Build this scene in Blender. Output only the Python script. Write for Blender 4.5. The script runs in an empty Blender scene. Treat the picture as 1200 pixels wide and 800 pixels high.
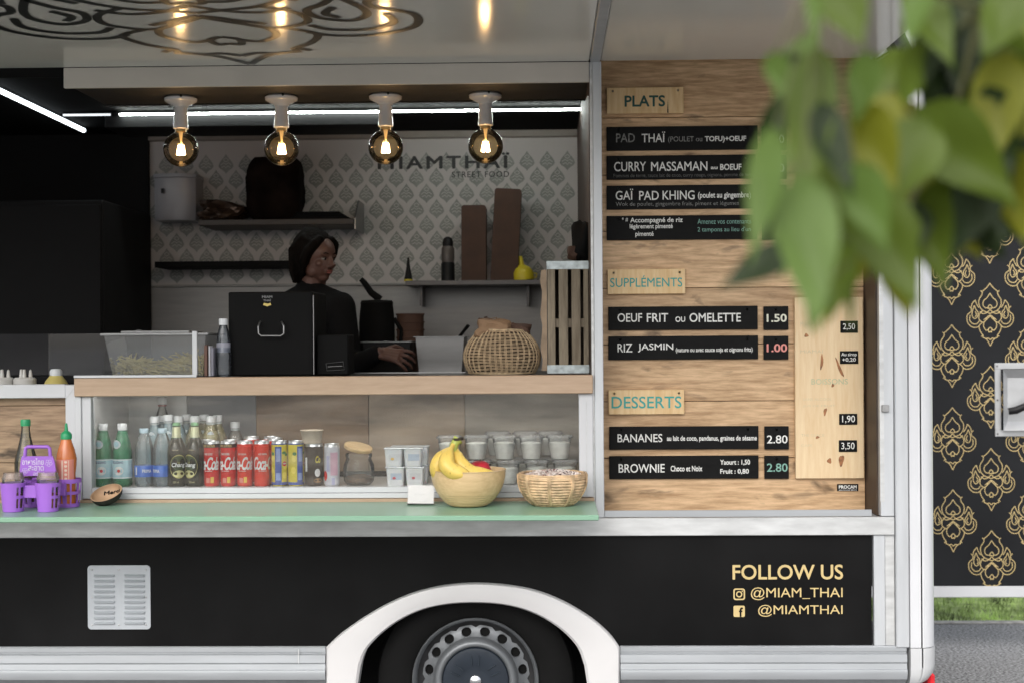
import bpy, bmesh, math, random
from mathutils import Vector, Matrix, Euler
R = math.radians
PI = math.pi
random.seed(7)
sc = bpy.context.scene
col = sc.collection

# ------------------------------------------------------------------ camera
F = 1667.0; D = 4.76; H = 1.47
CAM_ROT = (Matrix.Rotation(R(1.5), 3, 'Z') @ Matrix.Rotation(R(90), 3, 'X') @ Matrix.Rotation(R(-0.4), 3, 'Z'))
cam = bpy.data.cameras.new('camera')
cam.sensor_width = 36; cam.lens = 50; cam.clip_start = 0.05; cam.clip_end = 2000
cam.dof.use_dof = True; cam.dof.focus_distance = 4.72; cam.dof.aperture_fstop = 3.3
camo = bpy.data.objects.new('camera', cam); col.objects.link(camo)
camo.matrix_world = Matrix.Translation((0, -D, H)) @ CAM_ROT.to_4x4()
sc.camera = camo

# ------------------------------------------------------------------ sky, sun, exposure
SUN_EL, SUN_AZ = 44, 196           # azimuth measured clockwise from +Y: the sun stands behind the camera, a little to its left
w = bpy.data.worlds.new('World'); sc.world = w; w.use_nodes = True
nt = w.node_tree; nt.nodes.clear()
sky = nt.nodes.new('ShaderNodeTexSky'); sky.sky_type = 'NISHITA'; sky.sun_disc = False
sky.sun_elevation = R(SUN_EL); sky.sun_rotation = R(SUN_AZ); sky.dust_density = 4.0; sky.air_density = 1.0; sky.ozone_density = 1.0
hs = nt.nodes.new('ShaderNodeHueSaturation'); hs.inputs['Saturation'].default_value = 0.30
bg = nt.nodes.new('ShaderNodeBackground'); bg.inputs['Strength'].default_value = 0.15
out = nt.nodes.new('ShaderNodeOutputWorld')
nt.links.new(sky.outputs[0], hs.inputs['Color']); nt.links.new(hs.outputs[0], bg.inputs[0]); nt.links.new(bg.outputs[0], out.inputs[0])
sl = bpy.data.lights.new('sun', 'SUN'); sl.energy = 0.9; sl.angle = R(70); sl.color = (1, 0.96, 0.9)
so = bpy.data.objects.new('sun', sl); col.objects.link(so)
so.rotation_euler = (R(90 - SUN_EL), 0, R(180 - SUN_AZ))
sc.view_settings.view_transform = 'Standard'; sc.view_settings.look = 'None'
sc.view_settings.gamma = 1; sc.view_settings.exposure = 0.75
sc.cycles.use_denoising = True
sc.cycles.max_bounces = 10; sc.cycles.transparent_max_bounces = 24; sc.cycles.caustics_reflective = False; sc.cycles.caustics_refractive = False
sc.cycles.sample_clamp_indirect = 6

# ------------------------------------------------------------------ measuring helpers: the photograph's pixels to metres on a plane of known depth
def W(px, py, Y=0.0):
    v = CAM_ROT @ Vector(((px - 600) / F, -(py - 400) / F, -1))
    t = (Y + D) / v.y
    return Vector((t * v.x, Y, H + t * v.z))
def S(n, Y=0.0): return n * (D + Y) / F
def XA(px, z, Y):
    py = 400 - (z - H) * F / (D + Y)
    return W(px, py, Y).x
def ZP(px, py, Y): return W(px, py, Y).z

# ------------------------------------------------------------------ materials
MATS = {}
def newmat(name):
    m = bpy.data.materials.new(name); m.use_nodes = True
    n = m.node_tree.nodes; n.clear()
    o = n.new('ShaderNodeOutputMaterial'); return m, n, m.node_tree.links, o
def mat(name, c, rough=0.5, metal=0.0, var=0.08, scale=12.0, bump=0.0, bscale=60.0, emit=None, estr=0, spec=0.5, stretch=(1, 1, 1), coat=0, sub=0, rvar=0.15, rnd=0.0):
    if name in MATS: return MATS[name]
    m, n, l, o = newmat(name)
    p = n.new('ShaderNodeBsdfPrincipled'); l.new(p.outputs[0], o.inputs[0])
    p.inputs['Metallic'].default_value = metal
    p.inputs['Specular IOR Level'].default_value = spec
    p.inputs['Coat Weight'].default_value = coat
    if sub:
        p.inputs['Subsurface Weight'].default_value = sub; p.inputs['Subsurface Radius'].default_value = (0.02, 0.01, 0.005)
    tc = n.new('ShaderNodeTexCoord'); mp = n.new('ShaderNodeMapping'); mp.inputs['Scale'].default_value = stretch
    l.new(tc.outputs['Object'], mp.inputs[0])
    nz = n.new('ShaderNodeTexNoise'); nz.inputs['Scale'].default_value = scale; nz.inputs['Detail'].default_value = 6
    l.new(mp.outputs[0], nz.inputs['Vector'])
    mx = n.new('ShaderNodeMix'); mx.data_type = 'RGBA'
    mx.inputs[6].default_value = tuple(max(0, x * (1 - var * 2)) for x in c[:3]) + (1,)
    mx.inputs[7].default_value = tuple(min(1, x * (1 + var * 1.2)) for x in c[:3]) + (1,)
    rmp = n.new('ShaderNodeMapRange'); rmp.inputs[1].default_value = 0.3; rmp.inputs[2].default_value = 0.7
    l.new(nz.outputs['Fac'], rmp.inputs[0]); l.new(rmp.outputs[0], mx.inputs[0])
    if rnd:
        oi = n.new('ShaderNodeObjectInfo'); h2 = n.new('ShaderNodeHueSaturation')
        r2 = n.new('ShaderNodeMapRange'); r2.inputs[3].default_value = 1 - rnd; r2.inputs[4].default_value = 1 + rnd
        l.new(oi.outputs['Random'], r2.inputs[0]); l.new(r2.outputs[0], h2.inputs['Value']); l.new(mx.outputs[2], h2.inputs['Color'])
        l.new(h2.outputs[0], p.inputs['Base Color'])
    else: l.new(mx.outputs[2], p.inputs['Base Color'])
    rr = n.new('ShaderNodeMapRange'); rr.inputs[3].default_value = max(0.02, rough * (1 - rvar)); rr.inputs[4].default_value = min(1, rough * (1 + rvar))
    l.new(nz.outputs['Fac'], rr.inputs[0]); l.new(rr.outputs[0], p.inputs['Roughness'])
    if bump:
        b = n.new('ShaderNodeBump'); b.inputs['Strength'].default_value = bump; b.inputs['Distance'].default_value = 0.004
        n2 = n.new('ShaderNodeTexNoise'); n2.inputs['Scale'].default_value = bscale; n2.inputs['Detail'].default_value = 4
        l.new(mp.outputs[0], n2.inputs['Vector']); l.new(n2.outputs['Fac'], b.inputs['Height']); l.new(b.outputs[0], p.inputs['Normal'])
    if emit:
        p.inputs['Emission Color'].default_value = tuple(emit) + (1,); p.inputs['Emission Strength'].default_value = estr
    MATS[name] = m; return m
def wood(name, light, dark, rough=0.55, axis='X', ring=5.0, knots=0.0, rnd=0.12, contrast=1.0, gs=1.0):
    if name in MATS: return MATS[name]
    m, n, l, o = newmat(name)
    p = n.new('ShaderNodeBsdfPrincipled'); l.new(p.outputs[0], o.inputs[0]); p.inputs['Roughness'].default_value = rough
    tc = n.new('ShaderNodeTexCoord'); oi = n.new('ShaderNodeObjectInfo')
    ad = n.new('ShaderNodeVectorMath'); ad.operation = 'ADD'
    ml = n.new('ShaderNodeMath'); ml.operation = 'MULTIPLY'; ml.inputs[1].default_value = 37.0
    l.new(oi.outputs['Random'], ml.inputs[0]); l.new(tc.outputs['Object'], ad.inputs[0]); l.new(ml.outputs[0], ad.inputs[1])
    mp = n.new('ShaderNodeMapping'); l.new(ad.outputs[0], mp.inputs[0])
    mp.inputs['Scale'].default_value = {'X': (1.0 * gs, 9 * gs, 9 * gs), 'Z': (9 * gs, 9 * gs, 1.0 * gs), 'Y': (9 * gs, 1.0 * gs, 9 * gs)}[axis]
    big = n.new('ShaderNodeTexNoise'); big.inputs['Scale'].default_value = 1.2; big.inputs['Detail'].default_value = 3; big.inputs['Distortion'].default_value = 1.2
    l.new(mp.outputs[0], big.inputs['Vector'])
    mu = n.new('ShaderNodeMath'); mu.operation = 'MULTIPLY'; mu.inputs[1].default_value = ring * 6; l.new(big.outputs['Fac'], mu.inputs[0])
    si = n.new('ShaderNodeMath'); si.operation = 'SINE'; l.new(mu.outputs[0], si.inputs[0])
    fine = n.new('ShaderNodeTexNoise'); fine.inputs['Scale'].default_value = 9; fine.inputs['Detail'].default_value = 8; fine.inputs['Roughness'].default_value = 0.65
    l.new(mp.outputs[0], fine.inputs['Vector'])
    a1 = n.new('ShaderNodeMath'); a1.operation = 'MULTIPLY_ADD'; a1.inputs[1].default_value = 0.06; a1.inputs[2].default_value = 0.0
    l.new(si.outputs[0], a1.inputs[0])
    a2 = n.new('ShaderNodeMath'); a2.operation = 'ADD'; l.new(a1.outputs[0], a2.inputs[0]); l.new(fine.outputs['Fac'], a2.inputs[1])
    cr = n.new('ShaderNodeValToRGB'); cr.color_ramp.elements[0].position = 0.5 - 0.22 / contrast; cr.color_ramp.elements[1].position = 0.5 + 0.2 / contrast
    cr.color_ramp.elements[0].color = tuple(dark) + (1,); cr.color_ramp.elements[1].color = tuple(light) + (1,)
    l.new(a2.outputs[0], cr.inputs[0])
    last = cr.outputs[0]
    if knots:
        mk = n.new('ShaderNodeMapping'); l.new(ad.outputs[0], mk.inputs[0])
        mk.inputs['Scale'].default_value = {'X': (2.2, 6, 6), 'Z': (6, 6, 2.2), 'Y': (6, 2.2, 6)}[axis]
        vn = n.new('ShaderNodeTexNoise'); vn.inputs['Scale'].default_value = 3.0; vn.inputs['Detail'].default_value = 5; vn.inputs['Distortion'].default_value = 0.6
        l.new(mk.outputs[0], vn.inputs['Vector'])
        kr = n.new('ShaderNodeMapRange'); kr.inputs[1].default_value = 0.60; kr.inputs[2].default_value = 0.74; kr.inputs[4].default_value = knots
        l.new(vn.outputs['Fac'], kr.inputs[0])
        kx = n.new('ShaderNodeMix'); kx.data_type = 'RGBA'; kx.inputs[7].default_value = tuple(x * 0.25 for x in dark) + (1,)
        l.new(kr.outputs[0], kx.inputs[0]); l.new(last, kx.inputs[6]); last = kx.outputs[2]
    h2 = n.new('ShaderNodeHueSaturation'); r2 = n.new('ShaderNodeMapRange'); r2.inputs[3].default_value = 1 - rnd; r2.inputs[4].default_value = 1 + rnd
    l.new(oi.outputs['Random'], r2.inputs[0]); l.new(r2.outputs[0], h2.inputs['Value']); l.new(last, h2.inputs['Color'])
    l.new(h2.outputs[0], p.inputs['Base Color'])
    b = n.new('ShaderNodeBump'); b.inputs['Strength'].default_value = 0.25; b.inputs['Distance'].default_value = 0.002
    l.new(fine.outputs['Fac'], b.inputs['Height']); l.new(b.outputs[0], p.inputs['Normal'])
    MATS[name] = m; return m
def clear(name, c=(1, 1, 1), tint=None, rough=0.03, body=0.0, fres=1.45, bodyc=None):
    """thin clear plastic or glass: see-through with a fresnel reflection and an optional milky body"""
    if name in MATS: return MATS[name]
    m, n, l, o = newmat(name)
    t = n.new('ShaderNodeBsdfTransparent'); t.inputs[0].default_value = tuple(c) + (1,)
    g = n.new('ShaderNodeBsdfGlossy'); g.inputs['Roughness'].default_value = rough
    fr = n.new('ShaderNodeFresnel'); fr.inputs[0].default_value = fres
    mx = n.new('ShaderNodeMixShader'); l.new(fr.outputs[0], mx.inputs[0])
    base = t.outputs[0]
    if body:
        d = n.new('ShaderNodeBsdfPrincipled'); d.inputs['Base Color'].default_value = tuple(bodyc or (0.9, 0.9, 0.9)) + (1,); d.inputs['Roughness'].default_value = 0.35
        m2 = n.new('ShaderNodeMixShader'); m2.inputs[0].default_value = body
        l.new(t.outputs[0], m2.inputs[1]); l.new(d.outputs[0], m2.inputs[2]); base = m2.outputs[0]
    l.new(base, mx.inputs[1]); l.new(g.outputs[0], mx.inputs[2]); l.new(mx.outputs[0], o.inputs[0])
    MATS[name] = m; return m
def glow(name, c, s):
    if name in MATS: return MATS[name]
    m, n, l, o = newmat(name); e = n.new('ShaderNodeEmission'); e.inputs[0].default_value = tuple(c) + (1,); e.inputs[1].default_value = s
    l.new(e.outputs[0], o.inputs[0]); MATS[name] = m; return m

ALU = mat('brushed_aluminium', (0.40, 0.42, 0.44), 0.45, 0.35, 0.05, 5, 0.06, 90, stretch=(0.6, 6, 6))
ALUV = mat('brushed_aluminium_upright', (0.54, 0.56, 0.58), 0.45, 0.3, 0.05, 5, 0.06, 90, stretch=(6, 6, 0.6))
ALUD = mat('dull_aluminium', (0.60, 0.61, 0.61), 0.5, 0.45, 0.12, 7, 0.08, 60, stretch=(1, 4, 4))
WHITE = mat('white_lacquer', (0.60, 0.61, 0.63), 0.32, 0, 0.03, 4)
ARCHW = mat('white_fibreglass', (0.61, 0.60, 0.60), 0.38, 0, 0.03, 3, 0.03, 40)
BLACKP = mat('black_body_panel', (0.0065, 0.0065, 0.0067), 0.45, 0, 0.2, 3.5, 0.02, 2.0, spec=0.10, rvar=.4)
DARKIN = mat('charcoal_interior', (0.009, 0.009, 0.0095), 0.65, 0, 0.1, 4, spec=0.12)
BLK = mat('black_plastic', (0.010, 0.010, 0.011), 0.45, 0, 0.1, 9, spec=0.25)
BLKM = mat('matt_black', (0.007, 0.007, 0.007), 0.75, 0, 0.1, 9, spec=0.12)
RUB = mat('tyre_rubber', (0.007, 0.007, 0.007), 0.85, 0, 0.1, 30, 0.1, 80, spec=0.12)
STEEL = mat('stainless_steel', (0.26, 0.26, 0.26), 0.35, 0.8, 0.05, 6, 0.03, 40, stretch=(1, 1, 5))
GOLD = mat('gold_vinyl', (0.60, 0.46, 0.21), 0.45, 0, 0.03)
CHALK = mat('white_paint_pen', (0.78, 0.78, 0.75), 0.7, 0, 0.08, 90)
CHALKD = mat('faded_paint_pen', (0.13, 0.13, 0.125), 0.8, 0, 0.3, 160)
CHALKR = mat('coral_paint_pen', (0.75, 0.30, 0.26), 0.7, 0, 0.08, 90)
CHALKG = mat('mint_paint_pen', (0.22, 0.42, 0.35), 0.7, 0, 0.08, 90)
SLATE = mat('chalkboard_slate', (0.008, 0.008, 0.008), 0.6, 0, 0.15, 30, 0.05, 120, spec=0.12)
TEAL = mat('teal_letter_paint', (0.05, 0.36, 0.33), 0.6, 0, 0.05)
TEALD = mat('dark_teal_letter_paint', (0.012, 0.075, 0.062), 0.6, 0, 0.05)
OAK = wood('oak_laminate', (0.72, 0.49, 0.285), (0.39, 0.235, 0.115), 0.5, 'X', 4, 0.9, 0.12, 1.2, 1.1)
BOARD = wood('pale_counter_wood', (0.50, 0.36, 0.25), (0.41, 0.285, 0.19), 0.5, 'X', 5, 0, 0.02, 0.9)
PINE = wood('pine_block', (0.80, 0.60, 0.34), (0.66, 0.43, 0.20), 0.55, 'Z', 5, 0.0, 0.06)
PINEL = wood('pale_pine_board', (0.84, 0.66, 0.42), (0.74, 0.53, 0.30), 0.5, 'Z', 5, 0.0, 0.02)
CRATEW = wood('weathered_crate_wood', (0.30, 0.25, 0.18), (0.15, 0.12, 0.085), 0.8, 'Z', 4, 0.3, 0.12)
GREEN = mat('mint_green_lacquer', (0.215, 0.38, 0.27), 0.30, 0, 0.0, 3, rvar=0.05)

# ------------------------------------------------------------------ mesh builder
class MB:
    def __init__(s): s.v = []; s.f = []
    def add(s, vs, fs, M=None):
        o = len(s.v)
        s.v += [tuple(M @ Vector(v)) if M is not None else tuple(v) for v in vs]
        s.f += [tuple(i + o for i in f) for f in fs]; return s
    def box(s, x0, x1, y0, y1, z0, z1, b=0.0, M=None):
        if x0 > x1: x0, x1 = x1, x0
        if y0 > y1: y0, y1 = y1, y0
        if z0 > z1: z0, z1 = z1, z0
        if b <= 0:
            vs = [(x, y, z) for x in (x0, x1) for y in (y0, y1) for z in (z0, z1)]
            return s.add(vs, [(0, 1, 3, 2), (4, 6, 7, 5), (0, 4, 5, 1), (2, 3, 7, 6), (0, 2, 6, 4), (1, 5, 7, 3)], M)
        b = min(b, (x1 - x0) * .45, (y1 - y0) * .45, (z1 - z0) * .45)
        X = (x0, x1); Y = (y0, y1); Z = (z0, z1); vs = []; I = {}
        for i in (0, 1):
            for j in (0, 1):
                for k in (0, 1):
                    sx, sy, sz = (1 - 2 * i) * b, (1 - 2 * j) * b, (1 - 2 * k) * b
                    I[i, j, k, 0] = len(vs); vs.append((X[i], Y[j] + sy, Z[k] + sz))
                    I[i, j, k, 1] = len(vs); vs.append((X[i] + sx, Y[j], Z[k] + sz))
                    I[i, j, k, 2] = len(vs); vs.append((X[i] + sx, Y[j] + sy, Z[k]))
        fs = []
        for i in (0, 1):
            fs.append([I[i, 0, 0, 0], I[i, 0, 1, 0], I[i, 1, 1, 0], I[i, 1, 0, 0]][::1 if i == 0 else -1])
            fs.append([I[0, i, 0, 1], I[1, i, 0, 1], I[1, i, 1, 1], I[0, i, 1, 1]][::1 if i == 0 else -1])
            fs.append([I[0, 0, i, 2], I[0, 1, i, 2], I[1, 1, i, 2], I[1, 0, i, 2]][::1 if i == 0 else -1])
        for j in (0, 1):
            for k in (0, 1):
                fs.append([I[0, j, k, 1], I[0, j, k, 2], I[1, j, k, 2], I[1, j, k, 1]])
                fs.append([I[j, 0, k, 0], I[j, 0, k, 2], I[j, 1, k, 2], I[j, 1, k, 0]])
                fs.append([I[j, k, 0, 0], I[j, k, 0, 1], I[j, k, 1, 1], I[j, k, 1, 0]])
        for i in (0, 1):
            for j in (0, 1):
                for k in (0, 1): fs.append([I[i, j, k, 0], I[i, j, k, 1], I[i, j, k, 2]])
        return s.add(vs, fs, M)
    def lathe(s, prof, n=24, c=(0, 0, 0), M=None, caps=True, a0=0, a1=2 * PI):
        full = abs(a1 - a0 - 2 * PI) < 1e-6; m = n if full else n + 1
        vs = []; fs = []
        for r, z in prof:
            for i in range(m):
                a = a0 + (a1 - a0) * i / n
                vs.append((c[0] + r * math.cos(a), c[1] + r * math.sin(a), c[2] + z))
        for k in range(len(prof) - 1):
            for i in range(n):
                j = (i + 1) % m
                fs.append((k * m + i, k * m + j, (k + 1) * m + j, (k + 1) * m + i))
        if caps and full:
            if prof[0][0] > 1e-5: fs.append(tuple(range(m))[::-1])
            if prof[-1][0] > 1e-5: fs.append(tuple((len(prof) - 1) * m + i for i in range(m)))
        return s.add(vs, fs, M)
    def tube(s, pts, r, n=8, M=None, caps=True, flat=1.0, lobe=0.0):
        pts = [Vector(p) for p in pts]; k = len(pts)
        rs = r if isinstance(r, (list, tuple)) else [r] * k
        vs = []; fs = []; up = None
        for i, p in enumerate(pts):
            d = (pts[min(i + 1, k - 1)] - pts[max(i - 1, 0)]).normalized()
            if up is None:
                up = Vector((0, 0, 1)) if abs(d.z) < 0.9 else Vector((1, 0, 0))
            a = d.cross(up); 
            if a.length < 1e-5: a = d.cross(Vector((0, 1, 0)))
            a.normalize(); b = a.cross(d).normalized(); up = b
            for j in range(n):
                t = 2 * PI * j / n; q = 1 + lobe * abs(math.cos(2.5 * t))
                vs.append(p + a * (math.cos(t) * rs[i] * q) + b * (math.sin(t) * rs[i] * flat * q))
        for i in range(k - 1):
            for j in range(n):
                q = (j + 1) % n
                fs.append((i * n + j, i * n + q, (i + 1) * n + q, (i + 1) * n + j))
        if caps: fs.append(tuple(range(n))[::-1]); fs.append(tuple((k - 1) * n + j for j in range(n)))
        return s.add(vs, fs, M)
    def prism(s, poly, y0, y1, M=None):
        """outline in x,z extruded from y0 (front) to y1 (back)"""
        n = len(poly)
        vs = [(x, y0, z) for x, z in poly] + [(x, y1, z) for x, z in poly]
        fs = [tuple(range(n)), tuple(range(2 * n - 1, n - 1, -1))] + [(i, i + n, (i + 1) % n + n, (i + 1) % n) for i in range(n)]
        return s.add(vs, fs, M)
    def extr_x(s, prof, x0, x1):
        """profile in y,z extruded along x"""
        n = len(prof)
        vs = [(x0, y, z) for y, z in prof] + [(x1, y, z) for y, z in prof]
        return s.add(vs, [tuple(range(n)), tuple(range(2 * n - 1, n - 1, -1))] + [(i, i + n, (i + 1) % n + n, (i + 1) % n) for i in range(n)])
    def sphere(s, c, r, n=16, m=10, sq=(1, 1, 1), M=None):
        pr = [(math.sin(PI * i / m) * 1.0, -math.cos(PI * i / m)) for i in range(m + 1)]
        T = Matrix.Translation(c) @ Matrix.Diagonal((r * sq[0], r * sq[1], r * sq[2], 1))
        if M is not None: T = M @ T
        return s.lathe(pr, n, M=T, caps=False)
    def mesh(s, name, m, smooth=None, fix=True):
        me = bpy.data.meshes.new(name); me.from_pydata(s.v, [], s.f)
        if fix:
            bm = bmesh.new(); bm.from_mesh(me); bmesh.ops.remove_doubles(bm, verts=bm.verts, dist=1e-6)
            bmesh.ops.recalc_face_normals(bm, faces=bm.faces); bm.to_mesh(me); bm.free()
        if smooth:
            me.shade_smooth(); me.set_sharp_from_angle(angle=R(smooth))
        me.materials.append(m); return me
    def build(s, name, m, parent=None, smooth=None, label=None, world=True, fix=True):
        if parent is not None and world:
            L = wloc(parent)
            s.v = [(a - L[0], b - L[1], c - L[2]) for a, b, c in s.v]
        o = bpy.data.objects.new(name, s.mesh(name, m, smooth, fix)); col.objects.link(o)
        if parent is not None: o.parent = parent
        if label: o['label'] = label
        return o
def wloc(o):
    L = Vector((0, 0, 0))
    while o is not None: L += Vector(o.location); o = o.parent
    return L
def tag(o, label=None, cat=None, group=None, kind=None):
    if label: o['label'] = label
    if cat: o['category'] = cat
    if group: o['group'] = group
    if kind: o['kind'] = kind
    return o
def thing(name, label, cat, loc, group=None, rz=0):
    o = bpy.data.objects.new(name, None); o.empty_display_size = 0.05; col.objects.link(o)
    o.location = loc; o.rotation_euler = (0, 0, rz); return tag(o, label, cat, group)
def dup(o, loc=None, label=None, parent=None, rz=None):
    c = o.copy(); col.objects.link(c); c.parent = parent
    for ch in o.children: dup(ch, parent=c)
    if loc is not None: c.location = loc
    if rz is not None: c.rotation_euler = (0, 0, rz)
    if label: c['label'] = label
    return c

# ------------------------------------------------------------------ lettering
TC = {}
def textmesh(s, bold=0.0, shear=0.0, space=1.0):
    k = (s, bold, shear, space)
    if k in TC: return TC[k]
    cu = bpy.data.curves.new('lettering', 'FONT'); cu.body = s; cu.shear = shear; cu.space_character = space
    cu.resolution_u = 4; cu.size = 1
    o = bpy.data.objects.new('lettering', cu); col.objects.link(o)
    dg = bpy.context.evaluated_depsgraph_get(); me = o.evaluated_get(dg).to_mesh()
    vs = [(v.co.x, v.co.y) for v in me.vertices]; fs = [tuple(p.vertices) for p in me.polygons]
    o.evaluated_get(dg).to_mesh_clear(); bpy.data.objects.remove(o); bpy.data.curves.remove(cu)
    if not vs: vs = [(0, 0), (1, 0), (1, 1)]; fs = []
    x0 = min(v[0] for v in vs); x1 = max(v[0] for v in vs); y0 = min(v[1] for v in vs); y1 = max(v[1] for v in vs)
    vs = [((x - x0) / (x1 - x0), (y - y0) / (y1 - y0)) for x, y in vs]
    if bold:                                  # heavier strokes: shifted copies, each a hair in front of the last
        bx, by = bold * .75 / (x1 - x0), bold * .75 / (y1 - y0); n0 = len(vs); base = list(vs); bf = list(fs); vs = []; fs = []
        for q in range(8):
            a = PI * q / 4; vs += [(u * (1 - 2 * bx) + bx + bx * math.cos(a), v * (1 - 2 * by) + by + by * math.sin(a), q) for u, v in base]; fs += [tuple(i + q * n0 for i in f) for f in bf]
    else: vs = [(u, v, 0) for u, v in vs]
    TC[k] = (vs, fs); return TC[k]
def text_into(mb, s, x0, x1, z0, z1, Y, bold=0.0, shear=0.0, space=1.0, jitter=0.0):
    vs, fs = textmesh(s, bold, shear, space)
    mb.add([(x0 + (x1 - x0) * a, Y - .00004 * q, z0 + (z1 - z0) * b) for a, b, q in vs], fs)
def ptext(mb, s, px0, px1, py0, py1, Y, **k):
    """lettering that fills a measured rectangle on the plane y = Y"""
    a = W(px0, py1, Y); b = W(px1, py0, Y); c = W(px1, py1, Y)
    text_into(mb, s, a.x, b.x, (a.z + c.z) / 2, (W(px0, py0, Y).z + b.z) / 2, Y, **k)
def wraptext(mb, s, r, z0, z1, a0, width, bold=0.0, shear=0.0, space=1.0):
    """lettering wrapped round a cylinder of radius r about z; a0 centre angle (0 = facing -y)"""
    vs, fs = textmesh(s, bold, shear, space); out = []
    for a, b, q in vs:
        t = a0 + (a - 0.5) * width / r; r2 = r + .00003 * q
        out.append((r2 * math.sin(t), -r2 * math.cos(t), z0 + (z1 - z0) * b))
    mb.add(out, fs)
def patch(mb, r, z0, z1, a0, a1, n=10):
    vs = []; 
    for i in range(n + 1):
        t = a0 + (a1 - a0) * i / n
        vs += [(r * math.sin(t), -r * math.cos(t), z0), (r * math.sin(t), -r * math.cos(t), z1)]
    mb.add(vs, [(2 * i, 2 * i + 2, 2 * i + 3, 2 * i + 1) for i in range(n)])
def disc_patch(mb, r, zc, a0, rx, rz, n=18):
    vs = [(r * math.sin(a0), -r * math.cos(a0), zc)]
    for i in range(n):
        t = a0 + rx * math.cos(2 * PI * i / n) / r
        vs.append((r * math.sin(t), -r * math.cos(t), zc + rz * math.sin(2 * PI * i / n)))
    mb.add(vs, [(0, 1 + i, 1 + (i + 1) % n) for i in range(n)])

# ------------------------------------------------------------------ the flame ornament printed on door, awning and wallpaper
def cr(pts, k=6):
    out = []; n = len(pts)
    for i in range(n - 1):
        p0 = pts[max(i - 1, 0)]; p1 = pts[i]; p2 = pts[i + 1]; p3 = pts[min(i + 2, n - 1)]
        for j in range(k):
            t = j / k
            out.append(tuple(0.5 * (2 * p1[d] + (p2[d] - p0[d]) * t + (2 * p0[d] - 5 * p1[d] + 4 * p2[d] - p3[d]) * t * t + (3 * p1[d] - p0[d] - 3 * p2[d] + p3[d]) * t ** 3) for d in (0, 1)))
    out.append(pts[-1]); return out
ORN = [   # half of the ornament in units of its half width 106; tip at the top
    [(0, 138), (14, 120), (36, 102)], [(44, 106), (36, 98), (38, 86)], [(38, 86), (52, 64), (50, 38), (34, 18), (14, 10), (0, 4)],
    [(0, 94), (14, 74), (30, 60), (33, 42), (22, 30), (8, 30)], [(0, 44), (8, 36), (8, 26), (0, 28)],
    [(0, 22), (16, 8), (34, 4), (48, 14)], [(34, 18), (50, 2), (52, -20), (36, -34), (22, -28), (14, -12), (0, -2)],
    [(0, -6), (12, -18), (28, -34), (30, -54), (18, -70), (6, -62)], [(0, -56), (8, -64), (6, -78), (0, -74)],
    [(14, -12), (30, -24)], [(36, -34), (52, -50), (46, -74), (34, -90)], [(42, -98), (34, -90), (34, -102)], [(36, -100), (16, -110), (0, -138)],
    [(0, -112), (10, -104), (22, -108)],
    [(70, 64), (62, 44), (52, 30)], [(70, 64), (84, 48), (88, 32)], [(98, 36), (88, 26), (90, 12)], [(90, 12), (108, -4), (106, -34), (86, -54), (62, -56), (48, -46)],
    [(74, 40), (66, 22), (56, 8), (60, -10), (74, -18), (84, -6), (84, 12), (74, 40)], [(94, -2), (96, -24), (82, -40), (62, -40), (52, -28)],
    [(70, 14), (64, 0), (70, -10)],
]
def ribbon(pts, wd, closed=False):
    vs = []; n = len(pts)
    for i, p in enumerate(pts):
        a = pts[max(i - 1, 0)]; b = pts[min(i + 1, n - 1)]
        dx, dy = b[0] - a[0], b[1] - a[1]; L = math.hypot(dx, dy) or 1
        nx, ny = -dy / L * wd / 2, dx / L * wd / 2
        vs += [(p[0] + nx, p[1] + ny), (p[0] - nx, p[1] - ny)]
    return vs, [(2 * i, 2 * i + 1, 2 * i + 3, 2 * i + 2) for i in range(n - 1)]
def orn_mesh(width=4.5, k=5, taper=False):
    """flat ornament: list of (u, v, layer) verts and faces, both halves"""
    V = []; Fc = []
    for li, st in enumerate(ORN):
        pts = cr(st, k) if len(st) > 2 else st
        for sgn in (1, -1):
            vs, fs = ribbon([(sgn * x, y) for x, y in pts], width)
            o = len(V); V += [(x / 106, y / 106, li * 2 + (sgn < 0)) for x, y in vs]
            Fc += [tuple(i + o for i in f) for f in fs]
    return V, Fc

exec_parts = []
# ================================================================== GROUND
ASPH = mat('asphalt', (0.29, 0.29, 0.292), 0.9, 0, 0.5, 80, 0.5, 200)
g = MB(); g.add([(-400, -400, 0), (400, -400, 0), (400, 400, 0), (-400, 400, 0)], [(0, 1, 2, 3)])
tag(g.build('road', ASPH), kind='structure')
YG = D * 0  # grass begins where the asphalt ends
YG = F * H / 331 - D                        # depth of the edge seen behind the truck
g = MB(); g.box(-8, 30, YG - 0.02, YG + 0.03, 0.0, 0.010, 0.003)
tag(g.build('kerb', mat('concrete_edge', (0.42, 0.41, 0.39), 0.9, 0, 0.2, 20, 0.3, 60)), kind='structure')
g = MB(); g.add([(-200, YG + 0.03, 0.006), (200, YG + 0.03, 0.006), (200, 390, 0.006), (-200, 390, 0.006)], [(0, 1, 2, 3)])
tag(g.build('lawn', mat('lawn_soil', (0.30, 0.40, 0.13), 0.9, 0, 0.4, 8)), kind='structure')
g = MB()
for i in range(16000):
    x = random.uniform(1.1, 4.2); y = YG + 0.035 + random.random() ** 1.3 * 4.5; h = random.uniform(0.02, 0.055); a = random.uniform(0, PI)
    dx, dy = math.cos(a) * 0.004, math.sin(a) * 0.004; lx, ly = random.gauss(0, .015), random.gauss(0, .015)
    g.add([(x - dx, y - dy, .005), (x + dx, y + dy, .005), (x + lx, y + ly, .005 + h)], [(0, 1, 2)])
tag(g.build('grass', mat('grass_blades', (0.38, 0.52, 0.17), 0.7, 0, 0.5, 5), fix=False), 'short green grass growing behind the road edge', 'grass', kind='stuff')

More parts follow.
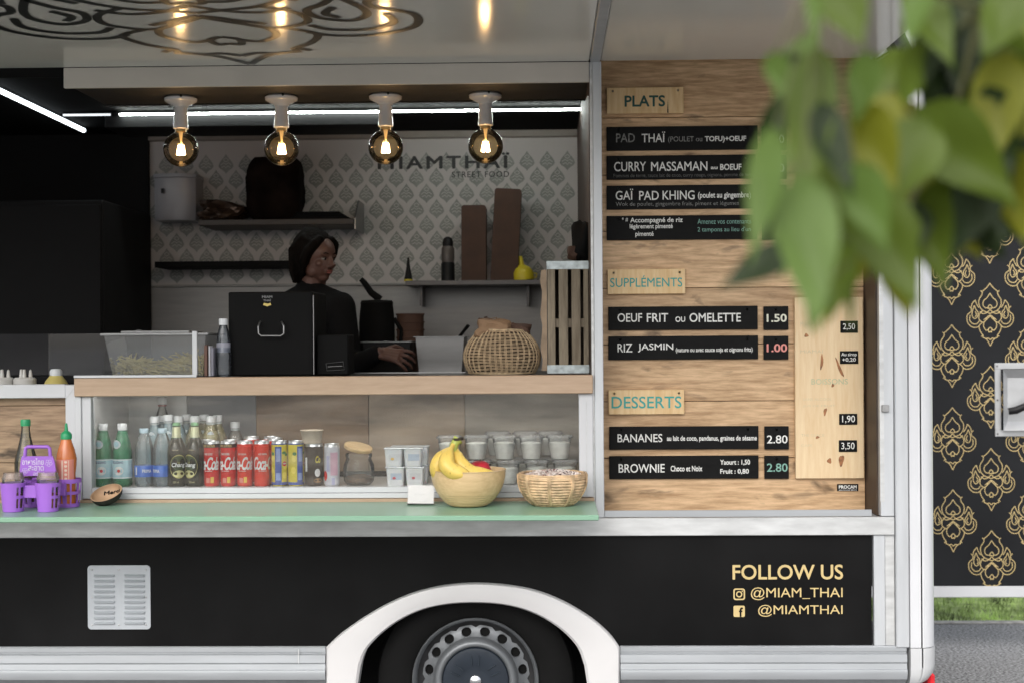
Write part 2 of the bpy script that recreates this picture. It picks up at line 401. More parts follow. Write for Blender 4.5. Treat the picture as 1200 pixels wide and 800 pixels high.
# ================================================================== THE FOOD TRUCK
truck = thing('food_truck', 'black food truck with white frame and its serving hatch open, lamps glowing inside', 'food truck', (0, 0, 0))
XL = -3.3
def Z0(py, px=400, Y=0): return W(px, py, Y).z
def X0(px, py=400, Y=0): return W(px, py, Y).x
ZA = Z0(76); ZTOP = 2.78; XR = X0(1095)
YB = 1.9                                     # inner face of the far wall
zRailT, zRailB = Z0(607), Z0(628)
zPanB = Z0(757)
XP = X0(1022, 700)
# --- wheel arch outlines
AO = [(383, 812), (383, 757), (400, 741), (427, 722), (455, 706), (486, 693), (520, 685), (556, 682), (592, 684), (626, 690), (660, 703), (692, 722), (714, 741), (726, 757), (726, 812)]
AI = [(418, 812), (424, 775), (432, 757), (452, 737), (478, 720), (508, 709), (540, 705), (572, 705), (602, 709), (630, 719), (655, 734), (675, 754), (684, 775), (690, 812)]
def sm(pts): return cr(pts[:1] + pts[1:-1] + pts[-1:], 3)
AOw = [(W(x, y).x, W(x, y).z) for x, y in AO]; AIw = [(W(x, y).x, W(x, y).z) for x, y in sm(AI)]
mid = [(W(x, y).x, W(x, y).z) for x, y in [(402, 757), (425, 735), (455, 719), (500, 702), (556, 694), (610, 699), (655, 717), (690, 740), (706, 757)]]
# lower panel with the wheel opening
poly = [(XL, zRailB), (XL, zPanB)] + [(mid[0][0], zPanB)] + mid[1:-1] + [(mid[-1][0], zPanB), (XP, zPanB), (XP, zRailB)]
MB().prism(poly, 0.006, 0.02).build('side_panel', BLACKP, truck)
# wheel well
xw = W(556, 800).x; zw = W(556, 803).z
g = MB(); g.box(xw - .62, xw + .62, 0.42, 0.44, 0.1, 1.0); g.box(xw - .62, xw + .62, 0.021, 0.42, 0.86, 0.88)
g.box(xw - .64, xw - .62, 0.021, 0.44, 0.1, 0.88); g.box(xw + .62, xw + .64, 0.021, 0.44, 0.1, 0.88); g.build('wheel_well', BLKM, truck)
# arch trim: solid band with a rolled lip
n = len(AOw); AIr = []
for i in range(n):                            # resample the inner edge to as many points
    t = i / (n - 1) * (len(AIw) - 1); k = min(int(t), len(AIw) - 2); f = t - k
    AIr.append((AIw[k][0] * (1 - f) + AIw[k + 1][0] * f, AIw[k][1] * (1 - f) + AIw[k + 1][1] * f))
def dens(p, k=5): return [p[0]] + cr(p[1:-1], k) + [p[-1]]
Ao = dens(AOw); Ai = dens(AIr); n = len(Ao); vs = []; fs = []
for i in range(n):
    ox, oz = Ao[i]; ix, iz = Ai[i]
    def lp(t): return ox + (ix - ox) * t, oz + (iz - oz) * t
    for t, y in ((0, 0.004), (0, -0.014), (0.05, -0.022), (0.5, -0.030), (0.93, -0.026), (1.0, -0.018), (1.0, 0.05)):
        x, z = lp(t); vs.append((x, y, z))
for i in range(n - 1):
    for j in range(6): fs.append((i * 7 + j, i * 7 + j + 1, (i + 1) * 7 + j + 1, (i + 1) * 7 + j))
MB().add(vs, fs).build('wheel_arch', ARCHW, truck, smooth=35)
# wheel
TY = 0.06
def Mw(y): return Matrix.Translation((xw, y, zw)) @ Matrix.Rotation(R(90), 4, 'X')    # lathe axis z -> -y
wheel = MB().lathe([(0.20, -0.20), (0.315, -0.20), (0.335, -0.17), (0.338, -0.05), (0.33, -0.01), (0.30, 0.012), (0.26, 0.016), (0.228, 0.006), (0.214, -0.004), (0.2, -0.03)], 64, M=Mw(TY), caps=False).build('wheel', RUB, truck, smooth=40)
RIM = mat('silver_rim_paint', (0.17, 0.18, 0.19), 0.4, 0.4, 0.08, 10)
g = MB().lathe([(0.200, -0.03), (0.206, 0.0), (0.2125, 0.006), (0.2145, 0.004), (0.216, -0.004)], 72, M=Mw(TY), caps=False)
g.build('rim_lip', RIM, wheel, smooth=50)
MB().lathe([(0.2, -0.03), (0.19, -0.045), (0.175, -0.05)], 64, M=Mw(TY), caps=False).build('rim_barrel', mat('dark_rim', (0.05, 0.05, 0.052), 0.4, 0.4), wheel, smooth=40)
# dished disc with 16 hand holes
nh = 16; r0, r1, rc, rh = 0.128, 0.184, 0.163, 0.0155
vs = []; fs = []; seg = 12
for h in range(nh):
    for j in range(seg):                      # for each hole: outer boundary (sector) and hole ring
        a = 2 * PI * j / seg
        ca = 2 * PI * (h + .5) / nh
        hw = PI / nh
        # sector boundary point in polar coordinates (angle offset u, radius v) on a square
        c, s_ = math.cos(a), math.sin(a); q = max(abs(c), abs(s_)); u, v = c / q, s_ / q
        rr = rc + (r1 - rc) * v if v > 0 else rc + (rc - r0) * v
        an = ca + hw * u
        dz = lambda r: -0.045 + 0.030 * max(0, min(1, (0.178 - r) / 0.05)) ** 1.5
        vs.append((rr * math.cos(an), rr * math.sin(an), dz(rr)))
        hr = rc + rh * s_; ha = ca + rh * 1.15 * c / rc
        vs.append((hr * math.cos(ha), hr * math.sin(ha), dz(hr))); vs.append((hr * math.cos(ha), hr * math.sin(ha), dz(hr) - 0.012))
    b = h * seg * 3
    for j in range(seg):
        k = (j + 1) % seg
        fs.append((b + 3 * j, b + 3 * k, b + 3 * k + 1, b + 3 * j + 1)); fs.append((b + 3 * j + 1, b + 3 * k + 1, b + 3 * k + 2, b + 3 * j + 2))
MB().add(vs, fs, Mw(TY)).build('rim_disc', RIM, wheel, smooth=35)
MB().lathe([(0.146, -0.030), (0.140, -0.012), (0.132, -0.003), (0.124, -0.001), (0.118, -0.004), (0.114, -0.014)], 64, M=Mw(TY), caps=False).build('rim_ring', RIM, wheel, smooth=50)
MB().lathe([(0.115, -0.016), (0.110, -0.008), (0.08, -0.004), (0.05, -0.012), (0.03, -0.012), (0.0, -0.011)], 48, M=Mw(TY)).build('hub_cap', mat('blue_black_hub_cap', (0.020, 0.027, 0.038), 0.3, 0, 0.1, spec=0.4), wheel, smooth=50)
g = MB()
for k in range(6):
    a = R(60 * k + 90)
    for t in (-0.16, 0.16):
        p = [(0.055 * math.cos(a + t * 1.3), 0.055 * math.sin(a + t * 1.3), -0.007), (0.088 * math.cos(a + t), 0.088 * math.sin(a + t), -0.001)]
        g.tube([(x, y, z) for x, y, z in p], 0.0022, 6, M=Mw(TY))
tag(g.build('cap_rib', mat('hub_cap_ridge', (0.03, 0.04, 0.052), 0.35, 0), wheel), kind='stuff')
g = MB().lathe([(0.019, -0.012), (0.019, -0.003), (0.012, 0.002), (0, 0.004)], 24, M=Mw(TY)); 
g.build('hub_emblem', mat('chrome', (0.7, 0.7, 0.72), 0.15, 1.0), wheel, smooth=50)
MB().lathe([(0.0, -0.016), (0.2, -0.062), (0.2, -0.16)], 40, M=Mw(TY)).build('brake_backing', BLKM, wheel)
# sills
zs = [W(200, y).z for y in (757, 763, 765, 775, 777, 783, 786, 800, 812)]
prof = [(0.02, zs[0]), (-0.004, zs[0]), (-0.008, zs[0] - .004), (-0.008, zs[1]), (-0.004, zs[1] - .001), (-0.004, zs[2]), (-0.014, zs[2] - .004), (-0.016, zs[3]), (-0.012, zs[4]), (-0.014, zs[5]), (-0.019, zs[5] - .003), (-0.021, zs[6] - .004), (-0.013, zs[6] - .026), (0.012, zs[7]), (0.04, zs[8]), (0.05, zs[8])]
for a, b in ((XL, W(382, 780).x), (W(727, 780).x, W(1062, 780).x)):
    MB().extr_x(prof, a, b).build('sill_rail', ALU, truck, smooth=35)
# small joint seam on the sill
MB().box(W(350.5, 768).x, W(351.3, 768).x, -0.0175, -0.0155, W(350, 776).z, W(350, 759).z).build('sill_joint', ALUD, truck)
# waist rails
g = MB(); g.box(XL, X0(1046), -0.012, 0.02, zRailB, zRailT - .0005, 0.002); g.build('waist_rail', ALUD, truck)
MB().box(X0(707), X0(1020), -0.004, 0.0005, zRailT + .001, Z0(597, 850, 0), 0.001).build('ledge_trim', ALU, truck)
# uprights at the right end
MB().box(X0(1022), X0(1035), -0.004, 0.02, zPanB + .001, zRailB - .001, 0.001).build('door_post', ALUV, truck)
MB().box(X0(1035) + .001, X0(1046.5), 0.000, 0.02, zPanB + .001, zRailB - .001, 0.001).build('door_post', ALUD, truck)
MB().box(X0(1047), X0(1063) - .001, -0.014, 0.03, zPanB - .004, ZTOP, 0.003).build('corner_rail', ALUV, truck)
MB().box(X0(1030.5), X0(1046.6), -0.004, 0.03, zRailT + .001, ZTOP, 0.002).build('hatch_post', ALUV, truck)
MB().box(X0(1030) , X0(1035), -0.0055, -0.0035, Z0(590), Z0(100), 0.0).build('post_groove', ALUD, truck)
# rounded corner post
ra = 0.055; cx = X0(1095) - ra; cp = [(X0(1063), -0.02), (X0(1077), -0.02), (X0(1078), -0.0175), (X0(1079), -0.02)]
for i in range(9):
    a = R(-90 + i * 11.25); cp.append((cx + ra * math.cos(a), -0.02 + ra + ra * math.sin(a)))
cp += [(X0(1095), 0.30), (X0(1063), 0.30)]
def vprism(poly, z0, z1):
    n = len(poly); return MB().add([(x, y, z0) for x, y in poly] + [(x, y, z1) for x, y in poly], [tuple(range(n)), tuple(range(2 * n - 1, n - 1, -1))] + [(i, (i + 1) % n, (i + 1) % n + n, i + n) for i in range(n)])
vprism(cp, Z0(757, 1075), ZTOP).build('corner_post', WHITE, truck, smooth=30)
# moulded end cap of the corner
cc = (X0(1065), 0.1); vs = []; fs = []
lv = [(0.0, Z0(757.8, 1075)), (0.0, Z0(780, 1075)), (-0.006, Z0(789, 1075)), (-0.02, Z0(797, 1075)), (-0.045, Z0(803, 1075))]
cpo = [(x + .0015 if x > X0(1070) else x, y - .0015) for x, y in cp]
for dx, z in lv:
    for x, y in cpo:
        k = (x - X0(1063)) / (X0(1095) - X0(1063)); vs.append((x + dx * k, y - dx * 0.6 if y < 0.1 else y, z))
m_ = len(cp)
for k in range(len(lv) - 1):
    for i in range(m_): fs.append((k * m_ + i, k * m_ + (i + 1) % m_, (k + 1) * m_ + (i + 1) % m_, (k + 1) * m_ + i))
fs += [tuple(range(m_)), tuple(len(lv) * m_ - 1 - i for i in range(m_))]
MB().add(vs, fs).build('corner_cap', mat('grey_plastic_cap', (0.55, 0.56, 0.57), 0.4, 0, 0.05, 5), truck, smooth=35)
MB().box(X0(1088), X0(1096.5), 0.03, 0.12, Z0(812, 1090), Z0(791, 1090), 0.008).build('tail_light', mat('red_lens', (0.75, 0.02, 0.03), 0.2, 0, 0.03), truck)
MB().box(XR - 0.05, XR + 0.035, 1.2, 1.26, W(1100, 772, 1.23).z, W(1100, 762, 1.23).z, 0.008).build('bumper_bracket', BLK, truck)
# shell
SHELL = mat('white_body_shell', (0.7, 0.7, 0.71), 0.4, 0, 0.03)
zC = W(400, 127, 1.2).z; xPart = X0(706)     # ceiling height and inner partition
MB().box(XL, XR, -0.0, 2.02, ZTOP, ZTOP + .05, 0.01).build('roof', SHELL, truck)
MB().box(XL, XR - .06, 0.46, 1.95, 0.36, 0.40).build('floor', mat('grey_vinyl_floor', (0.06, 0.06, 0.06), 0.7), truck)
MB().box(XL, XR - .01, 1.96, 2.0, 0.4, ZTOP).build('far_wall', SHELL, truck)
MB().box(XL - .04, XL, 0.0, 2.0, 0.36, ZTOP).build('front_wall', SHELL, truck)
MB().box(XL, X0(706), 0.012, YB + .05, zC, zC + .02).build('ceiling', mat('dark_ceiling_lining', (0.006, 0.006, 0.006), 0.95, 0, 0.1, 4, spec=.05), truck)
MB().box(X0(75, 90), X0(693.5), 0.013, 0.46, Z0(112, 400, .3), Z0(112, 400, .3) + .02).build('soffit', mat('dark_soffit', (0.010, 0.0095, 0.009), 0.7), truck)
MB().box(X0(75, 90), X0(693.5), 0.44, 0.46, Z0(112, 400, .3) - .002, zC).build('soffit_edge', DARKIN, truck)
MB().box(XL, X0(1029), -0.002, 0.03, ZA + .012, ZTOP - .001).build('header_panel', SHELL, truck)
# beam above the hatch
MB().box(X0(75, 90), X0(692.5), -0.006, 0.010, Z0(100), ZA - .001, 0.002).build('hatch_beam', mat('cream_lacquer_beam', (0.62, 0.58, 0.52), 0.35, 0, 0.04, 3), truck)
MB().box(XL, X0(75, 90) - .001, 0.004, 0.012, ZA - .03, ZA - .001).build('hatch_seal', BLKM, truck)
# slim post between hatch and menu wall
MB().box(X0(695.5, 300), X0(706, 300), -0.012, 0.02, zRailT + .001, ZA - .002, 0.002).build('hatch_post', ALUV, truck)
MB().box(X0(692.5, 300), X0(695.4, 300), -0.003, 0.02, zRailT + .02, ZA - .002).build('post_seal', ALUD, truck)
MB().box(X0(692), X0(696), 0.02, YB + .05, 0.4, zC + .02).build('partition', mat('brown_partition', (0.055, 0.034, 0.024), 0.6, 0, 0.15, 3), truck)
# awning
AWD = 1.5
AWN = mat('glossy_cream_awning', (0.66, 0.64, 0.59), 0.13, 0, 0.03, 1.5, 0.02, 3, spec=0.55, rvar=0.3)
aw = MB(); aw.box(XL, X0(693), -AWD, -0.008, ZA, ZA + .04, 0.003); awning = aw.build('awning', AWN, truck)
aw = MB(); aw.box(X0(706), X0(1029), -AWD, -0.008, ZA, ZA + .04, 0.003); aw.build('awning', AWN, truck)
aw = MB(); aw.box(X0(693) + .002, X0(706) - .002, -AWD, -0.008, ZA - .004, ZA + .03, 0.003); aw.build('awning_rib', ALU, truck)
V, Fc = orn_mesh(4.6, 7)
g = MB(); ox, hw = -0.99, 0.60
vs = []
for u, v, l in V: vs.append((ox + u * hw, -0.02 - (v * -1 + 1.30) / 2.6 * 1.46 if False else -0.03 - (1.31 + v) / 2.62 * 1.44, ZA - .0012 - l * .00004))
g.add(vs, Fc); g.build('awning_ornament', mat('black_print', (0.02, 0.022, 0.02), 0.35), awning, fix=False)
# awning hook and hinge at the top right corner
g = MB(); Mh = Matrix.Translation(W(1047, 56)) @ Matrix.Rotation(R(-25), 4, 'Y'); g.box(-.03, .03, -.09, -.015, -.045, .04, .012, M=Mh); g.box(-.012, .012, -.11, -.08, -.06, -.02, .004, M=Mh)
g.tube([W(1027, 70, -.03), W(1040, 62, -.04), W(1050, 60, -.04)], 0.003, 6); g.build('awning_latch', BLK, truck)
g = MB(); p = W(1058, 96); g.box(p.x - .012, p.x + .014, -.035, -.014, p.z - .045, p.z + .04, .006); g.build('hinge', BLK, truck)
g = MB(); p = W(1037, 478, -.004); g.box(p.x - .012, p.x + .012, -.016, -.004, p.z - .012, p.z + .012, .002); g.box(p.x - .004, p.x + .004, -.018, -.014, p.z - .006, p.z + .006); g.build('latch_keeper', mat('galvanised_fitting', (0.35, 0.35, 0.35), 0.4, 0.7), truck)
# --- menu wall: recessed oak planks
YM = 0.2
seams = [62, 137, 204, 270, 337, 403, 469.5, 536, 600]
mw = MB(); mw.box(X0(700, 300, YM), X0(1040, 300, YM), YM + .014, YM + .03, zRailT, ZA + .01); menu = mw.build('menu_wall', mat('dark_backing', (0.05, 0.035, 0.025), 0.8), truck)
xa, xb = X0(707) - 0.01, X0(1012, 300, YM)
for i in range(8):
    za, zb = W(860, seams[i + 1], YM).z, W(860, seams[i], YM).z
    cuts = [xa, xb]
    for j in range(len(cuts) - 1):
        MB().box(cuts[j] + .0006, cuts[j + 1] - .0006, YM, YM + .013, za + .001, zb - .001, 0.0012).build('plank', OAK, menu)
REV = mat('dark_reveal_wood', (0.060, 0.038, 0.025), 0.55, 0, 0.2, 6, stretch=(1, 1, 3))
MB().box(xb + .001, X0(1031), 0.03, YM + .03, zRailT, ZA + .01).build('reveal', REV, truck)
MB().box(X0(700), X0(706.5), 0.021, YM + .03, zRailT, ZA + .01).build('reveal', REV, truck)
MB().box(X0(706.6), xb, -0.003, YM, zRailT - .002, Z0(606, 850) + .0015, 0.001).build('menu_ledge', ALU, truck)
# --- rear door standing open on the far side
YD = 1.97
dr = MB(); x0 = XR - .03; x1 = x0 + 1.15
dz0, dz1 = W(1150, 686, YD).z, W(1150, 112, YD).z
dr.box(x0, x1, YD, YD + .03, dz0, dz1); door = dr.build('rear_door', mat('black_door_panel', (0.012, 0.013, 0.015), 0.45, 0, 0.15, 3, spec=0.2), truck)
g = MB(); fz = W(1150, 699, YD).z; ft = W(1150, 97, YD).z
g.box(x0, x1, YD - .012, YD + .035, fz, dz0 - .0005, .003); g.build('door_frame', WHITE, door); g = MB(); g.box(x0, x1, YD - .012, YD + .035, dz1 + .0005, ft, .003); g.build('door_frame', WHITE, door)
V, Fc = orn_mesh(3.3, 4)
g = MB(); hw = S(26, YD); dxm = S(88.5, YD); dym = S(95.5, YD)
c0 = W(1161, 465, YD - .001)
for i in range(-1, 12):
    for j in range(-8, 9):
        cx_ = c0.x + (i * dxm / 2); cz_ = c0.z + j * dym + (dym / 2 if i % 2 else 0)
        if not (x0 + .02 < cx_ < x1): continue
        for_ok = dz0 < cz_ - hw * 1.3 * 1.07 + 0.05 and cz_ + hw * 1.3 < dz1
        if not for_ok: continue
        g.add([(cx_ + u * hw, YD - .001 - l * .00003, cz_ + v * hw * 1.07) for u, v, l in V], Fc)
g.build('gold_ornament', GOLD, door, fix=False)
p = W(1165, 425, YD); q = W(1165, 511, YD); lw = 0.36
PL = mat('silver_latch_plate', (0.55, 0.56, 0.57), 0.35, 0.5, 0.05)
g = MB(); zt, zb_ = p.z, q.z; lx0 = p.x; lx1 = lx0 + lw
g.box(lx0, lx1, YD - .008, YD - .002, zt - .03, zt, .003); g.box(lx0, lx1, YD - .008, YD - .002, zb_, zb_ + .03, .003)
g.box(lx0, lx0 + .03, YD - .0078, YD - .002, zb_ + .03, zt - .03, .002); g.box(lx1 - .03, lx1, YD - .0078, YD - .002, zb_ + .03, zt - .03, .002)
latch = g.build('latch_plate', PL, door)
g = MB(); g.add([(lx0 + .03, YD - .004, zt - .03), (lx1 - .03, YD - .004, zt - .03), (lx1 - .03, YD - .004, zb_ + .03), (lx0 + .03, YD - .004, zb_ + .03), (lx0 + .06, YD + .028, zt - .07), (lx1 - .06, YD + .028, zt - .07), (lx1 - .06, YD + .028, zb_ + .07), (lx0 + .06, YD + .028, zb_ + .07)],
      [(0, 4, 5, 1), (1, 5, 6, 2), (2, 6, 7, 3), (3, 7, 4, 0), (4, 7, 6, 5)]); g.add([(x, y - .034, z) for x, y, z in []], [])
# tray is set proud so that it clears the panel
g.v = [(x, y - .034, z) for x, y, z in g.v]; g.build('latch_tray', PL, door)
g = MB(); g.tube([(lx0 + .05, YD - .05, zb_ + .12), (lx0 + .08, YD - .06, zb_ + .125), (lx0 + .2, YD - .07, zb_ + .18), (lx0 + .3, YD - .06, zb_ + .22)], [.016, .018, .012, .012], 12)
g.build('door_handle', BLK, door, smooth=50)
g = MB()
for t in (0, .5, 1):
    for xx in (lx0 + .012, lx1 - .012): g.sphere((xx, YD - .009, zb_ + .014 + (zt - zb_ - .028) * t), .005, 8, 5)
tag(g.build('rivet', STEEL, door, smooth=60), kind='stuff')
# --- kitchen back wall
WALLP = mat('wallpaper_ground', (0.60, 0.565, 0.545), 0.6, 0, 0.03, 2)
wz0, wz1 = W(560, 331, YB).z, W(500, 163, YB).z
xk0, xk1 = X0(176, 250, YB), X0(692)
bw = MB(); bw.box(xk0, xk1, YB, YB + .02, wz0, wz1); wallp = bw.build('wallpaper_panel', WALLP, truck)
g = MB(); h = MB()
dx, dz = 0.0945, 0.0735; nrow = int((wz1 - wz0) / dz) + 1
leaf = [(0, 1.0), (.32, .62), (.62, .38), (.86, .1), (1, -.22), (.8, -.45), (.45, -.62), (.18, -.8), (0, -1)]
full = leaf + [(-x, y) for x, y in leaf[-2:0:-1]]
for r in range(nrow):
    for c in range(int((xk1 - xk0) / dx) + 1):
        mx_ = xk0 + .03 + c * dx + (dx / 2 if r % 2 else 0); mz = wz1 - .035 - r * dz
        if mx_ + .04 > xk1 or mz - .048 < wz0 or mz + .05 > wz1: continue
        g.add([(mx_, YB - .0006, mz)] + [(mx_ + x * .036, YB - .0006, mz + y * .047) for x, y in full], [(0, i + 1, (i + 1) % len(full) + 1) for i in range(len(full))])
        for st in ([(-.7, -.1), (-.3, .12), (0, -.05), (.3, .12), (.7, -.1)], [(-.6, -.35), (-.2, -.2), (0, -.42), (.2, -.2), (.6, -.35)], [(-.35, .4), (0, .62), (.35, .4)], [(-.3, .35), (0, .2), (.3, .35)]):
            v2, f2 = ribbon([(mx_ + a * .036, mz + b * .047) for a, b in st], .0035)
            h.add([(a, YB - .0012, b) for a, b in v2], f2)
        for s_ in (-1, 1):   # lattice line round the motif
            v2, f2 = ribbon([(mx_ + s_ * dx / 2, mz), (mx_, mz + dz)], .004); h.add([(a, YB - .0003 , b) for a, b in v2], []) if False else None
tag(g.build('leaf_print', mat('grey_green_print', (0.32, 0.325, 0.30), 0.6), wallp, fix=False), kind='stuff')
tag(h.build('leaf_vein_print', WALLP, wallp, fix=False), kind='stuff')
g = MB(); ptext(g, 'MIAMTHAÏ', 442.5, 597, 179.5, 198, YB - .004, bold=.035, space=1.25)
ptext(g, 'STREET FOOD', 529.5, 596.5, 201, 208, YB - .004, bold=.015, space=1.15); g.build('wall_lettering', mat('dark_wall_letter', (0.015, 0.016, 0.018), 0.5), wallp, fix=False)
MB().box(xk0, xk1, YB - .03, YB + .02, wz1 + .001, W(500, 150, YB).z, .003).build('cornice', mat('warm_grey_cornice', (0.30, 0.265, 0.235), 0.5, 0, 0.05), truck)
MB().box(xk0, xk1, YB - .004, YB + .02, 0.9, wz0 - .012, .002).build('splashback', wood('white_streaked_splashback', (0.42, 0.41, 0.40), (0.30, 0.30, 0.295), 0.35, 'X', 1, 0, 0, 0.7, 0.6), truck)
MB().box(xk0, xk1, YB - .02, YB + .02, wz0 - .011, wz0 - .001, .002).build('splashback_trim', mat('light_trim', (0.34, 0.34, 0.33), 0.4), truck)
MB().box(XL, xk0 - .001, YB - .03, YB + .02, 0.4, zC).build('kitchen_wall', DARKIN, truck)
MB().box(xk0, xk1, YB - .5, YB - .01, 0.86, 0.9).build('back_worktop', DARKIN, truck)
# --- counter over the display case
zBT = Z0(440.5); zBB = Z0(462)
MB().box(X0(90, 450), X0(694.5, 450), -0.030, 0.035, zBB, zBT, 0.0025).build('counter_board', BOARD, truck)
MB().box(XL, X0(88), 0.32, 0.52, zBT - .025, zBT - .002).build('worktop', DARKIN, truck)
MB().box(X0(88.5), X0(692), 0.036, 0.52, zBT - .025, zBT - .002).build('worktop', mat('dark_worktop', (0.035, 0.035, 0.035), 0.3, 0, 0.1), truck)
MB().box(X0(408, 436, .5), X0(545, 436, .5), .521, .53, zBT - .03, zBT + .001).build('worktop_edge', STEEL, truck)
# glass guard left of the counter
g = MB(); g.box(X0(90, 440), X0(233, 440), -0.034, -0.020, zBT + .0005, zBT + .009, .001); g.box(X0(228, 415), X0(233.5, 415), -0.033, -0.02, zBT + .009, Z0(388, 230), .001); g.build('guard_frame', WHITE, truck)
g = MB(); g.box(X0(60, 415), X0(228, 415), -.028, -.025, zBT + .009, Z0(389)); g.build('guard_pane', clear('guard_glass', (.96, .97, .97)), truck)
# --- display case
zcf = W(400, 569.5, .06).z; zfb = Z0(583); 
xg0, xg1 = X0(108, 520), X0(678.5, 520)
g = MB(); g.box(X0(89.5, 520), X0(97, 520), -.016, .03, zfb - .02, zBB - .001, .002); g.build('case_stile', WHITE, truck)
g = MB(); g.box(X0(97, 520) + .0005, xg0, -.010, .03, zfb + .001, zBB - .001, .002); g.build('case_stile', WHITE, truck)
g = MB(); g.box(xg1, X0(695, 520), -.010, .03, zfb + .001, zBB - .001, .002); g.build('case_stile', WHITE, truck)
g = MB(); g.box(X0(687, 520), X0(687.6, 520), -.0112, -.009, zfb, zBB - .002); g.build('stile_joint', ALUD, truck)
g = MB(); g.box(xg0 + .0005, xg1 - .0005, -.008, .03, Z0(576.5), Z0(570), .0015); g.box(xg0 + .0005, xg1 - .0005, -.014, .03, zfb + .0005, Z0(576.5) - .001, .0015); g.build('case_rail', WHITE, truck)
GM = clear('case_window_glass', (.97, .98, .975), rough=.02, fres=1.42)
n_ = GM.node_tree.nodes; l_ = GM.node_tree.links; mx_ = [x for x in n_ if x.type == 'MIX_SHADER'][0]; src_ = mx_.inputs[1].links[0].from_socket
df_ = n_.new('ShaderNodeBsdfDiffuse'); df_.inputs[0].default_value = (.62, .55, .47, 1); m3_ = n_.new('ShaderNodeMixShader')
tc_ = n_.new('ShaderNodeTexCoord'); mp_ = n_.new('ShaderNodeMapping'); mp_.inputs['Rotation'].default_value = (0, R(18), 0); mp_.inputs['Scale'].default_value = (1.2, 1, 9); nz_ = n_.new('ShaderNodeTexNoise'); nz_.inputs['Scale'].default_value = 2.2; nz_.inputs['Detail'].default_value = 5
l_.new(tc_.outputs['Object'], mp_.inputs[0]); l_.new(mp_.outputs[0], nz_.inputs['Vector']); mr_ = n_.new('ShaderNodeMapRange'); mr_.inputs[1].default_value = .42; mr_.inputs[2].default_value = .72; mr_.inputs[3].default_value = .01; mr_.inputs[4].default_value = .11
l_.new(nz_.outputs['Fac'], mr_.inputs[0]); l_.new(mr_.outputs[0], m3_.inputs[0]); l_.new(src_, m3_.inputs[1]); l_.new(df_.outputs[0], m3_.inputs[2]); l_.new(m3_.outputs[0], mx_.inputs[1])   # warm slanting streaks painted into the pane in place of reflections
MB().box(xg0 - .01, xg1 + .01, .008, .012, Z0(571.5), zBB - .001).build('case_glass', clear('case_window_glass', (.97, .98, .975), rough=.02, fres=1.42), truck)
MB().box(X0(92), X0(695), -.018, .02, Z0(590.2), zfb - .001, .001).build('wood_strip', BOARD, truck)
CASE = mat('case_steel', (0.70, 0.70, 0.69), 0.4, 0.2, 0.08, 3, stretch=(3, 1, .5))
MB().box(xg0 - .01, xg1 + .02, .032, .50, zcf - .015, zcf, .001).build('case_floor', CASE, truck)
MB().box(xg0 - .03, xg0 - .012, .032, .50, zcf, zBB).build('case_side', CASE, truck)
MB().box(xg0 - .01, xg1 + .02, .036, .50, zBB + .004, zBB + .012).build('case_top', WHITE, truck)
MB().box(xg0 + .02, xg1 - .02, .040, .052, zBB - .0005, zBB + .0035).build('case_light', glow('case_led', (1, .97, .92), 13), truck)
MB().box(xg1 + .021, xg1 + .04, .032, .50, zcf, zBB).build('case_side', CASE, truck)
YC = .46
bx = [X0(100, 500, YC), X0(219, 500, YC), X0(300, 500, YC), X0(432, 500, YC), X0(545, 500, YC), X0(690, 500, YC)]
cm = [CASE, mat('smoked_panel', (0.26, 0.26, 0.27), 0.4, 0.1, 0.15, 3), mat('brown_case_panel', (0.30, 0.20, 0.125), 0.5, 0, 0.35, 2.5, stretch=(1, 1, 4)), mat('taupe_case_panel', (0.40, 0.31, 0.23), 0.4, 0.1, 0.3, 2.5, stretch=(1, 1, 4)), mat('grey_case_panel', (0.38, 0.34, 0.29), 0.4, 0.1, 0.3, 2.5, stretch=(1, 1, 4))]
for i in range(5): MB().box(bx[i] + .001, bx[i + 1] - .001, YC + (.003 * (i % 2)), YC + .02, zcf, zBB + .02, .001).build('case_back', cm[i], truck)
# --- low framed panel at the far left
YP = .03
g = MB(); g.box(XL, X0(77), -.008, .03, Z0(466, 40), Z0(450, 40), .002); g.box(X0(77), X0(88.8), -.009, .03, Z0(600), Z0(450.5, 80), .002); g.build('low_frame', WHITE, truck)
g = MB(); g.tube([(X0(77), -.0095, Z0(466)), (X0(88.8), -.0095, Z0(450.5))], .0007, 4); g.build('mitre_joint', ALUD, truck)
g = MB(); g.box(XL, X0(78), YP + .013, YP + .02, Z0(606), Z0(455)); lowp = g.build('low_panel', mat('dark_backing', (0.05, 0.035, 0.025), 0.8), truck)
OLDW = wood('weathered_oak_plank', (0.47, 0.32, 0.20), (0.20, 0.125, 0.075), 0.6, 'X', 4, 0.9, 0.10)
sy = [455, 475.5, 542.5, 609]
for i in range(3):
    for a, b in ((XL, -2.4), (-2.4, X0(78))):
        MB().box(a + .0006, b - .0006, YP, YP + .012, Z0(sy[i + 1], 40) + .001, Z0(sy[i], 40) - .001, .0012).build('plank', OLDW, lowp)
# ledge for the sauce bottles
MB().box(XL, X0(88), .04, .3, Z0(450, 40) - .14, Z0(450, 40) - .12).build('sauce_ledge', DARKIN, truck)
# --- green serving shelf
zg = ZT = W(560, 592, -.15).z
YS = F * (H - zg) / 203.5 - D
g = MB(); xs1 = X0(697, 588)
g.box(XL, xs1, YS, -.020, zg - .017, zg, .003); g.build('serving_shelf', GREEN, truck)
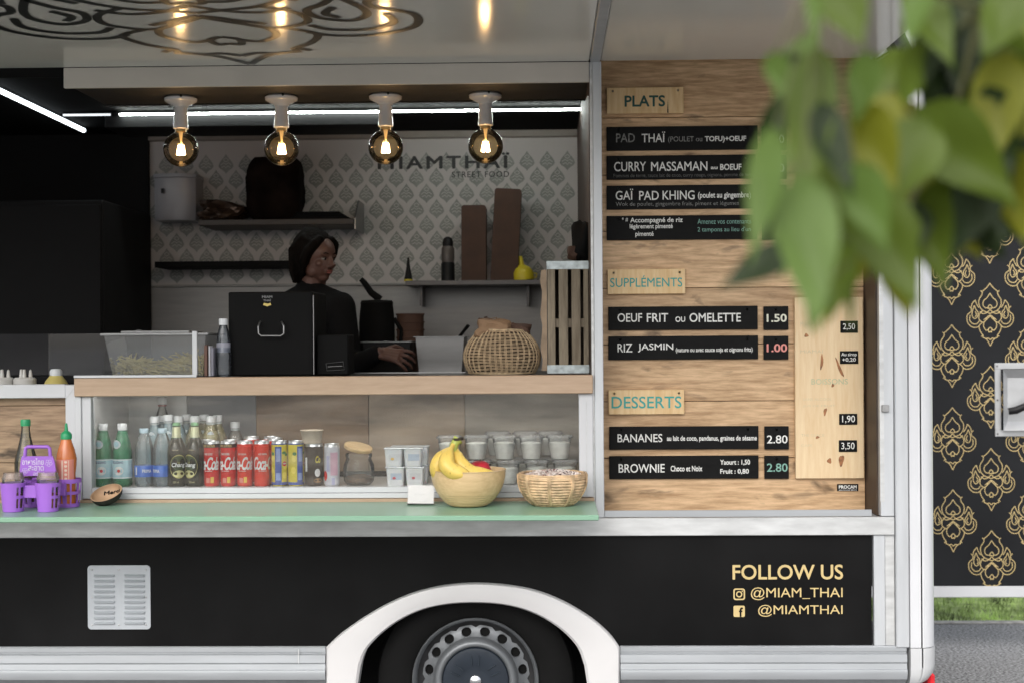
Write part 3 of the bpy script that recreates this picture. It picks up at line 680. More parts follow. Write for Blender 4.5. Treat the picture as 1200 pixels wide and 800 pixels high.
# --- vent grille
vx0, vx1, vz0, vz1 = X0(102.5, 700), X0(176, 700), Z0(737, 140), Z0(662, 140)
g = MB(); rr = .012; P = []
for cx_, cz_, a0 in ((vx1 - rr, vz1 - rr, 0), (vx0 + rr, vz1 - rr, 90), (vx0 + rr, vz0 + rr, 180), (vx1 - rr, vz0 + rr, 270)):
    for i in range(5): a = R(a0 + i * 22.5); P.append((cx_ + rr * math.cos(a), cz_ + rr * math.sin(a)))
g.prism(P, 0.0015, .006); VG = mat('silver_vent_paint', (0.49, 0.52, 0.55), 0.4, 0.2, 0.04, 6); vent = g.build('vent_grille', VG, truck)
lv_me = None
for c_ in (0, 1):
    lx0 = X0((109.5, 145)[c_] + .5, 700); lx1 = X0((134, 169)[c_] + .5, 700)
    for r_ in range(10):
        z = Z0(672.6 + r_ * 6.15, 140); 
        if lv_me is None:
            g = MB(); L = lx1 - lx0; g.add([(0, .0015, 0), (L, .0015, 0), (L - .004, -.007, -.0055), (.004, -.007, -.0055), (0, .0015, -.0075), (L, .0015, -.0075), (.004, -.0055, -.0078), (L - .004, -.0055, -.0078)],
                [(0, 1, 2, 3), (3, 2, 7, 6), (6, 7, 5, 4), (0, 3, 6, 4), (1, 5, 7, 2)]); lv_me = g.mesh('louvre', VG)
        o = bpy.data.objects.new('louvre', lv_me); col.objects.link(o); o.parent = vent; o.location = (lx0, 0, z)
g = MB()
for a in (.07, .5, .93):
    for b in (.07, .5, .93):
        if a == .5 and b == .5: continue
        g.sphere((vx0 + (vx1 - vx0) * a, .001, vz0 + (vz1 - vz0) * b), .0032, 8, 6, sq=(1, .7, 1))
tag(g.build('vent_rivet', mat('rivet_steel', (0.6, 0.6, 0.6), 0.3, .7), vent, smooth=60), kind='stuff')
# --- lettering on the lower panel
YT = .0045
g = MB(); ptext(g, 'FOLLOW US', 858.5, 988, 661, 678.5, YT, bold=.02); g.build('gold_lettering', GOLD, truck, fix=False)
g = MB(); ptext(g, '@MIAM_THAI', 880, 987.5, 687.5, 702.5, YT, bold=.0); ptext(g, '@MIAMTHAI', 888.5, 987.5, 708, 722, YT, bold=.0); g.build('gold_lettering', GOLD, truck, fix=False)
def rrect(cx_, cz_, hw, r, n=5):
    P = []
    for sx, sz, a0 in ((1, 1, 0), (-1, 1, 90), (-1, -1, 180), (1, -1, 270)):
        for i in range(n + 1): a = R(a0 + i * 90 / n); P.append((cx_ + sx * (hw - r) + r * math.cos(a), cz_ + sz * (hw - r) + r * math.sin(a)))
    return P
def ring(mb, A, B, Y):
    n = len(A); mb.add([(x, Y, z) for x, z in A] + [(x, Y, z) for x, z in B], [(i, (i + 1) % n, n + (i + 1) % n, n + i) for i in range(n)])
c = W(866.5, 696, 0); u = S(1, 0); g = MB()
ring(g, rrect(c.x, c.z, 6.8 * u, 2.8 * u), rrect(c.x, c.z, 5.2 * u, 1.8 * u), YT)
circ = lambda r: [(c.x + r * u * math.cos(2 * PI * i / 24), c.z + r * u * math.sin(2 * PI * i / 24)) for i in range(24)]
ring(g, circ(3.7), circ(2.3), YT); d = [(c.x + 3.6 * u + .8 * u * math.cos(2 * PI * i / 10), c.z + 3.6 * u + .8 * u * math.sin(2 * PI * i / 10)) for i in range(10)]
g.add([(x, YT, z) for x, z in d], [tuple(range(10))]); g.build('camera_icon', GOLD, truck, fix=False)
c = W(866.5, 716, 0); g = MB(); g.add([(x, YT, z) for x, z in rrect(c.x, c.z, 6.6 * u, 1.8 * u)], [tuple(range(24))]); g.build('letter_f_icon', GOLD, truck, fix=False)
g = MB(); text_into(g, 'f', c.x - .3 * u, c.x + 4.4 * u, c.z - 6.4 * u, c.z + 4.6 * u, YT - .0006, bold=.04); g.build('letter_f', BLACKP, truck, fix=False)
# ================================================================== LAMPS
PORC = mat('white_porcelain', (0.66, 0.63, 0.60), 0.25, 0, 0.03, 8, coat=.3)
BULB = clear('smoked_amber_glass', (0.78, 0.70, 0.54), rough=.04, fres=1.45, body=.02, bodyc=(.5, .42, .3))
BRASS = mat('brass', (0.6, 0.42, 0.18), 0.3, 0.9)
FIL = glow('filament', (1.0, 0.66, 0.34), 60)
zSof = Z0(112, 400, .3)
YL = .3
lx = X0(212, 168, YL)
lamp = thing('ceiling_lamp', 'glowing globe bulb in white socket, leftmost of the four under the hatch edge', 'lamp', (lx, YL, zSof), 'globe bulbs hanging in a row inside the hatch')
k = S(1, YL)
zb = lambda py: H - (py - 400) * (D + YL) / F
def rel(py): return zb(py) - zb(111.0)
MB().lathe([(0.0, 0), (17 * k, 0), (19.3 * k, -2 * k), (18.8 * k, -5 * k), (14 * k, -8 * k), (9 * k, -10.5 * k), (8 * k, -12 * k), (0, -12 * k)], 32).build('lamp_base', PORC, lamp, smooth=35, world=False)
MB().lathe([(0.0, -11.5 * k), (7 * k, -11.5 * k), (8 * k, -20 * k), (8.2 * k, -31 * k), (8.8 * k, -33 * k), (8.8 * k, -37 * k), (7.3 * k, -38 * k), (0, -38 * k)], 24).build('socket', PORC, lamp, smooth=35, world=False)
MB().sphere((5 * k, -18 * k, -1.5 * k), 1.6 * k, 8, 6).build('screw', BLK, lamp, world=False)
MB().lathe([(6.2 * k, -37 * k), (6.4 * k, -41 * k)], 20, caps=False).build('bulb_cap', BRASS, lamp, world=False)
cb = -61.5 * k; rb = 20.6 * k
pr = [(6.0 * k, -39 * k), (6.5 * k, -42 * k)] + [(rb * math.sin(R(a)), cb + rb * math.cos(R(a))) for a in range(24, 181, 6)]
MB().lathe(pr, 36, caps=False).build('bulb', BULB, lamp, smooth=60, world=False)
MB().lathe([(2.6 * k, -41 * k), (1.4 * k, -50 * k), (.9 * k, -56 * k), (0, -57 * k)], 10).build('glass_stem', mat('warm_glass_stem', (0.75, 0.6, 0.35), 0.2, emit=(1, .6, .25), estr=.4), lamp, world=False)
g = MB()
for i in range(6):
    a = 2 * PI * i / 6
    g.tube([(2.2 * k * math.cos(a), 2.2 * k * math.sin(a), -57 * k), (3.2 * k * math.cos(a), 3.2 * k * math.sin(a), -62 * k), (4.2 * k * math.cos(a), 4.2 * k * math.sin(a), -68 * k)], 1.15 * k, 6)
g.build('filament', FIL, lamp, world=False)
for i, (px, t) in enumerate(((330, 'second from the left of the four under the hatch edge'), (452, 'third from the left, in front of the wall lettering'), (569, 'rightmost of the four, nearest the menu wall'))):
    dup(lamp, (X0(px, 166, YL), YL, zSof), 'glowing globe bulb, ' + t)
STRIP = glow('led_strip_light', (0.93, 1.0, 0.95), 40)
YS1 = 1.2
def strip(p, q, r, lab, m=None):
    c = (Vector(p) + Vector(q)) / 2
    t = thing('strip_light', lab, 'strip light', c, 'strip lights on the kitchen ceiling')
    d = (Vector(q) - Vector(p)); n = d.normalized()
    MB().tube([p, q], r, 10).build('light_tube', m or STRIP, t, smooth=60)
    g = MB(); g.tube([Vector(p) - n * .012, p], r * 1.25, 10); g.build('end_cap', DARKIN, t)
    g = MB(); g.tube([q, Vector(q) + n * .012], r * 1.25, 10); g.build('end_cap', DARKIN, t)
    g = MB(); g.tube([Vector(p) + Vector((0, 0, r * 1.6)), Vector(q) + Vector((0, 0, r * 1.6))], r * 1.0, 6); g.build('light_rail', DARKIN, t)
zl = zC - .016
MB().box(XA(124, zC - .05, 1.24), XA(452, zC - .05, 1.24), 1.222, 1.50, ZP(300, 148, 1.222), zC - .001, .003).build('shade_baffle', DARKIN, truck)  # baffle added behind the long strip light to shade the left wallpaper
strip((XA(140, zl, YS1), YS1, zl), (XA(684, zl, YS1), YS1, zl), .0042, 'long glowing white strip light running behind the four globe bulbs')
strip((XA(74, zl, 1.2), 1.2, zl), (XA(130, zl, 1.2), 1.2, zl), .005, 'short dim strip light left of the long one', glow('dim_strip_light', (.9, .95, 1), .75))
a = W(98, 153, 1.72); b = W(-60, 79, 1.72)
za = zl; 
def onceil(px, py):
    v = CAM_ROT @ Vector(((px - 600) / F, -(py - 400) / F, -1)); t = (zl - H) / v.z; return Vector((t * v.x, -D + t * v.y, zl))
strip(onceil(98, 153), onceil(-60, 78), .010, 'bright slanting strip light on the ceiling at the far left', glow('left_strip_light', (0.86, .95, 1.0), 3))

# ================================================================== MENU BOARDS
YF = YM - .010      # face of the boards
def board(px0, px1, py0, py1, lab, cat='menu board', m=None, name='menu_board', group='black menu boards', th=.009, Y=None, screws=2):
    Y = YF if Y is None else Y
    a = W(px0, (py0 + py1) / 2, Y); b = W(px1, (py0 + py1) / 2, Y); zt = W((px0 + px1) / 2, py0, Y).z; zb_ = W((px0 + px1) / 2, py1, Y).z
    t = thing(name, lab, cat, ((a.x + b.x) / 2, Y + th, zb_), group)
    MB().box(a.x, b.x, Y, Y + th - .0008, zb_, zt, .0012).build('panel', m or SLATE, t)
    if screws:
        for xx in ((a.x + (b.x - a.x) * .08, b.x - (b.x - a.x) * .07) if screws == 2 else ((a.x + b.x) / 2,)):
            MB().lathe([(0, -.0025), (.0035, -.002), (.004, 0)], 10, M=Matrix.Translation((xx, Y, zt - .012)) @ Matrix.Rotation(R(-90), 4, 'X') @ Matrix.Diagonal((1, 1, -1, 1))).build('screw', STEEL if screws == 2 else ALUD, t, smooth=60)
    return t
def letters(t, items, m=CHALK, Y=None, name='lettering'):
    g = MB()
    for s, x0, x1, y0, y1, bd in items: ptext(g, s, x0, x1, y0, y1, (YF if Y is None else Y) - .0007, bold=bd)
    g.build(name, m, t, fix=False)
def leftover(t, items, m): letters(t, items, m)
B1 = board(711, 888, 148, 176, 'black menu board reading PAD THAI, topmost under the PLATS block')
letters(B1, [('PAD', 722, 744, 156.6, 167, .01)], mat('worn_paint_pen', (0.25, 0.25, 0.24), .8, 0, .3, 120)); letters(B1, [('THAÏ', 752, 779.5, 154.5, 167, .01), ('TOFU)+OEUF', 826, 874.5, 159.5, 167.5, .035)])
letters(B1, [('(POULET ou', 783, 823, 160, 168, .01)], mat('worn_paint_pen', (0.25, 0.25, 0.24), .8, 0, .3, 120))
B2 = board(711, 886, 182, 210, 'black menu board reading CURRY MASSAMAN, below the PAD THAI board')
letters(B2, [('CURRY', 719.7, 757, 189.8, 201, .012), ('MASSAMAN', 763, 829, 189.6, 200.5, .012), ('au', 833, 841, 195.5, 198.5, .03), ('BOEUF', 844, 869, 192.2, 199.5, .035)])
letters(B2, [('Pommes de terre, sauce lait de coco, curry rouge, oignons, pomme de terre', 719, 884, 203.2, 208.6, 0)], CHALKD)
B3 = board(711, 886, 217, 245, 'black menu board reading GAI PAD KHING, third of the upper boards')
letters(B3, [('GAÏ', 721.5, 742, 221.5, 234.6, .012), ('PAD', 749, 772, 224, 234.6, .012), ('KHING', 776.5, 814, 223.5, 234.2, .012), ('(poulet au gingembre)', 818, 880, 225, 234, .03)])
letters(B3, [('Wok de poulet, gingembre frais, piment et légumes', 721.5, 866, 236.3, 242.5, 0)], mat('worn_paint_pen', (0.25, 0.25, 0.24), .8, 0, .3, 120))
B4 = board(711, 887, 252.5, 281, 'black menu board of small handwritten notes on rice and spice, lowest of the upper boards')
letters(B4, [('*', 729, 731, 255, 258, .02), ('#', 733, 736, 255.5, 260, .02), ('Accompagné de riz', 738.6, 800, 255, 262.5, .03), ('légèrement pimenté', 738, 788.4, 262.5, 269.5, .03), ('pimenté', 744.6, 766, 271.5, 278.5, .03)])
letters(B4, [('Amenez vos contenants', 817.5, 880, 256.5, 262.5, 0), ("2 tampons au lieu d'un", 817.5, 880, 266, 273, 0)], CHALKG)
for py0, s, tt in ((148, '9.50', 'PAD THAI'), (182, '9.50', 'CURRY MASSAMAN'), (217, '9.00', 'GAI PAD KHING')):
    t = board(893, 922, py0, py0 + 28, f'small black price board to the right of the {tt} board, mostly behind leaves', 'price board', name='price_board', group='black price boards', screws=1)
    letters(t, [(s, 897, 919, py0 + 10, py0 + 20, .015)])
t = board(893, 922, 252.5, 281, 'small blank black board to the right of the handwritten notes board', 'price board', name='price_board', group='black price boards', screws=1)
B5 = board(713, 888, 359, 386.5, 'black menu board reading OEUF FRIT OU OMELETTE, under the SUPPLEMENTS block')
letters(B5, [('OEUF', 723.7, 752.5, 367.2, 377.4, .014), ('FRIT', 758, 783, 367.2, 377.4, .014), ('OU', 791.5, 803, 371, 377.4, .025), ('OMELETTE', 808, 868.3, 366.8, 377.4, .018)])
B6 = board(713, 888.5, 393.5, 421, 'black menu board reading RIZ JASMIN, below the OEUF FRIT board')
letters(B6, [('RIZ', 723.7, 741, 402.5, 412.5, .01), ('JASMIN', 747.5, 789, 402.2, 412.3, .01), ('(nature ou avec sauce soja et oignons frits)', 792, 882, 406.8, 413.6, .03)])
t = board(895, 924, 359, 386.5, 'small black price board showing 1.50 in white', 'price board', name='price_board', group='black price boards', screws=1)
letters(t, [('1.50', 898.5, 922, 368, 377.5, .03)], mat('cream_paint_pen', (0.72, 0.72, 0.60), .7))
t = board(895, 924, 393.5, 421, 'small black price board showing 1.00 in coral', 'price board', name='price_board', group='black price boards', screws=1)
letters(t, [('1.00', 898.5, 922.5, 402.7, 412.3, .03)], CHALKR)
B7 = board(714, 889, 499, 526, 'black menu board reading BANANES, under the DESSERTS block')
letters(B7, [('BANANES', 723.7, 776.2, 508, 517.6, .01), ('au lait de coco, pandanus, graines de sésame', 781.5, 887, 509.8, 517.6, .03)])
B8 = board(714, 889, 533.5, 560.5, 'black menu board reading BROWNIE, lowest on the menu wall')
letters(B8, [('BROWNIE', 725, 779, 543, 553.3, .012), ('Choco et Noix', 786, 823, 545, 551.8, .03), ('Yaourt : 1,50', 844, 879, 538, 544.8, .03), ('Fruit : 0,80', 844, 877.6, 548.8, 555.3, .03)])
t = board(896, 924.5, 499, 526, 'small black price board beside the BANANES board, figures in white', 'price board', name='price_board', group='black price boards', screws=1)
letters(t, [('2.80', 898.8, 923, 509.5, 519, .015)])
t = board(896, 924.5, 533.5, 560.5, 'small black price board showing 2.80 in mint green, the lowest one', 'price board', name='price_board', group='black price boards', screws=1)
letters(t, [('2.80', 898.8, 923, 542.3, 552.2, .015)], CHALKG)
YBk = YM - .020
for (x0, x1, y0, y1, s, lb, tx, m, bd) in ((711, 801, 102.5, 133, 'PLATS', 'small pine block sign reading PLATS in dark teal, with a crack', (732, 779.4, 112, 125.3), TEALD, .03),
        (712, 803, 315.5, 344.5, 'SUPPLÉMENTS', 'small pine block sign reading SUPPLEMENTS in teal', (715, 799.5, 323, 336.4), TEAL, .008), (713, 802, 456.5, 485, 'DESSERTS', 'small pine block sign reading DESSERTS in large teal letters', (716.7, 798.6, 464, 478), TEAL, .012)):
    t = board(x0, x1, y0, y1, lb, 'wooden sign', PINE, 'wooden_sign', 'pine heading blocks', .019, YBk, 2)
    letters(t, [(s,) + tx + (bd,)], m, YBk)
    if s == 'PLATS':
        g = MB(); p = W(782.5, 132.5, YBk); g.add([(p.x - .0022, YBk - .0004, p.z), (p.x + .003, YBk - .0004, p.z), (p.x + .001, YBk - .0004, p.z + .05)], [(0, 1, 2)]); g.build('crack', mat('dark_crack', (.03, .018, .01), .9), t, fix=False)
t = board(932, 1012, 348.5, 560, 'tall pale pine board for drinks with reddish knots and faded lettering', 'drinks board', PINEL, 'drinks_board', None, .020, YBk, 0)
letters(t, [('BOISSONS', 951, 993.5, 443.5, 450, .01)], mat('faded_green_print', (0.55, 0.56, 0.36), .7), YBk)
letters(t, [('MIAMAÏ', 938, 965, 409, 413.5, 0), ('MIAM', 938, 950, 377, 383, 0), ('SANS ALCOOL', 941, 975, 466, 469, 0), ('JUS DE FRUIT', 941, 979, 474, 477, 0), ('THE GLACE', 939, 966, 508, 511, 0), ('CAFE', 939, 952, 520, 523, 0)], mat('very_faded_print', (0.66, 0.55, 0.36), .7), YBk)
KN = mat('red_brown_knot', (0.36, 0.15, 0.06), .6, 0, .3, 60)
for px, py, rx, rz, an in ((963, 424, 1.6, 9, 5), (984, 431, 1.6, 12, -22), (945, 393, 2.4, 2.2, 0), (967, 482, 1.8, 4.5, 12), (958, 512, 2.2, 1.5, -20), (972, 539.5, 2.6, 3, 0), (986, 539, 3, 6.5, 8), (976, 451, 1.5, 2.5, 10)):
    p = W(px, py, YBk); u = S(1, YBk); g = MB(); A = R(an); P = []
    for i in range(16):
        a_ = 2 * PI * i / 16; q = 1 + .18 * math.sin(3 * a_ + px); x, z = rx * u * math.cos(a_) * q, rz * u * math.sin(a_) * q
        P.append((p.x + x * math.cos(A) + z * math.sin(A), YBk - .0004, p.z - x * math.sin(A) + z * math.cos(A)))
    g.add(P, [tuple(range(16))]); g.build('knot', KN, t, fix=False)
YTg = YBk - .004
for x0, x1, y0, y1, items, lb in ((985, 1005.5, 376, 390, [('2,50', 988, 1002, 379, 387, .01)], 'tiny black price tag topmost on the pale pine board, half behind a leaf'), (984.5, 1006, 411, 426, [('Au sirop', 986, 1004, 413, 418, .02), ('+0,20', 987, 1003, 419, 424, .02)], 'tiny black tag with two handwritten lines on the pale pine board'),
        (983.6, 1004.8, 484.3, 497.2, [('1,90', 987, 1002, 486.5, 495.5, .01)], 'tiny black price tag just above the lowest one on the pine board'), (983.2, 1004.6, 515.3, 529, [('3,50', 986, 1001.5, 518, 527, .01)], 'lowest tiny black price tag on the pale pine drinks board')):
    t = board(x0, x1, y0, y1, lb, 'price tag', None, 'price_tag', 'tiny price tags on the drinks board', .004, YTg, 0); letters(t, items, CHALK, YTg)
t = board(981, 1006, 566.5, 575, 'small black maker sticker on the planks below the drinks board', 'sticker', None, 'sticker', None, .002, YM - .002, 0)
letters(t, [('PROCAM', 983, 1004, 568, 572, .05), ('MAINTENANCE SERVICE', 983, 1004, 573, 574.3, .02)], CHALK, YM - .002)
t = board(981, 1004, 249, 266, 'small black floral sticker on the planks behind the leaves', 'sticker', None, 'sticker', None, .002, YM - .002, 0)
g = MB(); p = W(992, 258, YM - .003); g.add([(p.x + u_ * .022, YM - .0027 - l * .00002, p.z + v_ * .019) for u_, v_, l in V], Fc); g.build('flower_print', CHALK, t, fix=False)

# ================================================================== DRINKS IN THE DISPLAY CASE
SILV = mat('can_aluminium', (0.7, 0.7, 0.71), 0.3, 0.8)
def stand(px, Y, z): return (XA(px, z + .05, Y), Y, z)
# --- cans
RC, HC = S(9.3, .08), S(53.5, .08)
def can(px, Y, lab, bodym, z=None, rz=0, h=1.0):
    t = thing('drink_can', lab, 'can', stand(px, Y, zcf if z is None else z), 'drink cans in the display case', rz)
    hh = HC * h
    MB().lathe([(0, .004), (RC * .78, .001), (RC * .9, .002), (RC, .008), (RC, hh - .010)], 32, caps=False).build('body', bodym, t, smooth=50, world=False)
    MB().lathe([(RC, hh - .010), (RC * .93, hh - .004), (RC * .94, hh), (RC * .90, hh), (RC * .87, hh - .004), (0, hh - .004)], 32, caps=False).build('lid', SILV, t, smooth=50, world=False)
    return t, hh
RED = mat('red_can_paint', (0.66, 0.025, 0.02), 0.28, 0.2, 0.03)
REDO = mat('orange_red_can_paint', (0.72, 0.055, 0.03), 0.28, 0.2, 0.03)
DKB = mat('dark_can_band', (0.05, 0.025, 0.02), 0.4)
WP = mat('white_label_print', (0.78, 0.78, 0.78), 0.5)
YEL = mat('yellow_can_paint', (0.70, 0.58, 0.06), 0.35, 0.1)
BLU = mat('blue_can_paint', (0.06, 0.10, 0.36), 0.35, 0.1)
def prt(t, m, fn, name='print'):
    g = MB(); fn(g); return g.build(name, m, t, fix=False, world=False)
def cola(px, Y, lab, band, rot, m=RED, small=True):
    t, hh = can(px, Y, lab, m)
    r = RC + .0004
    prt(t, WP, lambda g: wraptext(g, 'Coca-Cola', r, hh * .37, hh * .66, rot, .098, bold=.03, shear=.35, space=.82), 'script_lettering')
    if band:
        prt(t, DKB, lambda g: patch(g, r - .0001, hh * .86, hh * .945, -1.9, 1.9, 20), 'band')
        prt(t, mat('can_gold_print', (.6, .42, .16), .5), lambda g: wraptext(g, 'SANS SUCRES', r + .0002, hh * .875, hh * .925, rot * .5, .05, bold=.03), 'band_lettering')
    prt(t, WP, lambda g: (wraptext(g, 'GOÛT ORIGINAL' if not band else 'SANS SUCRES', r, hh * .70, hh * .745, rot * .4, .03, bold=.02), wraptext(g, 'DE FRANCE', r, hh * .335, hh * .36, rot * .4, .028, bold=.02)), 'small_lettering')
    if small:
        prt(t, mat('yellow_label_print', (.75, .5, .08), .5), lambda g: patch(g, r, hh * .09, hh * .22, .05, .45, 5), 'label_square')
        prt(t, mat('pale_red_print', (.7, .25, .2), .5), lambda g: patch(g, r, hh * .09, hh * .20, -.55, -.05, 5), 'label_square')
    return t
YCn = .085
cola(248.3, YCn, 'red cola can with dark top band and white script, leftmost of the cans', True, -.62)
cola(267.6, YCn, 'red cola can with dark top band, second from the left', True, -.50)
cola(287.0, YCn, 'all red cola can next to the two with dark bands', False, -.40, REDO)
cola(307.0, YCn, 'orange red cola can beside the yellow and blue cans', False, .75, REDO, False)
for px, Y, lb in ((243, .15, 'cola can in the second row behind the dark topped can at left'), (271, .15, 'cola can in the second row behind the second dark topped can')):
    cola(px, Y, lb, True, -.3)
for px, Y, lb in ((295, .24, 'silver topped can in the rear row above the all red can'), (318, .24, 'silver topped can in the rear row above the orange red can'), (322.5, .16, 'pale topped can directly behind the first yellow and blue can')):
    can(px, Y, lb, REDO, h=1.03)
def tea(px, lab, rot):
    t, hh = can(px, YCn, lab, YEL); r = RC + .0004
    prt(t, BLU, lambda g: (patch(g, r, hh * .92, hh * .945, -2, 2, 20), patch(g, r, hh * .0 + .006, hh * .10, -2, 2, 20), patch(g, r, hh * .10, hh * .88, rot - .42, rot + .42, 8)), 'blue_panel')
    prt(t, mat('pale_blue_print', (.25, .33, .62), .5), lambda g: (patch(g, r + .0003, hh * .14, hh * .30, rot - .3, rot + .3, 8), patch(g, r + .0003, hh * .55, hh * .84, rot - .25, rot + .25, 8)), 'small_print')
    for zc_, a in ((.45, rot + .95), (.25, rot + .85), (.62, rot - .8), (.36, rot - .9)): prt(t, mat('lemon_print', (.85, .70, .12), .4), lambda g: disc_patch(g, r + .0002, hh * zc_, a, .009, .012), 'lemon_print')
    prt(t, mat('leaf_green_print', (.06, .2, .04), .5), lambda g: (disc_patch(g, r + .0004, hh * .74, rot + .75, .008, .005), disc_patch(g, r + .0004, hh * .70, rot + 1.1, .007, .005), disc_patch(g, r + .0004, hh * .72, rot - .75, .007, .006)), 'leaf_print')
    prt(t, RED, lambda g: disc_patch(g, r + .0006, hh * .50, rot + .82, .0085, .0085), 'red_badge')
    prt(t, WP, lambda g: wraptext(g, 'Lipton', r + .0009, hh * .48, hh * .53, rot + .82, .013, bold=.04), 'badge_lettering')
tea(327.6, 'yellow and blue lemon tea can touching the orange red can', .02)
tea(346.8, 'yellow and blue lemon tea can beside the dark coconut can', .75)
t, hh = can(368, YCn + .01, 'dark brown coconut drink can below the beige cup', mat('dark_brown_can', (0.045, 0.028, 0.018), 0.4)); r = RC + .0004
t.scale = (1.18, 1.18, .93)
prt(t, WP, lambda g: (disc_patch(g, r, hh * .32, .55, .0085, .015), patch(g, r, hh * .35, hh * .68, -.95, -.62, 4)), 'coconut_print')
prt(t, YEL, lambda g: wraptext(g, 'Co', r, hh * .55, hh * .72, .60, .016, bold=.05, shear=.2), 'lettering')
prt(t, mat('tan_print', (.35, .2, .08), .5), lambda g: disc_patch(g, r - .0001, hh * .14, .6, .013, .008), 'shell_print')
# beige cup standing on the coconut can
cz = HC * .93 + .001; p = stand(367, YCn + .01, zcf)
t = thing('paper_cup', 'beige paper cup with flared rim standing on the dark coconut can', 'cup', (XA(365.5, zcf + cz, YCn + .012), YCn + .012, zcf + cz))
MB().lathe([(0, 0), (.030, 0), (.0345, .048), (.0365, .050), (.0370, .054), (.0345, .055), (.033, .05), (.029, .003), (0, .003)], 28).build('cup', mat('beige_card', (0.50, 0.42, 0.33), 0.7), t, smooth=40, world=False)
t.scale = (1.08, 1.08, .82)
t, hh = can(389, YCn, 'slim pale can with pink panel, rightmost of the cans', mat('pale_lilac_can', (0.62, 0.62, 0.68), 0.35, .1), h=.93); r = RC + .0004; t.scale = (.98, .98, 1)
prt(t, mat('pink_print', (.62, .38, .48), .5), lambda g: patch(g, r, hh * .26, hh * .80, -.05, .95, 9), 'pink_panel')
prt(t, RED, lambda g: disc_patch(g, r + .0002, hh * .25, -.85, .010, .017), 'fruit_print')
prt(t, mat('lilac_print', (.45, .45, .65), .5), lambda g: (patch(g, r, hh * .04, hh * .20, .1, .5, 4), patch(g, r, hh * .35, hh * .72, -.6, -.15, 4)), 'small_print')
# --- bottles
def bottle(name, lab, cat, loc, group, parts, n=28, rz=0):
    t = thing(name, lab, cat, loc, group, rz)
    for nm, pr, m, kw in parts: MB().lathe(pr, n, caps=kw.get('caps', False)).build(nm, m, t, smooth=50, world=False)
    return t
k = S(1, .1)
GB = clear('green_bottle_glass', (.45, .80, .58), rough=.05, fres=1.4, body=.35, bodyc=(.08, .46, .24))
LBL = mat('pale_blue_label', (0.40, 0.62, 0.70), 0.45, 0, 0.03)
for px, lb, rot, dx in ((121, 'green sparkling water bottle with pale blue label, leftmost in the case', -.35, 0), (143.5, 'green sparkling water bottle with pale blue label, second from the left', -.55, 0)):
    R_ = 11.3 * k
    t = bottle('water_bottle', lb, 'bottle', stand(px, .10, zcf), 'green sparkling water bottles', [
        ('glass_body', [(0, .002), (R_ * .8, 0), (R_, 3 * k), (R_, 34 * k), (R_ * .96, 42 * k), (R_ * .80, 52 * k), (R_ * .58, 61 * k), (R_ * .46, 66 * k), (R_ * .44, 68 * k)], GB, {}),
        ('water', [(0, .004), (R_ * .9, .004), (R_ * .93, 5 * k), (R_ * .93, 40 * k), (R_ * .72, 53 * k), (0, 53 * k)], clear('green_tinted_water', (.55, .85, .7), body=.15, bodyc=(.1, .4, .25)), {}),
        ('cap', [(0, 66 * k), (R_ * .47, 66 * k), (R_ * .5, 68 * k), (R_ * .5, 73 * k), (R_ * .46, 74 * k), (0, 74 * k)], mat('white_plastic_cap', (.72, .74, .76), .4), {}),
        ('label', [(R_ * 1.015, 10 * k), (R_ * 1.02, 10.1 * k), (R_ * 1.02, 32.5 * k), (R_ * 1.015, 32.6 * k)], LBL, {}),
        ('neck_ring', [(R_ * .47, 63.5 * k), (R_ * .50, 64 * k), (R_ * .48, 65 * k)], mat('navy_ring', (.02, .03, .08), .4), {})])
    r = R_ * 1.03
    prt(t, mat('navy_print', (.04, .06, .18), .5), lambda g: wraptext(g, 'S.PELLEGRINO', r, 27.5 * k, 30.5 * k, rot + .25, .045, bold=.03), 'label_lettering')
    prt(t, WP, lambda g: (patch(g, r, 10.4 * k, 11.4 * k, -2.4, 2.4, 24), patch(g, r, 31.4 * k, 32.3 * k, -2.4, 2.4, 24), disc_patch(g, r, 19 * k, rot + .45, 5.5 * k, 5.0 * k)), 'label_rim')
    prt(t, RED, lambda g: [disc_patch(g, r + .0004, 19 * k, rot + .45, 2.2 * k, 2.2 * k, 5)], 'red_star')
    prt(t, mat('pale_silver_print', (.6, .66, .7), .4), lambda g: disc_patch(g, R_ * .93, 50 * k, rot + .1, 5.8 * k, 5.2 * k), 'neck_badge')
    prt(t, LBL, lambda g: disc_patch(g, R_ * .95, 50 * k, rot + .1, 3.6 * k, 3.2 * k), 'neck_badge_centre')
CLR = clear('clear_plastic', (.96, .98, .99), rough=.06, fres=1.35, body=.16, bodyc=(.75, .82, .86))
WAT = clear('clear_water', (.88, .95, .97), rough=.05, fres=1.33, body=.06, bodyc=(.6, .7, .75))
PBL = mat('royal_blue_label', (0.04, 0.13, 0.50), 0.4, 0, .03)
def ribs(z0, z1, r, n, d):
    out = []
    for i in range(n):
        a = z0 + (z1 - z0) * i / n; b = z0 + (z1 - z0) * (i + .5) / n; out += [(r, a), (r - d, b)]
    out.append((r, z1)); return out
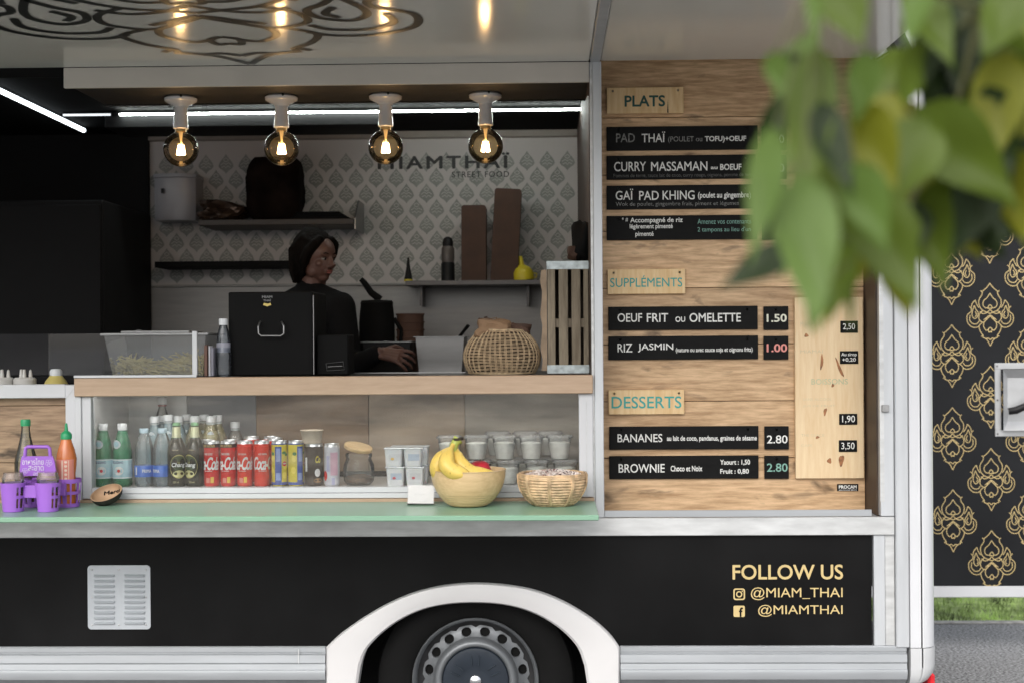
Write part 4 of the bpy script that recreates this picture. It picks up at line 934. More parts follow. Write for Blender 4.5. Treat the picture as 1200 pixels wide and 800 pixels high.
for px, lb, rot in ((169, 'clear still water bottle with blue label beside the green bottles', .55), (190.5, 'clear still water bottle with blue label beside the beer bottle', -.55)):
    R_ = 11.2 * k
    t = bottle('water_bottle', lb, 'bottle', stand(px, .105, zcf), 'clear water bottles with blue labels', [
        ('plastic_body', [(0, .002), (R_ * .8, 0), (R_, 3 * k)] + ribs(4 * k, 12 * k, R_, 3, .001) + [(R_ * .97, 13 * k), (R_ * .97, 25 * k)] + ribs(26 * k, 40 * k, R_, 4, .0015) + [(R_ * .96, 44 * k), (R_ * .80, 52 * k), (R_ * .55, 60 * k), (R_ * .42, 63 * k)], CLR, {}),
        ('water', [(0, .004), (R_ * .9, .004), (R_ * .93, 5 * k), (R_ * .92, 42 * k), (R_ * .7, 53 * k), (0, 53 * k)], WAT, {}),
        ('cap', [(0, 62.5 * k), (R_ * .47, 62.5 * k), (R_ * .49, 67 * k), (R_ * .45, 68 * k), (0, 68 * k)], mat('pale_blue_cap', (.42, .54, .62), .4), {}),
        ('label', [(R_ * .99, 11.5 * k), (R_ * 1.01, 11.6 * k), (R_ * 1.01, 24.8 * k), (R_ * .99, 25 * k)], PBL, {})])
    prt(t, WP, lambda g: wraptext(g, 'PRIMA', R_ * 1.02, 16.5 * k, 20.5 * k, rot, .032, bold=.03), 'label_lettering')
    if rot > 0: prt(t, WP, lambda g: patch(g, R_ * 1.02, 14 * k, 23 * k, -.75, -.55, 3), 'barcode')
BRG = clear('brown_beer_glass', (.28, .22, .06), rough=.05, fres=1.5, body=.45, bodyc=(.035, .028, .008))
FOIL = mat('cream_foil', (.62, .62, .42), .35, .3)
for px, lb, rot in ((207, 'brown beer bottle with gold oval label, left of the pair', .50), (228.5, 'brown beer bottle with gold oval label, right of the pair', -.50)):
    R_ = 10.8 * k
    t = bottle('beer_bottle', lb, 'bottle', stand(px, .095, zcf), 'brown beer bottles', [
        ('glass_body', [(0, .002), (R_ * .85, 0), (R_, 3 * k), (R_, 42 * k), (R_ * .95, 47 * k), (R_ * .72, 53 * k), (R_ * .50, 58 * k), (R_ * .40, 66 * k), (R_ * .38, 72 * k)], BRG, {}),
        ('beer', [(0, .004), (R_ * .9, .004), (R_ * .93, 45 * k), (R_ * .6, 55 * k), (0, 56 * k)], clear('amber_beer', (.5, .4, .12), body=.3, bodyc=(.08, .06, .015)), {}),
        ('neck_foil', [(R_ * .52, 57.5 * k), (R_ * .46, 62 * k), (R_ * .42, 70 * k)], FOIL, {}),
        ('foil_band', [(R_ * .55, 56.3 * k), (R_ * .53, 57.6 * k)], mat('bottle_green', (.03, .15, .07), .4), {}),
        ('cap', [(0, 71 * k), (R_ * .44, 71 * k), (R_ * .44, 73.5 * k), (R_ * .36, 75 * k), (0, 75 * k)], mat('green_crown_cap', (.15, .30, .16), .4, .3), {})])
    r = R_ * 1.01
    prt(t, mat('gold_green_label', (.50, .45, .16), .4, .2), lambda g: disc_patch(g, r, 24 * k, rot, 11 * k, 14 * k, 24), 'label')
    prt(t, mat('dark_green_label', (.05, .07, .02), .4), lambda g: disc_patch(g, r + .0004, 28 * k, rot, 9.3 * k, 8.5 * k, 24), 'label_centre')
    prt(t, mat('pale_gold_label', (.62, .58, .30), .4, .2), lambda g: disc_patch(g, r + .0004, 15.5 * k, rot, 7 * k, 4 * k, 20), 'label_foot')
    prt(t, WP, lambda g: wraptext(g, 'Chang', r + .0010, 22 * k, 28.5 * k, rot * .9, .048, bold=.04, shear=.15), 'label_lettering')
    prt(t, mat('dim_gold_print', (.40, .36, .2), .5), lambda g: (wraptext(g, 'BEER', r, 45 * k - 2.5 * k, 43.8 * k, rot * .3, .02, bold=.03), wraptext(g, '320 ml', r, 4.5 * k, 7 * k, rot * .3, .02, bold=.03)), 'small_lettering')
# back rows of tall soda bottles: white screw caps and a pale badge at the shoulder
def tall(px, Y, top, tint, lb, badge=True):
    hh = S(569 - top, .0) * 1.0
    zt = ZP(px, top, Y); hh = zt - zcf; R_ = .0315
    m = {'b': clear('pale_blue_plastic', (.72, .84, .88), rough=.07, fres=1.5, body=.32, bodyc=(.50, .68, .74)), 'y': clear('pale_yellow_plastic', (.85, .82, .62), rough=.07, fres=1.5, body=.32, bodyc=(.70, .62, .34)),
         'c': clear('colourless_plastic', (.88, .88, .86), rough=.07, fres=1.5, body=.2, bodyc=(.7, .66, .6))}[tint]
    t = bottle('soda_bottle', lb, 'bottle', (XA(px, zt, Y), Y, zcf), 'tall bottles in the rear rows of the case', [
        ('plastic_body', [(0, .002), (R_ * .8, 0), (R_, .01), (R_, hh * .62), (R_ * .93, hh * .70), (R_ * .62, hh * .81), (R_ * .42, hh * .88), (R_ * .40, hh * .92)], m, {}),
        ('cap', [(0, hh - .022), (R_ * .52, hh - .022), (R_ * .53, hh - .002), (R_ * .48, hh), (0, hh)], mat('white_plastic_cap', (.72, .74, .76), .4), {}),
        ('neck_ring', [(R_ * .46, hh - .030), (R_ * .50, hh - .029), (R_ * .50, hh - .024)], mat('pale_ring', (.5, .55, .56), .4), {})], 20)
    if badge: prt(t, mat('pale_silver_print', (.6, .66, .7), .4), lambda g: disc_patch(g, R_ * .86, hh * .70, .2 * math.sin(px), .014, .017), 'neck_badge')
    return t
tall(181, .20, 487.5, 'b', 'tall pale blue bottle with white cap, leftmost in the back rows'); tall(190.5, .27, 486.5, 'b', 'tall pale blue bottle second in the back rows', False); tall(197, .20, 485.5, 'b', 'tall pale blue bottle third in the back rows')
tall(209, .22, 487, 'b', 'tall pale bottle directly behind the left beer bottle'); tall(218, .28, 485, 'b', 'tall pale blue bottle between the two beer bottles'); tall(228, .22, 487, 'y', 'tall pale yellow bottle directly behind the right beer bottle'); tall(239, .28, 485.3, 'y', 'tall pale yellow bottle just right of the beer bottles')
tall(247, .22, 487, 'y', 'tall yellow tinted bottle above the first can'); tall(255, .26, 486, 'y', 'tall yellow tinted bottle with badge, rightmost of the close group'); tall(275.5, .30, 494, 'c', 'lone colourless bottle standing behind the second cola can', False)
tall(190, .40, 466, 'c', 'tall dim bottle with red cap against the dark case back', False).children[1].data.materials[0] = mat('dull_red_cap', (.30, .06, .06), .4)
# --- glass jar with a wooden lid
p = stand(420.5, .12, zcf); k = S(1, .12)
t = thing('glass_jar', 'small round glass jar of brown sugar with tilted wooden lid', 'jar', p)
MB().lathe([(0, .002), (14 * k, .001), (17.5 * k, 5 * k), (18.7 * k, 14 * k), (18 * k, 23 * k), (15.5 * k, 29 * k), (14.6 * k, 31 * k), (15.6 * k, 33 * k), (15.6 * k, 36 * k), (15 * k, 37 * k)], 32, caps=False).build('glass', clear('jar_glass', (.96, .97, .96), rough=.06, fres=1.28, body=.08, bodyc=(.8, .8, .78)), t, smooth=60, world=False)
MB().lathe([(0, 3 * k), (15 * k, 3 * k), (16.5 * k, 6 * k), (16.6 * k, 9 * k), (10 * k, 11.5 * k), (4 * k, 10 * k), (0, 11 * k)], 32, caps=False).build('brown_sugar', mat('brown_sugar', (.17, .085, .04), .9, 0, .5, 150, .8, 250), t, world=False)
MB().lathe([(0, 0), (15.5 * k, 0), (17 * k, 1 * k), (17 * k, 4 * k), (16 * k, 5 * k), (0, 5 * k)], 32, M=Matrix.Translation((-1 * k, 0, 41 * k)) @ Matrix.Rotation(R(13), 4, 'Y') @ Matrix.Rotation(R(10), 4, 'X')).build('wooden_lid', wood('lid_wood', (.66, .48, .27), (.5, .33, .16), .5, 'X', 3, 0, 0), t, smooth=40, world=False)
# --- yoghurt pots
YOG = mat('white_yoghurt_plastic', (.74, .75, .77), .3, 0, .02, sub=.1)
def pots(px, Y, z, lab, m2, m3):
    k = S(1, Y)
    t = thing('yoghurt_pot', lab, 'yoghurt', (XA(px, z + .03, Y), Y, z), 'yoghurt pots in the display case')
    g = MB(); a, b, hh = 9.3 * k, 10.5 * k, 20.5 * k
    A = rrect(0, 0, a, 3.2 * k); B = rrect(0, 0, b, 3.2 * k); n = len(A)
    g.add([(x, y, 0) for x, y in A] + [(x, y, hh) for x, y in B], [(i, (i + 1) % n, n + (i + 1) % n, n + i) for i in range(n)] + [tuple(range(n))]); g.build('pot', YOG, t, smooth=40, world=False)
    g = MB(); g.box(-11.3 * k, 11.3 * k, -11.3 * k, 11.3 * k, hh + .0003, hh + 1.3 * k, .001); g.build('foil_lid', mat('pale_foil_lid', (.62, .66, .68), .25, .3), t, world=False)
    g = MB(); g.add([(-.5 * b, -b * .955, hh * .35), (.72 * b, -b * .955, hh * .35), (.75 * b, -b * .99 , hh * .72), (-.5 * b, -b * .99, hh * .72)], [(0, 1, 2, 3)]); g.build('label_print', m2, t, fix=False, world=False)
    g = MB(); g.add([(-.1 * b + .006 * math.cos(2 * PI * i / 10), -b * .975 - .0012, hh * .45 + .0045 * math.sin(2 * PI * i / 10)) for i in range(10)], [tuple(range(10))]); g.build('fruit_print', m3, t, fix=False, world=False)
PB_ = mat('pale_blue_print2', (.48, .56, .68), .5); GR_ = mat('faint_grey_print', (.66, .67, .70), .5); YO_ = mat('amber_print', (.7, .45, .1), .5); PK_ = mat('soft_red_print', (.66, .12, .14), .5)
hs_ = S(22.3, .1)
pots(464, .10, zcf, 'white yoghurt pot with red mark, bottom left of the stack', PB_, PK_); pots(486.5, .10, zcf, 'white yoghurt pot with red strawberry mark, bottom right of the stack', GR_, PK_)
pots(462, .10, zcf + hs_, 'white yoghurt pot with amber mark, top left of the stack', GR_, YO_); pots(484.5, .10, zcf + hs_, 'white yoghurt pot with pale blue print, top right of the stack', PB_, PB_)
pots(470, .175, zcf + hs_, 'white yoghurt pot in the second row behind the top left pot', GR_, YO_); pots(492, .175, zcf + hs_, 'white yoghurt pot in the second row behind the top right pot', GR_, YO_)
pots(470, .175, zcf, 'white yoghurt pot in the second row, bottom left', GR_, YO_); pots(492, .175, zcf, 'white yoghurt pot in the second row, bottom right', GR_, YO_)
# --- dessert cups
k = S(1, .12)
CUPM = clear('clear_cup_plastic', (.97, .97, .97), rough=.08, fres=1.22, body=.16, bodyc=(.9, .9, .9))
CREAM = mat('coconut_cream', (.86, .86, .80), .6, 0, .12, 30)
def dcup(px, Y, z, lab):
    t = thing('dessert_cup', lab, 'dessert cup', (XA(px, z + .03, Y), Y, z), 'clear lidded dessert cups in the case')
    MB().lathe([(0, .001), (9.5 * k, 0), (10.5 * k, 2 * k), (14 * k, 25 * k)], 24, caps=False).build('cup', CUPM, t, smooth=50, world=False)
    MB().lathe([(0, 1 * k), (9.9 * k, 1 * k), (12.7 * k, 19 * k), (6 * k, 20.5 * k), (0, 20 * k)], 20, caps=False).build('cream', CREAM, t, smooth=50, world=False)
    MB().lathe([(14 * k, 24.5 * k), (16 * k, 25 * k), (16.2 * k, 26.5 * k), (14.6 * k, 27 * k), (13.5 * k, 28.5 * k), (0, 28.8 * k)], 24, caps=False).build('lid', clear('clear_lid_plastic', (.92, .93, .92), rough=.1, fres=1.25, body=.24, bodyc=(.9, .9, .9)), t, smooth=40, world=False)
    return t
pc = stand(529, .12, zcf); dc = dcup(529, .12, zcf, 'clear cup of pale cream dessert, bottom row far left behind the bananas')
hz = 29 * k
for i, px in enumerate((562, 595, 629, 662)):
    dup(dc, stand(px, .12, zcf), 'clear cup of pale cream dessert, bottom row ' + ('behind the wooden bowl', 'between the two bowls', 'behind the left of the wicker bowl', 'rightmost, behind the wicker bowl')[i])
for i, px in enumerate((527, 558.5, 591, 622.5, 655.5)):
    dup(dc, (XA(px, zcf + hz + .03, .12), .12, zcf + hz), 'clear cup of pale cream dessert, top row ' + ('leftmost, behind the banana stems', 'second from the left', 'in the middle', 'second from the right', 'rightmost next to the white frame')[i])
for i, px in enumerate((583, 616, 645)):
    dup(dc, (XA(px, zcf + hz + .03, .22), .22, zcf + hz + .006), 'clear cup of dessert in the rear row, ' + ('left one', 'middle one', 'right one')[i])
    dup(dc, stand(px, .22, zcf), 'clear cup of dessert in the rear bottom row, ' + ('left one', 'middle one', 'right one')[i])
# ================================================================== THINGS ON THE WORKTOP
zt0 = zBT                                     # height of the worktop
def stx(px, Y, z=None): z = zt0 if z is None else z; return Vector((XA(px, z + .03, Y), Y, z))
def remesh(g, name, m, parent, vox=.005, smooth=2):
    me = g.mesh(name, m); o = bpy.data.objects.new(name, me); col.objects.link(o)
    r = o.modifiers.new('r', 'REMESH'); r.mode = 'VOXEL'; r.voxel_size = vox; r.use_smooth_shade = True
    if smooth: q = o.modifiers.new('s', 'SMOOTH'); q.iterations = smooth; q.factor = .6
    dg = bpy.context.evaluated_depsgraph_get(); me2 = bpy.data.meshes.new_from_object(o.evaluated_get(dg)); o.modifiers.clear(); o.data = me2
    me2.materials.clear(); me2.materials.append(m); me2.shade_smooth()
    L = wloc(parent); me2.transform(Matrix.Translation(-L)); o.parent = parent; return o
def crumple(c, size, seed, amp=.25, n=3):
    rnd = random.Random(seed); bm = bmesh.new(); bmesh.ops.create_icosphere(bm, subdivisions=n, radius=1)
    ph = [(Vector((rnd.gauss(0, 1), rnd.gauss(0, 1), rnd.gauss(0, 1))).normalized(), rnd.uniform(1.5, 5), rnd.uniform(0, 6)) for _ in range(9)]
    vs = []
    for v in bm.verts:
        q = 1 + amp * sum(abs(math.sin(v.co.dot(d) * f + p)) for d, f, p in ph) / 9 * 2 - amp + rnd.uniform(-.02, .02)
        x, y, z = (max(-.78, min(.78, t)) / .78 for t in v.co)
        vs.append((c[0] + x * size[0] * q, c[1] + y * size[1] * q, c[2] + z * size[2] * q))
    fs = [tuple(v.index for v in f.verts) for f in bm.faces]; bm.free(); return vs, fs
KRAFT = mat('brown_kraft_paper', (0.26, 0.16, 0.09), 0.8, 0, .12, 12, .2, 60)
KRAFTD = mat('dark_kraft_board', (0.085, 0.045, 0.030), 0.8, 0, .12, 12)
# --- food tub with noodles
y0, y1 = .09, .33
def tubx(px): return XA(px, zt0 + .05, y0)
a0, a1, b0, b1 = tubx(131), tubx(237), tubx(122), tubx(241); zt1 = ZP(180, 393, y0)
t = thing('food_tub', 'translucent lidded plastic tub half full of yellow noodles', 'tub', ((a0 + a1) / 2, (y0 + y1) / 2, zt0))
TUB = clear('milky_plastic', (.94, .95, .96), rough=.12, fres=1.25, body=.20, bodyc=(.58, .59, .60))
g = MB(); A = [(a0, y0 + .012), (a1, y0 + .012), (a1, y1 - .012), (a0, y1 - .012)]; B = [(b0, y0), (b1, y0), (b1, y1), (b0, y1)]
g.add([(x, y, zt0 + .001) for x, y in A] + [(x, y, zt1) for x, y in B], [(0, 1, 5, 4), (1, 2, 6, 5), (2, 3, 7, 6), (3, 0, 4, 7), (0, 3, 2, 1)]); g.build('tub_body', TUB, t)
g = MB(); g.box(b0 - .012, b1 + .012, y0 - .012, y1 + .012, zt1, zt1 + .008, .003); g.box(b0 + .05, b1 - .06, y0 + .02, y1 - .02, zt1 + .0085, zt1 + .016, .004); g.build('tub_lid', clear('milky_lid', (.9, .9, .9), rough=.2, fres=1.4, body=.75, bodyc=(.55, .56, .57)), t)
p = stx(163, .2); MB().sphere((p.x, .2, zt1 + .016), .012, 12, 8, sq=(1, 1, .5)).build('lid_knob', TUB, t, smooth=60)
g = MB(); rnd = random.Random(3); L = a1 - a0
for i in range(420):
    u = rnd.random(); x = a0 + .008 + u * (L - .016); top = (.022 + .062 * max(0, u - .32) ** .8 + (.025 if u < .25 else 0)) * 1.1
    y = rnd.uniform(y0 + .022, y0 + .12); z = zt0 + .004 + rnd.random() ** .6 * top; an = rnd.uniform(-PI, PI); cu = rnd.uniform(-1.5, 1.5); P = []
    for j in range(6):
        P.append((max(a0 + .004, min(a1 - .004, x)), y, max(zt0 + .004, z))); x += .0095 * math.cos(an); z += .0075 * math.sin(an) * .7; y = min(max(y0 + .018, y + .006 * math.sin(an * 2)), y1 - .03); an += cu * .35
    g.tube(P, .0021, 4, caps=False)
tag(g.build('noodles', mat('yellow_noodles', (0.66, 0.55, 0.22), .5, 0, .12, 20, sub=.0), t, smooth=60, fix=False), kind='stuff')
g = MB(); g.add(*crumple(((a0 + a1) / 2 + .03, y0 + .10, zt0 + .024), ((a1 - a0) * .33, .06, .020), 2, .3)); g.build('noodle_heap', mat('pale_noodle_mass', (0.50, 0.43, 0.22), .7, 0, .2, 60), t, smooth=60)
# --- small card stand between tub and bottle
p = stx(246, .08); t = thing('card_stand', 'small stand of upright cards between the tub and the water bottle', 'card stand', p)
k = S(1, .08)
for dx, wd, hh, cc, nm in ((-3.5, 3.5, 37, (0.22, 0.12, 0.09), 'brown'), (1.0, 2.2, 36, (.68, .68, .72), 'white'), (4.2, 3.0, 34, (.30, .30, .36), 'grey')):
    MB().box(p.x + (dx - wd / 2) * k, p.x + (dx + wd / 2) * k, .06, .10, zt0 + .002, zt0 + hh * k, .001).build('card', mat('card_' + nm, cc, .6), t, label=nm + ' card')
MB().box(p.x - 7 * k, p.x + 7 * k, .055, .105, zt0 + .0003, zt0 + .002).build('base', BLK, t)
# --- clear bottle
p = stx(262, .10); k = S(1, .10); R_ = 9.5 * k
t = bottle('water_bottle', 'clear water bottle with white cap standing beside the black box on the counter', 'bottle', p, None, [
    ('plastic_body', [(0, .002), (R_ * .85, 0), (R_, 3 * k)] + ribs(6 * k, 26 * k, R_, 4, .0016) + [(R_ * .88, 30 * k), (R_ * .8, 44 * k), (R_ * .75, 50 * k), (R_ * .45, 59 * k), (R_ * .42, 61 * k)], clear('thin_clear_plastic', (.80, .84, .88), rough=.06, fres=1.55, body=.07, bodyc=(.5, .55, .62)), {}),
    ('cap', [(0, 60 * k), (R_ * .55, 60 * k), (R_ * .57, 66 * k), (R_ * .5, 67.5 * k), (0, 67.5 * k)], mat('white_plastic_cap', (.72, .74, .76), .4), {}),
    ('label', [(R_ * .86, 28 * k), (R_ * .87, 28.2 * k), (R_ * .85, 39 * k), (R_ * .84, 39.2 * k)], mat('lilac_grey_label', (.36, .37, .44), .4), {})])
# --- black box with a bracket handle
yb = .12; bx0, bx1 = stx(268, yb).x, stx(367, yb).x; ztop = ZP(318, 342, yb)
t = thing('black_case', 'black square case with silver bracket handle and small gold sticker on the counter', 'case', ((bx0 + bx1) / 2, yb + .15, zt0))
MB().box(bx0, bx1, yb, yb + .30, zt0 + .001, ztop, .004).build('box_body', BLKM, t)
MB().box(bx1 + .0005, bx1 + .004, yb - .004, yb + .004, zt0 + .003, ZP(367, 346, yb), .001).build('steel_edge', STEEL, t)
h = [W(x, y, yb - .004 - d) for x, y, d in ((305, 377, 0), (304, 379, .018), (302.5, 383, .022), (303, 391, .024), (306, 393.5, .025), (329, 393.5, .025), (332.5, 391, .024), (332.5, 382, .022), (331, 379, .018), (330, 377, 0))]
MB().tube(h, .0032, 8).build('case_handle', STEEL, t, smooth=60)
p = W(313, 354, yb - .001); g = MB(); g.add([(p.x + u_ * .014, p.y, p.z - .006 + v_ * .010) for u_, v_ in ((-1, -.5), (-.4, -.7), (0, -1), (.4, -.7), (1, -.5), (.8, .3), (.3, 0), (-.2, .1), (-.8, .3))], [tuple(range(9))]); g.build('gold_sticker', mat('gold_foil', (.55, .42, .12), .4, .3), t, fix=False)
g = MB(); ptext(g, 'MIAM', 307, 319, 346.5, 349.5, yb - .001, bold=.02); ptext(g, 'THAÏ', 308.5, 317.5, 350.5, 353.5, yb - .001, bold=.02); g.build('sticker_lettering', mat('grey_print', (.25, .25, .25), .5), t, fix=False)
# --- till and card reader right of it
yb = .16; bx0, bx1 = stx(371, yb).x, stx(408, yb).x
t = thing('black_printer', 'low black receipt printer with a silver edged slot beside the black case', 'printer', ((bx0 + bx1) / 2, yb + .08, zt0))
MB().box(bx0, bx1, yb, yb + .16, zt0 + .001, ZP(390, 392, yb), .004).build('printer_body', BLKM, t)
g = MB(); q = [W(x, y, yb - .003) for x, y in ((382, 425.5), (402, 423.5), (403.5, 433), (383, 434), (382, 425.5))]; g.tube(q, .0012, 6); g.tube([W(384, 429.5, yb - .003), W(401, 428.5, yb - .003)], .0008, 6); g.build('slot_edge', STEEL, t, smooth=60)
# --- steel pans and the ladle, on the middle bench
zB = ZP(515, 436, 1.0) ; MB().box(X0(380, 430, .9), X0(691), .80, 1.3, zB - .03, zB - .001, .002).build('middle_bench', mat('dark_worktop', (0.035, 0.035, 0.035), 0.3, 0, 0.1), truck)
def pan(px0, px1, pyt, Y, lab, m, nm='steel_pan'):
    a, b = XA(px0, zB + .05, Y), XA(px1, zB + .05, Y); z1 = ZP((px0 + px1) / 2, pyt, Y)
    t = thing(nm, lab, 'pan', ((a + b) / 2, Y + .1, zB))
    g = MB(); A = [(a + .012, Y + .01), (b - .012, Y + .01), (b - .012, Y + .21), (a + .012, Y + .21)]; B = [(a, Y), (b, Y), (b, Y + .22), (a, Y + .22)]
    g.add([(x, y, zB + .001) for x, y in A] + [(x, y, z1) for x, y in B], [(0, 1, 5, 4), (1, 2, 6, 5), (2, 3, 7, 6), (3, 0, 4, 7), (0, 3, 2, 1)]); g.build('pan_body', m, t)
    g = MB(); 
    for q in ((a - .008, b + .008, Y - .010, Y), (a - .008, b + .008, Y + .22, Y + .23), (a - .008, a, Y, Y + .22), (b, b + .008, Y, Y + .22)): g.box(*q, z1 - .004, z1, .001)
    g.build('pan_rim', STEEL, t); return t
pan(487, 544, 394, .95, 'deep stainless steel pan with a black ladle leaning in it', STEEL)
pan(425, 481, 400, 1.02, 'black deep pan next to the stainless one, below the cook hand', BLK, 'black_pan')
t = thing('ladle', 'black ladle handle leaning out of the steel pan', 'ladle', W(527, 415, 1.02))
MB().tube([W(522, 418, 1.04), W(530, 405, 1.0), W(549, 381, .97)], [.006, .007, .010], 8, flat=.5).build('ladle_handle', BLK, t, smooth=60)
MB().sphere(W(521, 424, 1.05), .03, 14, 8, sq=(1, 1, .6)).build('ladle_bowl', BLK, t, smooth=60)
# --- woven basket with paper bags
Yk = .21; k = S(1, Yk); p = stx(588.5, Yk); Rb = 45.3 * k; Hb = 51 * k
WICK = mat('pale_wicker', (0.56, 0.42, 0.26), .7, 0, .18, 60, .2, 200)
t = thing('wicker_basket', 'round open weave wicker basket holding crumpled brown paper bags', 'basket', p)
def bprof(u):  # radius at relative height u
    return Rb * (0.70 + 0.36 * math.sin(PI * min(1, u * .9 + .12)) ** .8 - .09 * u)
rmax = max(bprof(i / 50) for i in range(51)); 
def bpr(u): return bprof(u) * Rb / rmax
g = MB(); n = 120
for j in range(13):
    for dbl in (0, .36):
        u = .03 + (j + dbl) / 13.3 * .93; P = []
        for i in range(n + 1):
            a = 2 * PI * i / n; P.append(((bpr(u) + .0018 * math.sin(a * 26 + j * PI)) * math.cos(a), (bpr(u) + .0018 * math.sin(a * 26 + j * PI)) * math.sin(a), Hb * u + .0020 * math.sin(a * 3 + j * .5) + .0006 * math.sin(a * 11 + j * 2)))
        g.tube(P, .0011, 4, caps=False)
tag(g.build('woven_ring', WICK, t, smooth=60, world=False, fix=False), kind='stuff')
g = MB()
for i in range(40):
    for o in (-.017, .017):
        a = 2 * PI * i / 40 + o; P = []
        for j in range(11):
            u = j / 10; P.append((bpr(u) * math.cos(a + .035 * math.sin(u * 3 + i * .7)) , bpr(u) * math.sin(a + .035 * math.sin(u * 3 + i * .7)), Hb * u + .001))
        g.tube(P, .0012, 4, caps=False)
tag(g.build('woven_stake', WICK, t, smooth=60, world=False, fix=False), kind='stuff')
g = MB()
for dz, rr in ((0, .0028), (-.005, .0024)):
    g.tube([(bpr(1) * math.cos(2 * PI * i / 80), bpr(1) * math.sin(2 * PI * i / 80), Hb + dz + .001 * math.sin(i * .5)) for i in range(81)], rr, 6, caps=False)
g.tube([(bpr(0) * math.cos(2 * PI * i / 60), bpr(0) * math.sin(2 * PI * i / 60), .003) for i in range(61)], .0028, 6, caps=False); g.build('basket_rim', WICK, t, smooth=60, world=False, fix=False)
MB().lathe([(0, .002), (Rb * .74, .002)], 30, caps=False).build('basket_bottom', WICK, t, world=False)
MB().lathe([(bpr(j / 12) - .006, Hb * j / 12 + .003) for j in range(12)] + [(0, Hb * .9)], 30, caps=False).build('paper_lining', mat('dark_paper_lining', (.07, .045, .028), .9, 0, .2, 15), t, smooth=60, world=False)
for i, (px, py, sx, sy, sz, m, lb) in enumerate(((578, 388, .05, .05, .035, KRAFT, 'crumpled brown paper bag at the front of the wicker basket'), (597, 391, .06, .055, .028, KRAFTD, 'dark brown paper bag at the back right of the wicker basket'), (569, 381, .022, .03, .022, KRAFTD, 'small folded dark paper bag end on top of the basket'))):
    c = W(px, py, Yk + (.03 if i else -.02)); t2 = thing('paper_bag', lb, 'paper bag', c, 'paper bags in the basket')
    g = MB(); g.add(*crumple(c, (sx, sy, sz), 11 + i, .55, 3)); g.build('bag', m, t2)
    g = MB(); g.tube([c + Vector((sx * .2, 0, sz * .6)), c + Vector((sx * .25, -.004, sz * 1.35)), c + Vector((-sx * .2, .002, sz * 1.2))], [.010, .006, .003], 5, flat=.3); g.build('folded_top', m, t2)
# --- slatted crate on its side
Yk = .14; k = S(1, Yk); c0 = stx(667, Yk)
t = thing('wooden_crate', 'grey weathered slatted crate standing on its side with galvanised strips', 'crate', (c0.x, Yk + .12, zt0))
zc0, zc1 = zt0 + .001, ZP(665, 306, Yk); cx = lambda px: XA(px, zt0 + .15, Yk)
for a, b in ((642, 650.8), (655, 665.8), (670, 680.5), (684, 695), (699, 708)):
    bb = min(cx(b), X0(692) - .002)
    if cx(a) < bb: MB().box(cx(a), bb, Yk, Yk + .007, zc0 + .004, zc1 - .003, .001).build('slat', CRATEW, t)
for a, b in ((zc0 + .001, zc0 + 10 * k), (zc1 - 9.5 * k, zc1)): MB().box(cx(641), X0(692) - .001, Yk - .002, Yk - .0003, a, b).build('metal_strip', mat('galvanised_strip', (.42, .47, .48), .45, .6, .2, 40), t)
for a, b in ((zc0 + .012, zc0 + .03), ((zc0 + zc1) / 2 - .035, (zc0 + zc1) / 2 - .005), (zc1 - .03, zc1 - .012)): MB().box(cx(642), X0(692) - .003, Yk + .008, Yk + .018, a, b, .001).build('batten', CRATEW, t)
MB().box(cx(642), X0(692) - .004, Yk + .22, Yk + .23, zc0, zc1).build('crate_base', mat('dark_crate_inside', (.05, .035, .025), .8), t)
MB().box(cx(641.5), cx(642) + .008, Yk + .02, Yk + .22, zc0, zc1, .001).build('crate_side', CRATEW, t)
MB().box(cx(641.5) + .01, X0(692) - .004, Yk + .02, Yk + .22, zc1 - .010, zc1 - .001, .001).build('crate_side', CRATEW, t)
g = MB(); zz = [zc0 + .01 + i * (zc1 - zc0 - .04) / 9 for i in range(10)]; ll = [cx(634.5 + 1.5 * math.sin(i * 2.1)) for i in range(10)]
g.add([(l_, Yk + .004, z) for l_, z in zip(ll, zz)] + [(cx(641), Yk + .004, z) for z in zz] + [(l_ + .002, Yk + .05, z) for l_, z in zip(ll, zz)], [(i, i + 10, i + 11, i + 1) for i in range(9)] + [(i, i + 1, i + 21, i + 20) for i in range(9)])
g.build('paper_lining', mat('pale_card_lining', (.34, .25, .17), .8, 0, .15, 20), t)
t = thing('dark_bag', 'dark crumpled bag lying on top of the slatted crate', 'bag', W(682, 304, Yk + .1))
g = MB(); c = W(683, 283, Yk + .12); g.add(*crumple(c, (.030, .05, .058), 5, .5)); g.build('bag', BLKM, t, smooth=50)
g = MB(); c = W(672, 296, Yk + .12); g.add(*crumple(c, (.018, .04, .022), 6, .5)); g.build('bag_fold', KRAFTD, t, smooth=50)

# ================================================================== KITCHEN BACK WALL
def wallshelf(px0, px1, pyt, pyb, Y0_, Y1_, lab, m, pieces=()):
    a, b = XA(px0, ZP(px0, pyt, Y0_), Y0_), XA(px1, ZP(px1, pyt, Y0_), Y0_); z1 = ZP((px0 + px1) / 2, pyt, Y0_); z0 = ZP((px0 + px1) / 2, pyb, Y0_)
    t = thing('wall_shelf', lab, 'shelf', ((a + b) / 2, YB, z0), 'shelves on the kitchen back wall')
    MB().box(a, b, Y0_, Y1_, z0, z1, .002).build('shelf_board', m, t)
    for q in pieces: MB().box(a + (b - a) * q - .006, a + (b - a) * q + .006, Y0_ + .1, Y1_, z0 - .09, z0 - .0005).build('bracket', m, t)
    return t, z1
SH1, zs1 = wallshelf(475, 634, 328.5, 334, 1.62, YB - .006, 'thin grey wall shelf carrying brown boxes and a yellow funnel', mat('grey_shelf', (.13, .12, .12), .4), (.1, .9))
SH2, zs2 = wallshelf(232, 414, 257, 263.5, 1.58, YB - .006, 'steel edged wall shelf below the brown dome', mat('dark_steel_shelf', (.05, .04, .035), .5, 0), ())
